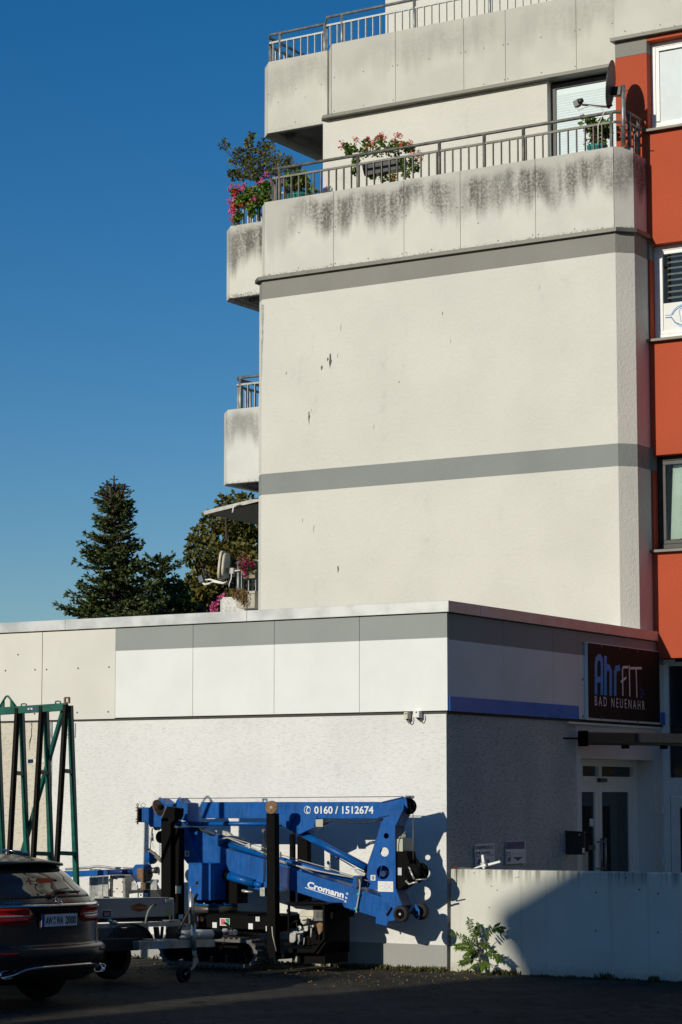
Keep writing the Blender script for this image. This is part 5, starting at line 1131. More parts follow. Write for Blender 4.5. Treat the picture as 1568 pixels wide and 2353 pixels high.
def patch(name, mat, outline_fn, z0, z1, nz=10, ns=24, off=0.004, thick=True, parent=None):
    """shell lying on the body: outline_fn(z) -> (s0, s1)"""
    mb = MB(); V_ = []
    for i in range(nz+1):
        z = z0+(z1-z0)*i/nz; a, b = outline_fn(z)
        for j in range(ns+1):
            s = a+(b-a)*j/ns; V_.append((s, z))
    n = len(V_); mb.v = [cs(*p)+csn(*p)*off for p in V_]+[cs(*p)-csn(*p)*0.004 for p in V_]
    for i in range(nz):
        for j in range(ns): a = i*(ns+1)+j; mb.f.append((a, a+1, a+ns+2, a+ns+1)); mb.sm.append(True)
    ed = [j for j in range(ns+1)]+[(i+1)*(ns+1)-1 for i in range(1, nz+1)]+[nz*(ns+1)+j for j in range(ns-1, -1, -1)]+[i*(ns+1) for i in range(nz-1, 0, -1)]
    for i in range(len(ed)): a, b = ed[i], ed[(i+1) % len(ed)]; mb.f.append((b, a, a+n, b+n)); mb.sm.append(False)
    return mb.build(name, mat, parent or car)
zw0, zw1 = 1.038, 1.34
rwin = patch('rear_window', M['car_glass'], lambda z: (s_of(-(lerp_t(WDt, z)-0.075), z), s_of(lerp_t(WDt, z)-0.075, z)), zw0, zw1, 14, 40, 0.003)
for sg in (1, -1): patch('side_window', M['car_glass'], lambda z: ((1.02, 1.02+1.9) if sg > 0 else (-1.02-1.9, -1.02)), 1.045, 1.33, 8, 10, 0.003)
# spoiler over the window
q = MB(); n = 30
for i in range(n+1):
    t = -0.98+1.96*i/n; z = 1.372-0.035*abs(t)**2.5; p = cs(s_of(t*0.655, z), z); q.v += [p+CBk*0.12+CU*(-0.018), p+CBk*0.115+CU*0.004, p+CBk*-0.12+CU*0.028, p+CBk*-0.02+CU*(-0.03)]
for i in range(n):
    for a in range(4): b = (a+1) % 4; q.f.append((4*i+a, 4*i+b, 4*i+4+b, 4*i+4+a)); q.sm.append(True)
q.f += [(0,1,2,3), (4*n+3,4*n+2,4*n+1,4*n)]; q.sm += [False, False]
q.build('spoiler', M['car_paint'], car)
# lamps wrap round the corners
for sg in (1, -1):
    def inner(z): t = (z-0.80)/0.14; return s_of(0.345+0.30*abs(t-0.5)**2.2, z)
    zz0, zz1 = 0.800, 0.950
    lp = patch('tail_lamp', M['lamp_red'], (lambda z: (inner(z), 1.12)) if sg > 0 else (lambda z: (-1.12, -inner(z))), zz0, zz1, 8, 26, 0.010)
    patch('lamp_strip', M['lamp_clear'], (lambda z: (inner(z)+0.03, 1.10)) if sg > 0 else (lambda z: (-1.10, -inner(z)-0.03)), 0.868, 0.884, 2, 26, 0.0125, parent=lp)
    patch('lamp_lens', M['lamp_dark'], (lambda z: (inner(z)+0.02, 1.11)) if sg > 0 else (lambda z: (-1.11, -inner(z)-0.02)), 0.81, 0.864, 2, 26, 0.0118, parent=lp)
    patch('reflector', M['lamp_dark'], (lambda z: (s_of(0.60, z), s_of(0.86, z))) if sg > 0 else (lambda z: (s_of(-0.86, z), s_of(-0.60, z))), 0.520, 0.548, 2, 14, 0.006)
patch('chrome_strip', M['chrome'], lambda z: (s_of(-0.80, z), s_of(0.80, z)), 0.958, 0.978, 3, 36, 0.008)
# tailgate shut lines as thin dark grooves
q = MB()
def seam(f, n=20):
    pts = [f(i/n) for i in range(n+1)]; q.tube([cs(s_of(y, z), z)+csn(s_of(y, z), z)*0.0005 for y, z in pts], 0.0035, 5)
seam(lambda t: (-0.63+1.26*t, 0.592)); seam(lambda t: (0.63+0.06*t, 0.592+0.21*t)); seam(lambda t: (-0.63-0.06*t, 0.592+0.21*t)); q.build('shut_line', M['hose'], car)
# number plate
pz0, pz1, pw_ = 0.772, 0.886, 0.262; dp = CBk*0.02
def onp(y, z, o=0.0): return cw(0.028+o, y, z)
pl = MB().prism([onp(-0.272, 0.755), onp(0.272, 0.755), onp(0.272, 0.892), onp(-0.272, 0.892)], -CBk*0.03).build('plate_holder', M['hose'], car, bevel=0.003)
MB().prism([onp(-pw_, pz0, 0.003), onp(pw_, pz0, 0.003), onp(pw_, pz1, 0.003), onp(-pw_, pz1, 0.003)], -CBk*0.002).build('number_plate', simple('white number plate', (0.80, 0.81, 0.82), 0.4, var=0.02), pl)
mb = MB(); mb.add([onp(-pw_, pz0, 0.0036), onp(-pw_+0.045, pz0, 0.0036), onp(-pw_+0.045, pz1, 0.0036), onp(-pw_, pz1, 0.0036)], [(0,1,2,3)]); mb.build('plate_band', simple('euro blue', (0.02, 0.05, 0.35), 0.4, var=0.02), pl, fixn=False)
for t, y0, y1 in (('AW', -0.205, -0.105), ('WA', -0.045, 0.055), ('2000', 0.085, 0.245)): text(t, onp(y0, 0.793, 0.0036), onp(y1, 0.793, 0.0036), 0.072, CBk, M['hose'], pl, bold=0.03)
for z, m_ in ((0.85, M['redp']), (0.806, M['conduit'])): MB().disc(onp(-0.075, z, 0.0036), CBk, 0.018, 0.0012, 14).build('plate_seal', m_, pl)
text('Autohaus', onp(-0.16, 0.760, 0.001), onp(-0.02, 0.760, 0.001), 0.008, CBk, M['conduit'], pl) if False else None
# star badge, wiper, lettering
bp = cs(0, 1.005)+csn(0, 1.005)*0.008; bn = csn(0, 1.005); bu = (CU-bn*CU.dot(bn)).normalized(); br = bu.cross(bn)
q = MB(); q.tube([bp+br*0.042*math.cos(i*0.2618)+bu*0.042*math.sin(i*0.2618) for i in range(25)], 0.0035, 6, False)
for a in (90, 210, 330): d_ = br*math.cos(rad(a))+bu*math.sin(rad(a)); q.tube([bp, bp+d_*0.042], [0.0055, 0.0015], 5)
q.build('star_badge', M['chrome'], car)
q = MB(); wp = lambda y, z, o: cs(s_of(y, z), z)+csn(s_of(y, z), z)*o
q.tube([wp(-0.06, 1.055, 0.03), wp(0.02, 1.075, 0.04), wp(0.25, 1.10, 0.03)], [0.022, 0.014, 0.007], 6); q.tube([wp(-0.03, 1.068, 0.02), wp(0.2, 1.082, 0.018), wp(0.44, 1.078, 0.014)], 0.008, 6); q.build('rear_wiper', M['hose'], car)
def badge(t, y0, y1, z, h):
    a, b = wp(y0, z, 0.004), wp(y1, z, 0.004); text(t, a, b, h, csn(s_of((y0+y1)/2, z), z), M['chrome'], car, name='model_badge', bold=0.02)
badge('E 43', 0.56, 0.70, 0.992, 0.030); badge('AMG', -0.66, -0.50, 0.992, 0.024)
# diffuser chrome blade and exhaust tips
q = MB(); pts = [(-0.72, 0.315), (-0.60, 0.330), (-0.48, 0.385), (-0.36, 0.415), (0.36, 0.415), (0.48, 0.385), (0.6, 0.40)]
q.tube([wp(y, z, 0.012) for y, z in [(-0.80,0.318),(-0.70,0.322),(-0.60,0.345),(-0.50,0.392),(-0.40,0.405),(-0.2,0.407),(0,0.408),(0.2,0.408),(0.40,0.406),(0.52,0.40)]], [0.008]+[0.013]*8+[0.008], 8); q.build('diffuser_blade', M['chrome'], car)
patch('diffuser', M['hose'], lambda z: (s_of(-0.62, z), s_of(0.62, z)), 0.25, 0.39, 4, 20, 0.002)
for sg in (1, -1):
    c = cs(s_of(sg*0.68, 0.345), 0.345); e = MB()
    e.v = []; prof = []
    for o_, k_ in ((-0.05, 1.0), (0.035, 1.0), (0.035, 0.86), (-0.05, 0.84)):
        for i in range(24): a = i*math.pi/12; prof.append(c+CBk*o_+CR*(0.092*k_*math.copysign(abs(math.cos(a))**0.6, math.cos(a)))+CU*(0.040*k_*math.copysign(abs(math.sin(a))**0.6, math.sin(a))))
    fs = []
    for r_ in range(3):
        for i in range(24): j = (i+1) % 24; fs.append((r_*24+i, r_*24+j, (r_+1)*24+j, (r_+1)*24+i))
    e.add(prof, fs, True); t_ = e.build('exhaust_tip', M['chrome'], car)
    MB().prism([c+CBk*-0.02+CR*0.07*math.cos(i*0.5236)+CU*0.03*math.sin(i*0.5236) for i in range(12)], CBk*0.002).build('exhaust_bore', M['hose'], t_)
for b_ in (-0.85, -3.78):
    for sg in (1, -1):
        c = cw(b_, sg*0.86, 0.335); wheel(c, CR*-sg*1.0, 0.33, 0.2, car)
for sg in (1, -1): MB().tube([cw(-0.85, sg*0.54, 1.452), cw(-1.2, sg*0.55, 1.470), cw(-2.3, sg*0.55, 1.475), cw(-2.6, sg*0.54, 1.45)], 0.012, 8).build('roof_rail', M['chrome'], car)

# ================================================================== tipping trailer with drawbar
kB = K(350, 3420, 3.484); kA = K(0, 3350, 3.484); k1 = K(0, 3100, 1.742)
UT = Vector((math.sin(rad(7)), math.cos(rad(7)), 0)); NTv = Vector((UT.y, -UT.x, 0))
JW = PZ(*kB(1365, 1765), 0.0)
def PT(k, x, y, back=0.0): return unp(*k(x, y), JW-NTv*back, NTv)
def tplate(k, pts, back, t, name, mat, parent, bevel=0.003, label=None): return MB().prism([PT(k, *p, back) for p in pts], -NTv*t).build(name, mat, parent, bevel=bevel, label=label)
M['alu_board'] = simple('anodised trailer board', (0.33, 0.33, 0.335), 0.45, metal=0.5, var=0.06, scale=4)
M['trailer_black'] = simple('black trailer plastic', (0.012, 0.012, 0.012), 0.5)
tr = thing('trailer', 'grey aluminium sided tipping trailer with red hexagon badge behind the dark car', 'trailer', (JW.x-1.0, JW.y-0.8, 0))
bd = tplate(kB, [(-450, 632), (30, 622), (1130, 598), (1190, 612), (1185, 848), (340, 880), (-450, 895)], 0.55, 0.04, 'side_board', M['alu_board'], tr)
tplate(kB, [(-450, 622), (30, 612), (1130, 590), (1130, 600), (30, 624), (-450, 634)], 0.545, 0.06, 'top_rail', M['zinc'], bd)
tplate(kB, [(1093, 625), (1180, 620), (1182, 665), (1095, 668)], 0.53, 0.03, 'latch', M['zinc'], bd)
tplate(kB, [(1188, 600), (1210, 600), (1210, 905), (1188, 905)], 0.55, 0.06, 'corner_post', M['zinc'], bd)
M['lime'] = simple('lime label', (0.30, 0.36, 0.06), 0.5)
tplate(kB, [(1092, 755), (1155, 752), (1155, 836), (1092, 838)], 0.547, 0.002, 'label', M['lime'], bd, bevel=0)
hx = tplate(kB, [(610, 715), (725, 672), (841, 711), (841, 757), (725, 798), (610, 758)], 0.546, 0.002, 'badge', simple('deep red badge', (0.22, 0.012, 0.012), 0.45, var=0.04), bd, bevel=0)
text('BÖCKMANN', PT(kB, 612, 754, 0.5455), PT(kB, 838, 752, 0.5455), 0.030, NTv, simple('dull yellow letters', (0.42, 0.30, 0.02), 0.5), bd, bold=0.03)
tplate(kB, [(195, 762), (355, 755), (355, 880), (195, 885)], 0.546, 0.004, 'lamp_recess', M['zinc'], bd, bevel=0.002)
tplate(kB, [(222, 785), (330, 780), (330, 865), (222, 868)], 0.541, 0.003, 'lamp_backing', M['trailer_black'], bd, bevel=0)
tplate(kB, [(235, 798), (312, 795), (312, 826), (235, 828)], 0.538, 0.002, 'marker', M['redp'], bd, bevel=0)
tplate(kB, [(235, 828), (312, 826), (312, 852), (235, 853)], 0.538, 0.002, 'marker', M['teal'], bd, bevel=0)
tplate(kB, [(-450, 890), (330, 882), (1200, 850), (1200, 925), (330, 940), (-450, 960)], 0.60, 0.05, 'side_skirt', M['trailer_black'], tr)
tplate(kB, [(-450, 975), (245, 962), (1310, 922), (1312, 990), (250, 1022), (-450, 1040)], 0.42, 0.06, 'frame_beam', M['zinc'], tr)
tplate(kB, [(1140, 910), (1290, 905), (1290, 920), (1140, 925)], 0.40, 0.1, 'beam_plate', M['zinc'], tr)
MB().tube([PT(kB, *p, 0.30) for p in ((808, 1010), (812, 950), (826, 870), (850, 790), (885, 735), (938, 690))], 0.0125, 10).build('handle', simple('olive painted tube', (0.22, 0.23, 0.17), 0.5), tr)
MB().tube([PT(kB, 925, 700, 0.30), PT(kB, 945, 682, 0.30)], 0.018, 8).build('handle_grip', M['hose'], tr)
MB().tube([PT(kB, 300, 905, 0.3), PT(kB, 345, 950, 0.3)], 0.02, 10).tube([PT(kB, 330, 935, 0.3), PT(kB, 400, 950, 0.3)], 0.024, 10).build('lock_pin', M['alu'], tr)
# bed, wheels, mudguards
bz = PT(kB, 500, 880, 0.55).z
b0 = PT(kB, 1200, 880, 0.6)
MB().prism([b0, b0-NTv*1.45, b0-NTv*1.45-UT*2.6, b0-UT*2.6], (0, 0, 0.05)).build('bed', M['zinc'], tr)
c0 = PT(kB, 560, 1330, 0.42); c0.z = 0.30
c0.z = 0.27
for off in (0.16, 1.5):
    wheel(c0-NTv*off, -NTv, 0.25, 0.18, tr)
tplate(kB, [(-450, 1030), (372, 1022), (372, 1345), (-450, 1390)], 0.40, 0.02, 'lower_panel', simple('dull grey trailer panel', (0.10, 0.105, 0.105), 0.6), tr)
tplate(kB, [(374, 1020), (842, 1012), (842, 1200), (374, 1215)], 0.39, 0.03, 'mudguard_flap', M['trailer_black'], tr)
mg = PT(kB, 840, 1020, 0.36); mg2 = PT(kB, 330, 1035, 0.36)
q = MB(); n = 10
for i in range(n+1):
    a = math.pi*(0.08+0.84*i/n); d_ = UT*math.cos(a)*0.40+Vector((0,0,1))*(math.sin(a)**0.8)*0.36; q.v += [c0+d_+NTv*0.05, c0+d_-NTv*0.22]
for i in range(n): q.f.append((2*i, 2*i+1, 2*i+3, 2*i+2)); q.sm.append(True)
mo = q.build('mudguard', M['trailer_black'], tr); sd_ = mo.modifiers.new('thickness', 'SOLIDIFY'); sd_.thickness = 0.012
# drawbar
tplate(kB, [(720, 1205), (1568, 1180), (1775, 1178), (1775, 1285), (1568, 1290), (720, 1322)], 0.0, 0.09, 'drawbar', M['zinc'], tr)
tplate(kB, [(-200, 1190), (725, 1160), (725, 1330), (-200, 1370)], 0.2, 0.3, 'axle_beam', M['trailer_black'], tr)
tplate(kB, [(900, 1218), (1110, 1203), (1110, 1305), (900, 1310)], -0.003, 0.003, 'data_plate', simple('blue grey data plate', (0.36, 0.40, 0.46), 0.4), tr, bevel=0)
text('AW', PT(kB, 1015, 1240, -0.004), PT(kB, 1065, 1236, -0.004), 0.012, NTv, M['hose'], tr)
for pts in ([(945, 1005), (1000, 1003), (1020, 1182), (965, 1184)], [(1052, 1000), (1072, 1000), (1055, 1180), (1035, 1180)], [(1122, 1000), (1290, 990), (1290, 1170), (1122, 1175)]): tplate(kB, pts, 0.10, 0.03, 'brace', M['trailer_black'], tr)
tplate(kB, [(818, 1172), (980, 1170), (980, 1190), (818, 1190)], 0.03, 0.05, 'brace_foot', M['alu'], tr); tplate(kB, [(1035, 1172), (1260, 1170), (1260, 1186), (1035, 1188)], 0.03, 0.05, 'brace_foot', M['alu'], tr)
# overrun brake and ball coupling
q = MB(); q.tube([PT(kB, 1310, 1120, 0.045), PT(kB, 1340, 1112, 0.045), PT(kB, 1460, 1108, 0.045)], [0.045, 0.06, 0.056], 16); q.tube([PT(kT, -5, 485, 0.045), PT(kT, 325, 483, 0.045)], 0.056, 16); q.build('overrun_tube', simple('pale zinc casting', (0.62, 0.62, 0.58), 0.45, metal=0.3, var=0.08), tr)
prof = []; A, B = PT(kT, 325, 480, 0.045), PT(kT, 455, 475, 0.045)
q = MB(); q.tube([A+(B-A)*i/12 for i in range(13)], [0.058 if i % 2 else 0.046 for i in range(13)], 14); q.build('bellows', M['rubber'], tr)
cp = tplate(kT, [(440, 470), (470, 440), (530, 450), (560, 395), (600, 430), (640, 440), (675, 410), (703, 425), (705, 480), (680, 500), (600, 495), (530, 525), (470, 518)], 0.02, 0.07, 'ball_coupling', M['alu'], tr, bevel=0.008)
MB().tube([PT(kT, *p, 0.04) for p in ((500, 315), (530, 325), (580, 365), (620, 410), (650, 440))], [0.011, 0.014, 0.013, 0.012, 0.012], 8).build('coupling_handle', M['galv_old'], cp)
MB().disc(PT(kT, 545, 470, 0.018), NTv, 0.022, 0.02, 10).build('wear_indicator', M['red'], cp)
MB().tube([PT(kT, *p, 0.02) for p in ((525, 480), (520, 560), (500, 610), (475, 670), (465, 700), (445, 685), (460, 640))], 0.0035, 5).build('breakaway_cord', M['red'], cp)
for x, y in ((565, 425), (600, 465), (510, 490)): MB().disc(PT(kT, x, y, 0.018), NTv, 0.008, 0.008, 8).build('bolt', M['zinc'], cp)
# jockey wheel with crank
jw = MB().tube([PT(kB, 1447, 545, -0.02), PT(kB, 1452, 965, -0.02)], 0.030, 16).build('jockey_tube', M['zinc'], tr)
MB().tube([PT(kB, 1440, 455, -0.02), PT(kB, 1442, 548, -0.02)], [0.008, 0.014], 8).build('spindle', M['alu'], jw)
MB().tube([PT(kB, *p, -0.02) for p in ((1440, 490), (1442, 452), (1475, 440), (1518, 432), (1525, 400))], 0.006, 8).build('crank', M['zinc'], jw)
MB().tube([PT(kB, 1526, 410, -0.02), PT(kB, 1524, 368, -0.02)], [0.014, 0.022], 10).build('crank_knob', M['hose'], jw)
MB().tube([PT(kB, 1480, 960, -0.02), PT(kB, 1492, 1330, -0.02)], 0.024, 12).build('inner_tube', M['zinc'], jw)
MB().tube([PT(kB, 1492, 1320, -0.02), PT(kB, 1500, 1480, -0.02)], 0.022, 12).build('inner_tube', M['zinc'], jw)
tplate(kB, [(1340, 965), (1455, 960), (1440, 1050), (1310, 1055)], -0.03, 0.012, 'clamp_plate', M['alu'], jw)
for x, y in ((1367, 992), (1425, 990)): MB().disc(PT(kB, x, y, -0.032), NTv, 0.012, 0.012, 8).build('bolt', M['zinc'], jw)
tplate(kB, [(1480, 1440), (1540, 1430), (1555, 1470), (1500, 1580), (1400, 1650), (1390, 1640), (1475, 1545)], -0.05, 0.012, 'fork', M['zinc'], jw)
wheel(PT(kB, 1370, 1660, -0.055), -NTv, 0.098, 0.06, tr, 'jockey_wheel')
MB().tube([PT(kB, *p, -0.03) for p in ((1535, 548), (1500, 620), (1440, 740), (1370, 870), (1320, 960), (1285, 1060))], [0.016, 0.016, 0.013, 0.013, 0.014, 0.014], 8).build('hand_brake', simple('worn black lever', (0.05, 0.038, 0.03), 0.6, var=0.3), tr)
A, B = PT(kB, 1295, 985, -0.03), PT(kB, 1270, 1140, -0.03); MB().tube([A+(B-A)*i/14 for i in range(15)], [0.024 if i % 2 else 0.019 for i in range(15)], 10).build('brake_boot', M['rubber'], tr)

def QT(k, x, y, back=0.0): return PY(*k(x, y), -1.70+back)
def qplate(k, pts, back, t, name, mat, parent, bevel=0.003, label=None): return MB().prism([QT(k, *p, back) for p in pts], (0, t, 0)).build(name, mat, parent, bevel=bevel, label=label)
# ---- blue lifting beam resting on timber blocks behind the board
bm_ = thing('lifting_beam', 'blue lifting beam with rusty hook head resting on timber blocks behind the trailer', 'lifting beam', QT(kB, 700, 480, 0.9))
BK = 0.95
qplate(kB, [(-420, 228), (-90, 222), (265, 206), (268, 282), (225, 288), (-90, 305), (-420, 315)], BK, 0.08, 'beam', M['blue'], bm_)
MB().tube([QT(kB, 255, 245, BK+0.04), QT(kB, 680, 235, BK+0.04)], 0.034, 14).build('beam_tube', M['blue_dark'], bm_)
qplate(kB, [(258, 206), (285, 205), (288, 282), (258, 284)], BK-0.01, 0.1, 'beam_collar', M['blue_dark'], bm_)
qplate(kB, [(618, 200), (670, 135), (785, 132), (835, 190), (830, 260), (760, 290), (640, 285)], BK-0.02, 0.12, 'beam_head', M['blue'], bm_)
qplate(kB, [(690, 200), (740, 180), (835, 195), (850, 290), (820, 360), (740, 385), (690, 330)], BK-0.03, 0.10, 'rust_patch', M['rust'], bm_)
qplate(kB, [(595, 275), (640, 270), (720, 345), (735, 370), (690, 380), (650, 340)], BK-0.04, 0.03, 'hook_jaw', M['blue_dark'], bm_)
MB().tube([QT(kB, 830, 225, BK+0.05), QT(kB, 985, 212, BK+0.05)], 0.036, 14).build('beam_sleeve', M['galv'], bm_)
MB().tube([QT(kB, 955, 214, BK+0.05), QT(kB, 985, 212, BK+0.05)], 0.042, 14).build('sleeve_band', M['hose'], bm_)
MB().tube([QT(kB, *p, BK-0.01) for p in ((975, 180), (1000, 200), (1005, 240), (995, 280))], 0.008, 8).build('strap', M['hose'], bm_)
cr = thing('beam_cradle', 'dark platform with stacked timber blocks between two grey side brackets', 'cradle', QT(kB, 800, 560, 0.95))
qplate(kB, [(570, 495), (940, 490), (1025, 585), (1025, 640), (570, 640)], BK-0.02, 0.3, 'platform', M['trailer_black'], cr)
M['wood'] = simple('weathered timber', (0.16, 0.10, 0.055), 0.85, var=0.3, scale=20)
for i in range(5): qplate(kB, [(742-i*1.5, 388+i*20), (888+i*1.0, 384+i*20), (890+i, 402+i*20), (742-i*1.5, 406+i*20)], BK+0.01, 0.12, 'timber_block', M['wood'], cr, bevel=0.004)
qplate(kB, [(618, 380), (655, 358), (695, 420), (700, 492), (612, 492)], BK-0.01, 0.02, 'side_bracket', M['alu'], cr); qplate(kB, [(870, 430), (925, 352), (968, 356), (968, 492), (872, 492)], BK-0.01, 0.02, 'side_bracket', M['alu'], cr)
qplate(kB, [(585, 545), (700, 530), (700, 598), (585, 602)], BK-0.024, 0.003, 'sticker', M['white'], cr, bevel=0)
for a in ((718, 775), (784, 845)): qplate(kB, [(a[0], 535), (a[1], 530), (a[1], 598), (a[0], 600)], BK-0.024, 0.003, 'sticker', M['white'], cr, bevel=0)
def pring(k, c, r, back, rr, n=18): 
    mb = MB(); mb.tube([QT(k, c[0]+r*0.8*math.cos(2*math.pi*i/n), c[1]+r*math.sin(2*math.pi*i/n), back) for i in range(n+1)], rr, 5, False); return mb
q = pring(kB, (814, 566), 25, BK-0.027, 0.0022); q.tube([QT(kB, 800, 548, BK-0.027), QT(kB, 828, 584, BK-0.027)], 0.002, 5); q.build('print', M['redp'], cr)
MB().disc(QT(kB, 745, 558, BK-0.026), Vector((0,-1,0)), 0.012, 0.0015, 10).build('print', M['rust'], cr)
# ---- aluminium load frame
lf_ = thing('load_frame', 'bare aluminium rail frame with posts and a white panel on the trailer bed', 'frame', QT(kB, 250, 600, 1.2))
FB = 1.25
MB().tube([QT(kB, -300, 200, FB), QT(kB, 0, 180, FB), QT(kB, 130, 158, FB), QT(kB, 380, 185, FB), QT(kB, 620, 195, FB)], 0.017, 12).build('top_rail', M['alu'], lf_)
for x0, x1, w_, m_ in ((-160, -165, 30, 'alu'), (60, 50, 46, 'galv'), (28, 25, 22, 'alu'), (110, 95, 60, 'galv')):
    qplate(kB, [(x0, 195), (x0+w_, 195), (x1+w_, 620), (x1, 620)], FB+0.02, 0.03, 'post', M[m_], lf_)
for x0, w_ in ((150, 60), (222, 65)): qplate(kB, [(x0, 290), (x0+w_, 288), (x0+w_, 600), (x0-8, 605)], FB, 0.02, 'stake', M['alu'], lf_)
qplate(kB, [(342, 285), (492, 280), (500, 598), (345, 602)], FB-0.15, 0.03, 'white_panel', M['panel_cream'], lf_)
qplate(kB, [(492, 280), (525, 290), (530, 600), (500, 598)], FB-0.15, 0.25, 'panel_edge', M['galv'], lf_)
for x, y in ((372, 300), (490, 378), (488, 517), (372, 512), (415, 470)): MB().disc(QT(kB, x, y, FB-0.152), Vector((0,-1,0)), 0.008, 0.006, 8).build('rivet', M['bolt'], lf_)
MB().tube([QT(kB, 332, 285, FB-0.17), QT(kB, 325, 605, FB-0.17)], 0.014, 8).build('upright', M['galv_old'], lf_)
qplate(kB, [(100, 572), (500, 595), (500, 610), (100, 606)], FB-0.2, 0.05, 'bottom_rail', M['alu'], lf_)

# ================================================================== green glass-transport rack
kR = K(0, 2750, 3.36)
DR = Vector((-1, 0, 0)); SR = Vector((0, 1, 0))
tp = PY(*kR(890, 225), -3.15)
M['green'] = simple('bottle green paint', (0.004, 0.095, 0.065), 0.4, var=0.15, scale=8); M['strip'] = simple('worn rubber strip', (0.017, 0.015, 0.012), 0.9, var=0.25, scale=20, spec=0.15)
rk = thing('transport_rack', 'tall green steel A-frame rack with black rubber strips standing behind the dark car', 'rack', (tp.x, tp.y, 0))
NR = Vector((1, 0, 0))
def PB(x, y, o=0.0): return unp(*kR(x, y), tp+SR*o, SR)
L0, L1 = PB(-770, 350), PB(905, 236)
tbm = MB().bar(L0+Vector((0,0,-0.02)), L1+Vector((0,0,-0.02)), 0.05, 0.085).build('top_beam', M['green'], rk, bevel=0.004)
tri = MB().tube([PB(-20, 290), PB(75, 135), PB(90, 120), PB(112, 120), PB(125, 135), PB(225, 268)], 0.012, 8).build('lifting_eye', M['green'], rk)
MB().prism([PB(-30, 290), PB(52, 180), PB(52, 290)], SR*0.02).build('web_plate', M['green'], tri); MB().prism([PB(138, 170), PB(225, 275), PB(138, 275)], SR*0.02).build('web_plate', M['green'], tri)
for cx_, cy_ in ((323, 240), (782, 205)):
    q = MB(); q.tube([PB(cx_+34*math.copysign(min(1, abs(math.cos(a))*1.25), math.cos(a)), cy_+20*math.sin(a)) for a in [2*math.pi*i/20 for i in range(21)]], 0.008, 6, False); q.build('ring', M['green'], rk)
q = MB(); out = [PB(*p) for p in ((858, 215), (860, 140), (872, 128), (925, 127), (934, 140), (932, 215))]; hole = [PB(895+20*math.cos(-i*0.3927), 172+30*math.sin(-i*0.3927)) for i in range(16)]
tris = tessellate_polygon([out, hole]); fl_ = out+hole; n_ = len(fl_); q.add(fl_+[p+SR*0.02 for p in fl_], [tuple(t) for t in tris]+[tuple(i+n_ for i in reversed(t)) for t in tris])
for st_, m_ in ((0, 6), (6, 16)):
    for i in range(m_): a, b = st_+i, st_+(i+1) % m_; q.f.append((a, b, b+n_, a+n_)); q.sm.append(False)
q.build('lifting_lug', M['rust'], rk)
legs = []
ALEG = [((893, 226), ((893, 235), (773, 2353)), ((942, 245), (1015, 2353))), ((572, 250), ((572, 255), (457, 2270)), ((615, 280), (683, 2300))), ((245, 272), ((245, 280), (138, 2240)), ((287, 300), (360, 2260)))]
for j in (1, 2, 3): ALEG.append(((245-325*j, 272+24*j), tuple((x-325*j, y+24*j) for x, y in ALEG[2][1]), tuple((x-325*j, y+24*j) for x, y in ALEG[2][2])))
for (tx, ty), fr_, re_ in ALEG:
    T = PB(tx, ty)
    pl_ = lambda x, y: unp(*kR(x, y), T, NR)
    for (a, b), rub in ((fr_, True), (re_, False)):
        A, B = pl_(*a), pl_(*b); d_ = (B-A).normalized(); B = A+d_*((A.z-0.06)/-d_.z)
        lg = MB().bar(A, B, 0.040, 0.054, DR).build('leg', M['green'], rk, bevel=0.003) if not rub else MB().bar(A, B, 0.038, 0.046, DR).build('leg', M['strip'], rk, bevel=0.003)
        side = -SR if rub else SR
        side = (side-d_*side.dot(d_)).normalized()
        MB().bar(A+side*0.032, B+side*0.032, 0.040, 0.010, side).build('rubber_strip', M['strip'], lg)
    for y in (1150, 2235):
        ta = lambda ln, yy: (ln[0][0]+(ln[1][0]-ln[0][0])*(yy-ln[0][1])/(ln[1][1]-ln[0][1]), yy)
        yy = y-(tx-245)*0.045*(1 if y < 2000 else 0.3)
        MB().bar(pl_(*ta(fr_, yy)), pl_(*ta(re_, yy+10)), 0.04, 0.045).build('cross_bar', M['green'], rk)
    legs.append(T)
MB().bar(PB(862, 270, 0.05), PB(285, 2290, 0.25), 0.035, 0.05, SR).build('diagonal_brace', M['green'], rk)
for o_ in (-0.42, 0.42): MB().bar(Vector((L0.x, L0.y, 0.05))+SR*o_, Vector((L1.x, L1.y, 0.05))+SR*o_, 0.08, 0.08).build('base_beam', M['green'], rk)
q = MB(); q.prism([PB(345, 972, 0.2), PB(612, 955, 0.2), PB(612, 1003, 0.2), PB(345, 1022, 0.2)], SR*0.004); q.build('white_band', M['white'], rk)
MB().prism([PB(358, 272, -0.028), PB(470, 265, -0.028), PB(470, 302, -0.028), PB(358, 310, -0.028)], SR*0.002).build('maker_label', pv_, rk)
MB().prism([PB(375, 278, -0.030), PB(395, 276, -0.030), PB(395, 300, -0.030), PB(375, 302, -0.030)], SR*0.001).build('label_print', M['white'], rk)
MB().prism([PB(415, 276, -0.030), PB(437, 274, -0.030), PB(437, 298, -0.030), PB(415, 300, -0.030)], SR*0.001).build('label_print', M['white'], rk)
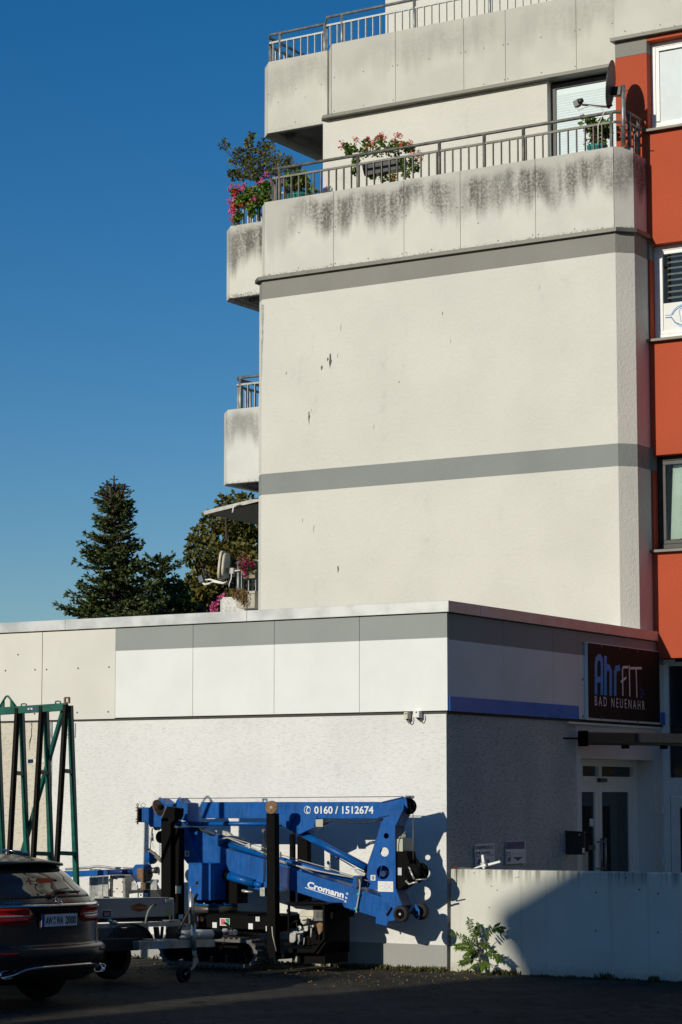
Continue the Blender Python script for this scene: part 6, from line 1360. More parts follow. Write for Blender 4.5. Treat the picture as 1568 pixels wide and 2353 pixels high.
# ================================================================== greenery
def leafmat(name, a, b, c=None, scale=6, rough=0.55):
    m = NT(name); n = m.noise(m.pos(), scale, 3); n2 = m.noise(m.pos(), scale*7, 2)
    col = m.mix(m.ramp(n, 0.32, 0.68), a, b)
    if c: col = m.mix(m.ramp(n2, 0.58, 0.70), col, c)
    m.base(col); m.rough(rough); m.b.inputs['Specular IOR Level'].default_value = 0.3; return m.m
M['spruce'] = leafmat('spruce needles', (0.045, 0.072, 0.022), (0.095, 0.125, 0.034), (0.16, 0.135, 0.035), 1.2)
M['deadwood'] = simple('dead twigs', (0.07, 0.05, 0.035), 0.9)
M['bark'] = simple('bark', (0.06, 0.045, 0.035), 0.9)
M['decid'] = leafmat('autumn tinged leaves', (0.060, 0.076, 0.012), (0.145, 0.122, 0.020), (0.18, 0.115, 0.028), 0.9)
M['shrub'] = leafmat('bronze green shrub leaves', (0.065, 0.075, 0.012), (0.14, 0.13, 0.022), (0.16, 0.105, 0.03), 4)
M['ivyleaf'] = leafmat('fresh geranium leaves', (0.07, 0.14, 0.012), (0.15, 0.23, 0.022), None, 8)
M['geran_red'] = simple('red geranium petals', (0.72, 0.05, 0.04), 0.6, var=0.25, scale=30)
M['geran_pink'] = simple('pink geranium petals', (0.78, 0.11, 0.34), 0.6, var=0.25, scale=30)
M['magenta'] = simple('magenta petals', (0.30, 0.01, 0.09), 0.6, var=0.3, scale=30)
M['dry'] = simple('dried stems', (0.22, 0.13, 0.05), 0.9, var=0.3, scale=30)
M['hydr'] = simple('faded hydrangea heads', (0.16, 0.075, 0.05), 0.8, var=0.35, scale=30)
M['turq'] = simple('turquoise glazed pot', (0.03, 0.24, 0.22), 0.35, var=0.08)
M['ailan'] = leafmat('bright compound leaves', (0.026, 0.066, 0.001), (0.065, 0.125, 0.002), None, 9, 0.7)
R = random.Random(11)
def rv(r=R): 
    while True:
        v = Vector((r.uniform(-1,1), r.uniform(-1,1), r.uniform(-1,1)))
        if 0.01 < v.length <= 1: return v
def leaf(mb, c, d, L, W_d, r=R):
    d = d.normalized(); s = d.cross(rv(r))
    if s.length < 1e-3: return
    s.normalize(); mb.v += [c, c+d*L*0.5+s*W_d, c+d*L, c+d*L*0.5-s*W_d]; n = len(mb.v); mb.f.append((n-4, n-3, n-2, n-1)); mb.sm.append(False)
def spruce(name, base, ztop, prof, lab, nb, seed, dead=None, group=None, lsz=0.09):
    r = random.Random(seed); t = thing(name, lab, 'tree', base, group); b = Vector(base); H = ztop-b.z
    MB().tube([b, b+Vector((0.03,0,H*0.5)), b+Vector((0,0,H))], [H*0.022, H*0.013, 0.02], 8).build('trunk', M['bark'], t)
    lf_ = MB(); tw = MB()
    for i in range(nb):
        u = (i+r.random())/nb; f = u**0.85; z = b.z+H*(0.03+0.95*f)
        Rr = lerp_t(prof, z)*r.uniform(0.6, 1.08)
        az = r.uniform(0, 2*math.pi); dv_ = Vector((math.cos(az), math.sin(az), 0)); droop = r.uniform(0.1, 0.35)-0.25*max(0, f-0.78)/0.22
        P = []; n = max(5, int(Rr/0.13))
        for k_ in range(n+1): s = k_/n; P.append(Vector((b.x, b.y, z))+dv_*Rr*s+Vector((0,0,-droop*Rr*s+0.30*Rr*s*s*s)))
        dd = dead and dead[0] < z < dead[1] and r.random() < 0.4
        tw.tube(P, [0.03*(1-k_/n)+0.006 for k_ in range(n+1)], 4, False)
        if dd:
            for k_ in range(2, n): 
                for _ in range(2): q_ = P[k_]+rv(r)*0.3; tw.tube([P[k_], q_], 0.008, 3, False)
            continue
        for k_ in range(1, n+1):
            s = k_/n; side = Vector((-dv_.y, dv_.x, 0)); ln = (0.18+0.62*(1-s))*min(1.0, Rr*0.7)
            for sg in (-1, 1):
                tl = ln*r.uniform(0.6, 1.1); td = (side*sg+dv_*0.75+Vector((0,0,r.uniform(-0.25,0.15)))).normalized(); m_ = max(3, int(tl/0.05))
                for q_ in range(m_):
                    c = P[k_]+td*tl*q_/m_+rv(r)*0.02
                    for _ in range(2): leaf(lf_, c, td+rv(r)*0.8+Vector((0,0,0.25)), lsz*r.uniform(0.8,1.5), lsz*0.26, r)
            for _ in range(4): leaf(lf_, P[k_]+rv(r)*0.05, dv_+rv(r)*0.8+Vector((0,0,0.3)), lsz*1.4, lsz*0.26, r)
    tw.build('branches', M['deadwood'], t, fixn=False)
    o = lf_.build('crown', M['spruce'], t, fixn=False); return t, r
# spruce behind the roof
kC = K(150, 1400, 1.6505); YS1 = 17.0
pt = lambda x, y, Y=YS1: PY(*kC(x, y), Y)
ax_ = pt(507, 900); pxm = 1/ (pt(508, 1000).x-pt(507, 1000).x)       # crop pixels per metre
z_at = lambda y: pt(507, y).z
bz_ = 0.0; sc_w = 1.0/pxm
prof = [(0.0, 230*sc_w+1.2), (z_at(1760), 310*sc_w), (z_at(1600), 235*sc_w), (z_at(1450), 185*sc_w), (z_at(1330), 170*sc_w), (z_at(1210), 118*sc_w), (z_at(1120), 98*sc_w), (z_at(1050), 94*sc_w), (z_at(1000), 80*sc_w), (z_at(975), 40*sc_w), (z_at(950), 8*sc_w)]
spt, r_ = spruce('spruce_tree', (ax_.x, YS1, 0), z_at(950), prof, 'dark spruce with bare candelabra top behind the low roof', 420, 4, (z_at(1300), z_at(1100)))
tw = MB(); lf_ = MB()
for x, yt, yb in ((458, 860, 1010), (480, 882, 1000), (507, 828, 1100), (541, 876, 1040), (572, 884, 1000), (437, 920, 1020)):
    yy = YS1+r_.uniform(-0.3, 0.3); A, B = PY(*kC(507+(x-507)*0.75, yb), yy), PY(*kC(x, yt), yy); tw.tube([A, (A*0.4+B*0.6)+Vector((0,0,0)), B], [0.05, 0.035, 0.014], 5)
    n = 8
    for i in range(1, n):
        c = A+(B-A)*(i/n)
        for _ in range(4):
            az = r_.uniform(0, 6.28); d_ = Vector((math.cos(az), math.sin(az), 0.35)); L = 0.30*(1-i/n)**0.9+0.05
            tw.tube([c, c+d_*L], 0.011, 3, False)
            if x != 507:
                for q_ in range(max(2, int(L/0.035))): leaf(lf_, c+d_*L*(q_/max(1, int(L/0.035))), d_+rv(r_)*0.5, 0.075, 0.022, r_)
tw.build('leader', M['deadwood'], spt, fixn=False); lf_.build('leader_needles', M['spruce'], spt, fixn=False)
ax2 = pt(812, 1335, 20.0)
prof2 = [(0.0, 2.6), (ax2.z-4.5, 1.9), (ax2.z-3, 1.1), (ax2.z-1.5, 0.95), (ax2.z-0.6, 0.6), (ax2.z, 0.25)]
spruce('spruce_tree', (ax2.x, 20.0, 0), ax2.z, prof2, 'smaller pointed spruce between the tall spruce and the broad tree', 170, 9)
# broad-leaved trees
def broadleaf(lab, base, clumps, seed, mat, nl, lsz, group=None, name='broadleaf_tree'):
    r = random.Random(seed); t = thing(name, lab, 'tree', base, group); b = Vector(base); top = max(c.z for c, _ in clumps)
    tw = MB(); fk_ = b+Vector((0, 0, (top-b.z)*0.45)); tw.tube([b, (b+fk_)/2+Vector((0.1,0,0)), fk_], [0.28, 0.22, 0.17], 8)
    tw.build('trunk', M['bark'], t); tw = MB(); lf_ = MB()
    for c, rad_ in clumps:
        tw.tube([fk_, (fk_+c)/2+Vector((0,0,0.3)), c], [0.10, 0.06, 0.02], 5, False)
        for i in range(int(nl*rad_**2)):
            v = rv(r); v = v*(0.55+0.45*r.random())/max(0.4, v.length) if r.random() < 0.75 else v
            leaf(lf_, c+Vector((v.x, v.y, v.z*0.85))*rad_, v+rv(r)*1.2, lsz*r.uniform(0.7,1.3), lsz*0.33, r)
    tw.build('limbs', M['bark'], t, fixn=False); lf_.build('crown', mat, t, fixn=False); return t
YD = 22.0; cl = []; rr = random.Random(21)
for x, y, r_px in ((1240,1010,45),(1300,1000,50),(1380,1010,55),(1440,1030,60),(1150,1150,60),(1220,1120,75),(1320,1120,85),(1420,1120,85),(1080,1230,60),(1050,1280,55),(1150,1250,90),(1260,1240,100),(1380,1240,100),(1030,1380,45),(1100,1350,85),(1220,1370,100),(1350,1370,105),(1030,1450,60),(1120,1480,90),(1240,1490,100),(1370,1490,105),(1000,1570,60),(1070,1590,90),(1190,1600,100),(1320,1610,110),(1000,1690,70),(1100,1700,100),(1230,1720,110),(1350,1730,110),(1450,1300,100),(1460,1500,110),(1450,1680,110)):
    cl.append((PY(*kC(x, y), YD+rr.uniform(-1.4, 1.4)), r_px/pxm*1.05))
broadleaf('tall olive green broadleaf tree beside the tower behind the roof', (PY(*kC(1300, 1500), YD).x, YD, 0), [c_ for i_, c_ in enumerate(cl) if i_ % 7 != 3], 5, M['decid'], 2000, 0.14)
cl = [(PY(*kC(x, y), 19.0+rr.uniform(-0.6, 0.6)), q_/pxm) for x, y, q_ in ((900,1560,50),(880,1620,60),(940,1610,60),(900,1700,75),(980,1690,70),(850,1700,70),(1030,1740,70),(960,1760,80))]
M['decid2'] = leafmat('mid green leaves', (0.03, 0.055, 0.010), (0.06, 0.085, 0.015), None, 1.0)
broadleaf('low bushy green tree peeping over the roof beside the spruce', (PY(*kC(930, 1700), 19.0).x, 19.0, 0), cl, 6, M['decid2'], 2400, 0.12)
# distant roof at the far left
a = PY(-60, 1421, 45); b = PY(62, 1424, 45)
dh = thing('distant_house', 'dark tiled roof ridge showing over the low roof at the left edge', 'house', ((a.x+b.x)/2, 48, 0))
MB().box((a.x-6, 45.5, 0), (b.x-0.4, 54, a.z-2.0)).build('wall', M['house_wall'], dh); MB().prism([(a.x-6.2, 45, a.z-2.2), (a.x-6.2, 49.5, a.z), (a.x-6.2, 54.5, a.z-2.2)], (b.x-a.x+6.2, 0, 0)).build('roof', simple('dark slate', (0.03, 0.028, 0.03), 0.7), dh)

# ---- planting on the terraces
def blob(k, pts, Y, dY): return [(PY(*k(x, y), Y+R.uniform(-dY, dY)), r_) for x, y, r_ in pts]
def foliage(mb, clumps, n, L, Wd, flat=1.0, r=R):
    for c, rad_ in clumps:
        for _ in range(int(n)):
            v = rv(r); leaf(mb, c+v*rad_, v+rv(r)*0.9, L*r.uniform(0.7,1.25), Wd, r)
def petals(mb, c, rad_, n, L, r=R):
    for _ in range(n): v = rv(r); leaf(mb, c+v*rad_, v+rv(r)*0.6, L*r.uniform(0.8,1.2), L*0.42, r)
kW = K(850, 500, 3.92); YW = 6.42
sb_ = PY(*kW(740, 1010), YW); zf = ZT3-0.9
sh_ = thing('potted_shrub', 'bronze green potted shrub on the upper west balcony under the overhang', 'shrub', (sb_.x, YW, zf))
MB().lathe((sb_.x, YW, zf), (0,0,1), [(0,0),(0.15,0),(0.19,0.32),(0.20,0.34),(0.17,0.34),(0.17,0.30),(0,0.30)], 20).build('pot', M['turq'], sh_)
tw = MB(); st0 = Vector((sb_.x, YW, zf+0.3)); fk_ = PY(*kW(700, 880), YW); tw.tube([st0, sb_, fk_], [0.022, 0.018, 0.016], 6)
lf_ = MB(); px3 = 0.0105*1/3.92*0.5744/0.0058
pm = (PY(*kW(701, 600), YW)-PY(*kW(700, 600), YW)).length
cl = []
for x, y, q_ in ((400,440,70),(480,520,95),(420,600,80),(560,400,80),(600,500,110),(700,420,110),(720,540,120),(840,470,110),(850,600,120),(960,500,100),(980,620,110),(1080,570,90),(1150,640,80),(800,310,70),(880,330,60),(580,280,40),(620,650,110),(740,690,110),(520,690,90),(880,720,90),(1000,720,80),(1200,560,50),(1230,690,50),(620,770,70),(470,790,60),(360,780,60),(300,770,40),(1330,680,30),(700,780,60)):
    cl.append((PY(*kW(x, y), YW+R.uniform(-0.28, 0.28)), q_*pm))
foliage(lf_, cl, 70, 0.062, 0.016)
for c, q_ in cl[::2]: tw.tube([fk_, (fk_+c)/2, c], [0.012, 0.008, 0.004], 4, False)
for tip, mid in (((180,180),(200,400)),((110,320),(200,400)),((265,290),(230,380)),((585,120),(590,260)),((660,140),(600,240)),((620,220),(590,270)),((250,570),(330,590))):
    A, B = PY(*kW(*mid), YW), PY(*kW(*tip), YW); tw.tube([fk_, PY(*kW(330, 520), YW), A, B] if tip[0] < 280 else [fk_, A, B], 0.005, 4, False)
    for q_ in range(26): leaf(lf_, A+(B-A)*R.uniform(0.2,1.05)+rv()*0.02, rv()+Vector((0,0,0.2)), 0.06, 0.014)
tw.build('stems', M['bark'], sh_, fixn=False); lf_.build('foliage', M['shrub'], sh_, fixn=False)
YG = 6.16
gr_ = thing('geranium_box', 'hanging red and pink geraniums spilling over the west balcony rail', 'flower box', PY(*kW(700, 1250), YG))
a, b = PY(*kW(480, 1240), YG+0.02), PY(*kW(980, 1130), YG+0.02)
MB().box((a.x, YG-0.02, a.z), (b.x, YG+0.12, a.z+0.13)).build('box', M['pvc_dark'], gr_)
lf_ = MB(); foliage(lf_, blob(kW, [(480,1080,.09),(560,1100,.11),(650,1080,.11),(750,1060,.11),(850,1060,.11),(930,1050,.09),(450,1180,.08),(540,1200,.09),(640,1180,.10),(740,1150,.10),(830,1150,.09),(400,1240,.05),(420,1420,.05),(600,1290,.06),(620,1390,.05),(390,1460,.04),(340,1060,.05),(700,1240,.06),(800,960,.05),(860,940,.05)], YG, 0.08), 95, 0.045, 0.022); lf_.build('foliage', M['ivyleaf'], gr_, fixn=False)
for nm, mt, pts in (('red_flowers', M['geran_red'], ((390,975),(345,1060),(610,1030),(490,1150),(590,1145),(440,1255),(560,1255),(360,1210),(300,1270),(340,1275),(360,1320),(300,1480),(500,930),(945,880),(320,960),(380,1130),(290,1340))), ('pink_flowers', M['geran_pink'], ((280,1010),(330,1060),(380,1060),(440,990),(490,990),(285,1190),(350,1135),(630,1185),(680,1140),(290,1360),(345,1385),(705,925),(780,870),(850,780),(970,985),(1125,850),(1225,860),(265,1190),(310,1350)))):
    for x, y in pts:
        mb = MB(); p = PY(*kW(x, y), YG-R.uniform(0.0, 0.12)); petals(mb, p, 0.032, 30, 0.026); fh_ = mb.build('flower_head', mt, gr_, fixn=False)
        mb = MB(); mb.tube([p, p+Vector((R.uniform(-.02,.05), 0.08, -0.10))], 0.0025, 4, False); mb.build('flower_stem', M['ivyleaf'], fh_, fixn=False)
def hydrangea(k, cx_, y0, y1, wpx, Y, lab, hd_):
    A, B = PY(*k(cx_-wpx/2, y1), Y), PY(*k(cx_+wpx/2, y1), Y); rad_ = (B.x-A.x)/2*0.9; c = (A+B)/2; ztop = PY(*k(cx_, y0), Y).z
    t = thing('hydrangea_pot', lab, 'potted plant', (c.x, Y, c.z-0.45), 'turquoise hydrangea pots on the terrace')
    z0 = c.z-0.45; hh = ztop-0.42*(ztop-c.z)-z0 if 0 else 0.40+hd_
    MB().lathe((c.x, Y, z0), (0,0,1), [(0,0),(rad_*0.75,0),(rad_,hh),(rad_*1.05,hh+0.01),(rad_*1.05,hh-0.03),(rad_*0.9,hh-0.04),(0,hh-0.05)], 24).build('pot', M['turq'], t)
    lf_ = MB(); base = z0+hh
    foliage(lf_, [(Vector((c.x+R.uniform(-1,1)*rad_, Y+R.uniform(-1,1)*rad_*0.7, base+R.uniform(0.05, max(0.1, ztop-base)))), rad_*0.5) for _ in range(12)], 26, 0.09, 0.032); lf_.build('foliage', M['ivyleaf'], t, fixn=False)
    mb = MB()
    for _ in range(7): petals(mb, Vector((c.x+R.uniform(-0.9,0.5)*rad_, Y-R.uniform(0,1)*rad_*0.7, base+R.uniform(0.05, max(0.1, ztop-base)*0.95))), rad_*0.36, 70, 0.022)
    mb.build('flower_heads', M['hydr'], t, fixn=False)
k1c = K(850, 0, 1.6505); k2c = K(1750, 0, 1.6)
hydrangea(k1c, 570, 1160, 1310, 130, YT+0.45, 'turquoise pot of faded hydrangea at the left end of the terrace', 0.10)
hydrangea(k2c, 1025, 780, 960, 130, YT+0.50, 'turquoise pot of faded hydrangea beside the satellite dish', 0.10)
YF_ = YT+0.20
fb = thing('flower_box', 'dark hanging box of red ivy geraniums inside the terrace railing', 'flower box', PY(*k1c(1100, 1150), YF_))
a, b = PY(*k1c(985, 1155), YF_), PY(*k1c(1245, 1060), YF_)
MB().prism([(a.x+0.05, YF_, a.z-0.02), (b.x-0.02, YF_, a.z-0.0), (b.x, YF_, a.z+0.18), (a.x, YF_, a.z+0.16)], (0, 0.16, 0)).build('box', M['pvc_dark'], fb)
lf_ = MB(); foliage(lf_, blob(k1c, [(1000,1010,.07),(1050,990,.10),(1100,980,.12),(1150,985,.11),(1200,1000,.10),(1240,980,.09),(930,980,.05),(900,1000,.04),(880,960,.03),(1280,970,.06),(1310,980,.05),(1250,1080,.08),(1290,1090,.09),(1330,1080,.07),(1280,1150,.06),(1060,1160,.04),(1130,1170,.06),(1190,1175,.05),(940,1130,.04),(950,1060,.05),(1100,920,.05),(1020,940,.05),(1200,950,.06),(1340,1110,.05)], YF_+0.06, 0.10), 75, 0.044, 0.020); lf_.build('foliage', M['ivyleaf'], fb, fixn=False)
for x, y in ((852,938),(850,975),(940,915),(955,925),(1020,915),(1015,980),(1050,945),(1065,940),(1095,905),(1110,895),(1135,910),(1120,890),(1215,893),(1240,897),(1225,890),(1305,938),(1250,950),(1200,925),(1350,1035),(1380,1035),(1380,1065),(1330,1000),(1365,1005),(960,1100),(1200,1175)):
    c = PY(*k1c(x, y), YF_-R.uniform(0, 0.1)); mb = MB(); petals(mb, c, 0.030, 22, 0.026); fh_ = mb.build('flower_head', M['geran_red'], fb, fixn=False)
    MB().tube([c, PY(*k1c(x*0.7+1120*0.3, y*0.6+1040*0.4), YF_+0.06)], 0.0025, 4, False).build('flower_stem', M['ivyleaf'], fh_, fixn=False)

# ---- satellite dishes
def dish(c, n, r_, hgt, matf, matb, parent, name='reflector'):
    n = n.normalized(); up = (Vector((0,0,1))-n*n.z).normalized(); sd = up.cross(n); q = MB(); N = 36; rings = 6
    for side in (0, 1):
        for i in range(rings+1):
            t = i/rings
            for k_ in range(N): a = 2*math.pi*k_/N; q.v.append(c+sd*r_*t*math.cos(a)+up*r_*hgt*t*math.sin(a)+n*(0.16*r_*2*(t*t-1)*0.5+0.0)-n*0.012*side)
    M_ = (rings+1)*N
    for side in (0, 1):
        for i in range(rings):
            for k_ in range(N): k3_ = (k_+1) % N; f_ = (side*M_+i*N+k_, side*M_+i*N+k3_, side*M_+(i+1)*N+k3_, side*M_+(i+1)*N+k_); q.f.append(f_); q.sm.append(True)
    for k_ in range(N): k3_ = (k_+1) % N; q.f.append((rings*N+k_, rings*N+k3_, M_+rings*N+k3_, M_+rings*N+k_)); q.sm.append(False)
    return q.build(name, matf, parent, fixn=False)
YDd = YT+0.06
c = PY(*k2c(1106, 540), YDd); nD = Vector((-0.955, -0.27, 0.13))
ds = thing('satellite_dish', 'dark satellite dish on a galvanised mast at the terrace railing', 'satellite dish', c)
M['dish'] = simple('anthracite dish', (0.035, 0.033, 0.032), 0.5)
rpx = (PY(*k2c(1106, 390), YDd)-PY(*k2c(1106, 692), YDd)).length/2
dish(c, nD, rpx*0.93, 1.07, M['dish'], M['dish'], ds)
mt_, mb_ = PY(*k2c(1190, 545), YDd), PY(*k2c(1192, 930), YDd); MB().tube([mb_, mt_], 0.032, 12).build('mast', M['galv'], ds)
MB().bar(PY(*k2c(1128, 588), YDd), PY(*k2c(1185, 585), YDd), 0.10, 0.13).build('mount', M['pvc_dark'], ds, bevel=0.008)
q = MB()
for y in (580, 808): q.tube([PY(*k2c(1160, y), YDd-0.03), PY(*k2c(1222, y-2), YDd-0.03)], 0.008, 6)
q.build('clamp_bolt', M['galv_old'], ds)
MB().tube([PY(*k2c(x, y), YDd) for x, y in ((1120, 672), (1100, 683), (1050, 682), (930, 670), (918, 655))], 0.016, 8).build('feed_arm', M['pvc_dark'], ds)
MB().bar(PY(*k2c(878, 672), YDd), PY(*k2c(912, 655), YDd), 0.07, 0.10).build('feed_horn', simple('grey feed horn', (0.16, 0.15, 0.15), 0.5), ds, bevel=0.01)
MB().tube([PY(*k2c(905, 652), YDd-0.02), PY(*k2c(932, 640), YDd-0.02)], [0.045, 0.03], 10).build('feed_cap', M['pvc_dark'], ds)
MB().tube([PY(*k2c(x, y), YDd-0.03) for x, y in ((892, 690), (905, 705), (940, 690), (975, 678), (1050, 690), (1068, 720), (1050, 760), (1030, 800), (1030, 930))], 0.008, 6).build('cable', M['panel_cream'], ds)
kV = K(800, 1950, 4.28); YV = 6.45
d2 = thing('satellite_dish', 'cream flat satellite dish seen from the side on the roof terrace railing', 'satellite dish', PY(*kV(430, 1340), YV))
c = PY(*kV(415, 1340), YV); n2 = Vector((-0.92, -0.36, 0.10)).normalized(); up = (Vector((0,0,1))-n2*n2.z).normalized(); sd = up.cross(n2)
hh = (PY(*kV(400, 1090), YV)-PY(*kV(400, 1590), YV)).length/2; ww = hh*0.95
out = []
for i in range(32): a = 2*math.pi*i/32; out.append(c+sd*ww*math.copysign(abs(math.cos(a))**0.62, math.cos(a))+up*hh*math.copysign(abs(math.sin(a))**0.62, math.sin(a))+n2*0.045)
q = MB(); q.prism(out, -n2*0.035, True); q.prism([p-(p-c)*0.12-n2*0.037 for p in out], -n2*0.05, True); q.build('reflector', simple('cream dish', (0.62, 0.56, 0.42), 0.5), d2)
MB().bar(PY(*kV(470, 1430), YV), PY(*kV(600, 1430), YV), 0.08, 0.09).build('mount', M['zinc'], d2)
MB().tube([PY(*kV(x, y), YV) for x, y in ((560, 1440), (600, 1430), (700, 1420))], 0.014, 8).build('clamp', M['panel_cream'], d2)
MB().tube([PY(*kV(x, y), YV) for x, y in ((95, 1578), (180, 1578), (260, 1600), (415, 1640), (470, 1600))], 0.014, 8).build('feed_arm', M['panel_white'], d2)
for i in range(3): MB().tube([PY(*kV(x, y), YV-0.02) for x, y in ((45+i*12, 1635), (75+i*14, 1668-i*8), (150, 1655-i*8), (220, 1610+i*5), (300, 1622+i*6), (405, 1648+i*3))], 0.006, 6).build('cable', M['panel_white'], d2)
MB().bar(PY(*kV(0, 1590), YV), PY(*kV(72, 1555), YV), 0.09, 0.12).build('feed_horn', simple('slate feed horn', (0.10, 0.11, 0.13), 0.45), d2, bevel=0.012)
MB().tube([PY(*kV(85, 1550), YV), PY(*kV(130, 1525), YV)], [0.03, 0.045], 10).build('feed_cap', M['pvc_dark'], d2)
MB().tube([PY(*kV(x, y), YV-0.03) for x, y in ((545, 1470), (540, 1560), (510, 1640), (500, 1700))], 0.009, 6).build('cable', M['panel_white'], d2)

# ---- roof terrace: parasol, trough and flowers
pa = PY(*kV(75, 437), 6.75); tb_ = PY(*kV(1700, 60), 6.75); pb2 = Vector((pa.x+3.0, 6.75, PY(*kV(75, 437), 6.75).z+0.42)); 
e2 = unp(*kV(932, 615), (pa.x+0.0, 0, 0), (1, 0, 0)); sc3 = 3.0/max(0.5, e2.y-pa.y); pc2 = pa+(e2-pa)*min(4.0, sc3)
pd2 = pb2+(pc2-pa); ap = (pa+pb2+pc2+pd2)/4+Vector((0, 0, 0.35))
par = thing('parasol', 'pale square parasol tilted over the roof terrace beside the tower', 'parasol', (ap.x, ap.y, 4.0))
q = MB(); q.v = [pa, pb2, pd2, pc2, ap]; q.f = [(0,1,4),(1,2,4),(2,3,4),(3,0,4)]; q.sm = [False]*4
cn = q.build('canopy', simple('grey beige canvas', (0.34, 0.32, 0.28), 0.8, var=0.03), par, fixn=False)
MB().bar(pa, pb2, 0.012, 0.06).bar(pa, pc2, 0.012, 0.02).build('hem', simple('pale hem', (0.5, 0.48, 0.43), 0.8), cn)
q = MB(); q.tube([ap, Vector((ap.x, ap.y, 4.0))], 0.025, 10); q.build('pole', M['pvc_dark'], par)
for p in (pa, pb2, pc2, pd2): MB().tube([ap-Vector((0,0,0.05)), p*0.97+ap*0.03-Vector((0,0,0.02))], 0.012, 6).build('rib', M['pvc_dark'], par)
MB().tube([PY(*kV(x, y), 6.7) for x, y in ((690, 290), (620, 292), (590, 315), (575, 350), (570, 390), (560, 432))], 0.012, 6).build('strap', M['panel_white'], par)
MB().box((ap.x-0.3, ap.y-0.3, 3.9), (ap.x+0.3, ap.y+0.3, 4.0)).build('foot', M['soffit'], par)
YTg = 6.0
tg = thing('planter_trough', 'long beige trough with dried trailing stems hung on the roof terrace wall', 'planter', PY(*kV(760, 2080), YTg))
MB().prism([PY(*kV(x, y), YTg) for x, y in ((608, 1800), (940, 1785), (940, 2065), (690, 2075), (645, 2060), (622, 2030))], (0, 0.3, 0)).build('trough', simple('beige plastic trough', (0.44, 0.40, 0.33), 0.6, var=0.04), tg, bevel=0.01)
MB().prism([PY(*kV(x, y), YTg-0.02) for x, y in ((655, 1785), (945, 1768), (945, 1815), (660, 1828))], (0, 0.34, 0)).build('rim', simple('beige plastic rim', (0.46, 0.42, 0.35), 0.6, var=0.04), tg, bevel=0.006)
mb = MB()
for _ in range(70):
    x0 = R.choice((580, 610, 720, 740)) + R.gauss(0, 28); y0 = 1770+R.uniform(-40, 40); y1 = y0+R.uniform(40, 250 if x0 > 680 else 130); P = [PY(*kV(x0+(i/4)*R.uniform(0, 60)*0.5, y0+(y1-y0)*i/4), YTg-0.04+R.uniform(-.03,.03)) for i in range(5)]; mb.tube(P, 0.0035, 4, False)
    for p in P[1:]:
        for _ in range(3): leaf(mb, p+rv()*0.02, rv(), 0.03, 0.010)
mb.build('dried_plant', M['dry'], tg, fixn=False)
pb3 = thing('petunia_box', 'beige rail box of magenta petunias on the roof terrace railing', 'flower box', PY(*kV(830, 1540), 6.42))
MB().prism([PY(*kV(x, y), 6.42) for x, y in ((705, 1425), (945, 1415), (945, 1550), (760, 1562))], (0, 0.16, 0)).build('box', simple('brown grey box', (0.30, 0.24, 0.18), 0.6), pb3)
lf_ = MB(); foliage(lf_, blob(kV, [(740,1340,.05),(800,1330,.06),(860,1360,.07),(900,1420,.06),(880,1280,.05)], 6.4, 0.05), 60, 0.04, 0.016); lf_.build('foliage', M['shrub'], pb3, fixn=False)
mb = MB()
for x, y in ((800,1310),(790,1350),(770,1390),(760,1480),(780,1490),(700,1310),(880,1310),(900,1320),(775,1240),(820,1290),(750,1400),(700,1340)): petals(mb, PY(*kV(x, y), 6.36), 0.03, 26, 0.032)
mb.build('petals', M['magenta'], pb3, fixn=False)
mb = MB()
for x, y in ((700,1190),(740,1180),(720,1220),(820,1220),(850,1230),(700,1240)): petals(mb, PY(*kV(x, y), 6.40), 0.045, 26, 0.035)
mb.build('dried_heads', M['dry'], pb3, fixn=False)
ro = thing('pink_geranium', 'pink flowers trailing at the left end of the roof terrace wall', 'plant', PY(*kV(240, 2060), 6.5))
mb = MB()
for x, y in ((245,2010),(235,2060),(215,2055),(250,2110),(225,2120),(265,1990),(420,1840),(430,1860),(330,1900)): petals(mb, PY(*kV(x, y), 6.3), 0.035, 26, 0.03)
mb.build('flowers', M['geran_pink'], ro, fixn=False)
lf_ = MB(); foliage(lf_, blob(kV, [(380,1880,.04),(450,1860,.05),(520,1850,.05),(255,2080,.05),(500,1780,.05),(250,2130,.05)], 6.35, 0.05), 40, 0.04, 0.016); lf_.build('foliage', M['shrub'], ro, fixn=False)

# ---- tree of heaven seedling at the foot of the ramp wall
kS = K(1780, 3380, 4.48); YP = -0.16
ba = PY(*kS(640, 2245), YP); ba.z = 0.0
tp_ = thing('weed_plant', 'bright green weed with feathered leaves growing at the foot of the ramp wall', 'plant', ba)
lfm = MB(); 
prof_ = [(0,0),(0.22,0.17),(0.5,0.19),(0.8,0.09),(1.0,0)]
for i in range(len(prof_)-1):
    (t0, w0), (t1, w1) = prof_[i], prof_[i+1]
    z0, z1 = -0.10*t0*t0, -0.10*t1*t1
    lfm.add([(t0, 0, z0), (t1, 0, z1), (t1, w1, z1+0.05), (t0, w0, z0+0.05)], [(0,1,2,3)], True); lfm.add([(t0, 0, z0), (t0, -w0, z0+0.05), (t1, -w1, z1+0.05), (t1, 0, z1)], [(0,1,2,3)], True)
leafl = lfm.mesh('leaflet'); leafl.materials.append(M['ailan'])
for p in leafl.polygons: p.use_smooth = True
MB().tube([ba, PY(*kS(620, 2000), YP), PY(*kS(600, 1800), YP+0.02), PY(*kS(560, 1650), YP+0.03)], [0.012, 0.010, 0.008, 0.005], 6).build('stem', simple('green stem', (0.10, 0.12, 0.04), 0.7), tp_)
rs_ = random.Random(8)
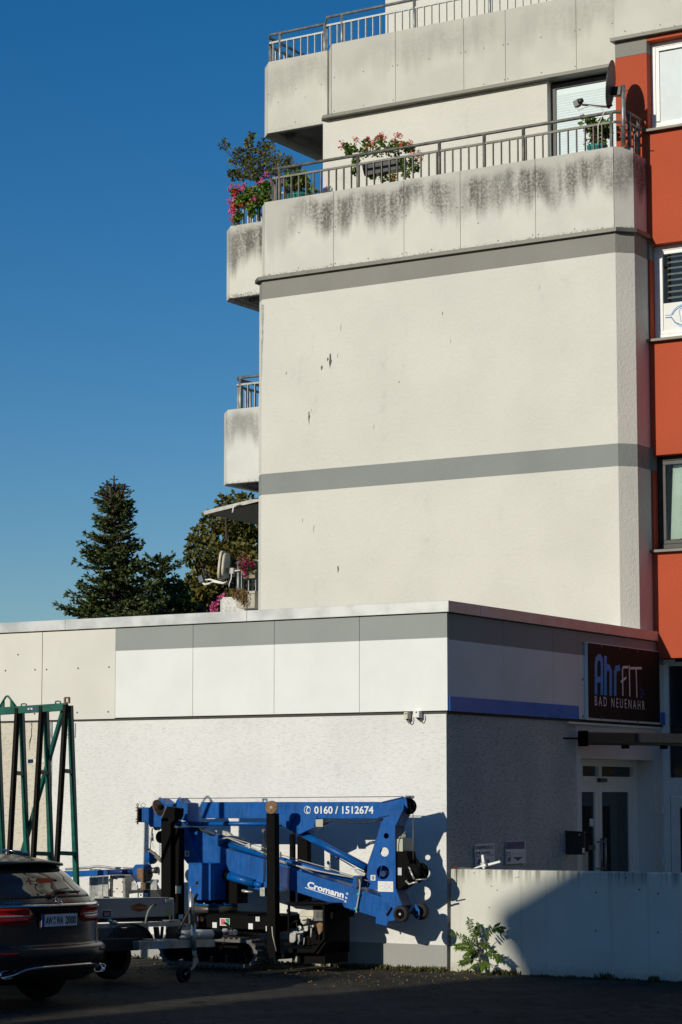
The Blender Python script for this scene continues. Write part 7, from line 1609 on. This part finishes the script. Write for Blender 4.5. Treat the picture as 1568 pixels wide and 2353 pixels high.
RA = [(((585,1800),(540,1650),(480,1480),(440,1340)), 9, 95, -0.02), (((590,1820),(450,1720),(300,1640),(110,1585)), 10, 72, -0.06), (((640,1780),(740,1640),(860,1490),(960,1470),(1030,1520)), 9, 110, -0.10), (((600,1880),(480,1830),(340,1800),(215,1820)), 8, 110, -0.12), (((640,1960),(780,1920),(900,1950),(990,2060)), 9, 110, -0.10), (((610,2080),(500,2050),(400,2060),(300,2110)), 7, 105, -0.10), (((600,1750),(560,1600),(600,1500),(590,1440)), 7, 90, 0.04), (((630,2040),(700,2080),(740,2140),(760,2200)), 6, 85, -0.14), (((600,1850),(660,1800),(700,1780),(740,1800)), 6, 95, 0.05), (((600,2100),(550,2140),(510,2180),(480,2200)), 6, 80, -0.14), (((600,1900),(520,1880),(430,1900),(390,1960)), 7, 105, -0.18), (((620,2000),(560,1960),(500,1900),(450,1880)), 6, 95, -0.05), (((640,2060),(660,2120),(680,2180),(690,2230)), 6, 90, -0.2)]
pxS = (PY(*kS(101, 1800), YP)-PY(*kS(100, 1800), YP)).length
for pts, n, ln, dep in RA:
    n = n+3
    m_ = len(pts); P = [PY(*kS(x, y), YP+dep*(i/(m_-1))) for i, (x, y) in enumerate(pts)]
    rc = MB().tube(P, [0.005]+[0.0035]*(m_-2)+[0.002], 5).build('leaf', simple('leaf stalk', (0.12, 0.10, 0.03), 0.7) if 'stalk' not in M else M['stalk'], tp_)
    M['stalk'] = rc.data.materials[0]
    for i in range(n):
        t = (0.25+0.75*(i+0.5)/n)*(m_-1); a = min(m_-2, int(t)); p = P[a]+(P[a+1]-P[a])*(t-a); ax = (P[a+1]-P[a]).normalized()
        for sg in ((-1, 1) if i < n-1 else (-1, 1, 0)):
            sd = ax.cross(Vector((0,-1,0.25)).normalized()).normalized()
            d_ = (sd*sg+ax*(0.45 if sg else 1.0)+Vector((rs_.uniform(-.15,.15), rs_.uniform(-0.45,0.1), -0.55+rs_.uniform(-.15,.15)))).normalized()
            up_ = Vector((rs_.uniform(-.3,.3), -0.75, 0.7+rs_.uniform(-.3,.3))); yv = up_.cross(d_).normalized(); zv = d_.cross(yv)
            o = bpy.data.objects.new('leaflet', leafl); COL.objects.link(o); o.parent = rc; L = ln*pxS*rs_.uniform(0.75, 0.95)
            o.matrix_local = Matrix.Translation(p-root_off(rc)) @ Matrix((( d_.x, yv.x, zv.x, 0), (d_.y, yv.y, zv.y, 0), (d_.z, yv.z, zv.z, 0), (0,0,0,1))) @ Matrix.Diagonal((L, L, L, 1))
# ---- weeds and litter along the foot of the walls
mb = MB(); r_ = random.Random(17)
def tuft(x, y, h, n):
    for _ in range(n):
        c = Vector((x+r_.gauss(0, 0.03), y+r_.gauss(0, 0.02), -0.004)); d_ = Vector((r_.uniform(-.7,.7), r_.uniform(-.7,.3), 1)); leaf(mb, c, d_, h*r_.uniform(0.4, 1.1), 0.006+h*0.06, r_)
for _ in range(170): tuft(r_.uniform(-1.5, 0.0), -0.03-abs(r_.gauss(0, 0.04)), r_.uniform(0.02, 0.09), 10)
for _ in range(60): tuft(r_.uniform(-6, -1.5), -0.03-abs(r_.gauss(0, 0.04)), r_.uniform(0.02, 0.10), 8)
for _ in range(90): tuft(r_.uniform(0.0, 3.2), -0.03-abs(r_.gauss(0, 0.05)), r_.uniform(0.015, 0.045), 7)
for x, h in ((2.0, 0.09), (0.72, 0.08), (0.85, 0.08), (0.3, 0.06), (2.6, 0.08), (-3.35, 0.22)): 
    for _ in range(6): tuft(x+r_.gauss(0, 0.05), -0.06, h, 9)
for _ in range(260): tuft(r_.uniform(-3.2, 1.0), r_.uniform(-2.2, -0.15), r_.uniform(0.008, 0.028), 4)
tag(mb.build('weeds', leafmat('dry weeds', (0.05, 0.06, 0.015), (0.10, 0.085, 0.03), (0.16, 0.10, 0.04), 10), fixn=False), kind='stuff')
mb = MB()
for _ in range(420):
    c = Vector((r_.uniform(-4, 1.2), r_.uniform(-2.6, -0.05), 0.004)); d_ = Vector((r_.uniform(-1,1), r_.uniform(-1,1), r_.uniform(0,.5))); leaf(mb, c, d_, r_.uniform(0.015, 0.04), 0.008, r_)
tag(mb.build('leaf_litter', simple('dry leaf litter', (0.20, 0.12, 0.045), 0.9, var=0.5, scale=20), fixn=False), kind='stuff')
# ---- unseen block added right of the view to cut fill on the side wall
nb = thing('sky_blocker', 'unseen dark block added right of the view to dim the side wall', 'building', (24, 10, 0))
MB().box((22, -12, 0), (32, 34, 14)).build('wall', M['house_wall'], nb)
for i in range(11):
    for j in range(4):
        y = -10+i*4.0; z = 1.2+j*3.2; f = MB().box((21.96, y, z), (22, y+1.5, z+1.5)).build('window', M['pvc'], nb); MB().box((21.955, y+0.08, z+0.08), (21.959, y+1.42, z+1.42)).build('pane', M['glass'], f)

# ---- faint vapour trail high in the sky at the top of the view
m = NT('thin vapour trail'); pr = m.new('ShaderNodeTexCoord').outputs['UV']
n_ = m.noise(m.scaled(0.012, 0.012, 0.012), 1, 5); tr_ = m.new('ShaderNodeBsdfTransparent'); df = m.new('ShaderNodeBsdfDiffuse'); df.inputs['Color'].default_value = (0.85, 0.85, 0.85, 1)
at_ = m.new('ShaderNodeAttribute'); at_.attribute_name = 'density'; fx = m.math('MULTIPLY', at_.outputs['Fac'], m.ramp(n_, 0.3, 0.75, 0.35, 1.0))
mx = m.new('ShaderNodeMixShader'); m.ln(m.math('MULTIPLY', fx, 0.16), mx.inputs[0]); m.ln(tr_.outputs[0], mx.inputs[1]); m.ln(df.outputs[0], mx.inputs[2]); m.ln(mx.outputs[0], m.n['Material Output'].inputs['Surface'])
q = MB(); den = []
for i in range(25):
    t = i/24; x = 520+t*420; y = -62+t*112
    for j in range(7):
        u = j/6-0.5; wpx = 46; q.v.append(CAM+ray(x-u*wpx*0.26, y+u*wpx)*1500); den.append(max(0, 1-abs(u)*2)**1.2*math.sin(math.pi*t)**0.5)
for i in range(24):
    for j in range(6): a = i*7+j; q.f.append((a, a+1, a+8, a+7)); q.sm.append(True)
vt = q.build('cloud', m.m, fixn=False); a_ = vt.data.attributes.new('density', 'FLOAT', 'POINT'); a_.data.foreach_set('value', den); tag(vt, kind='structure')
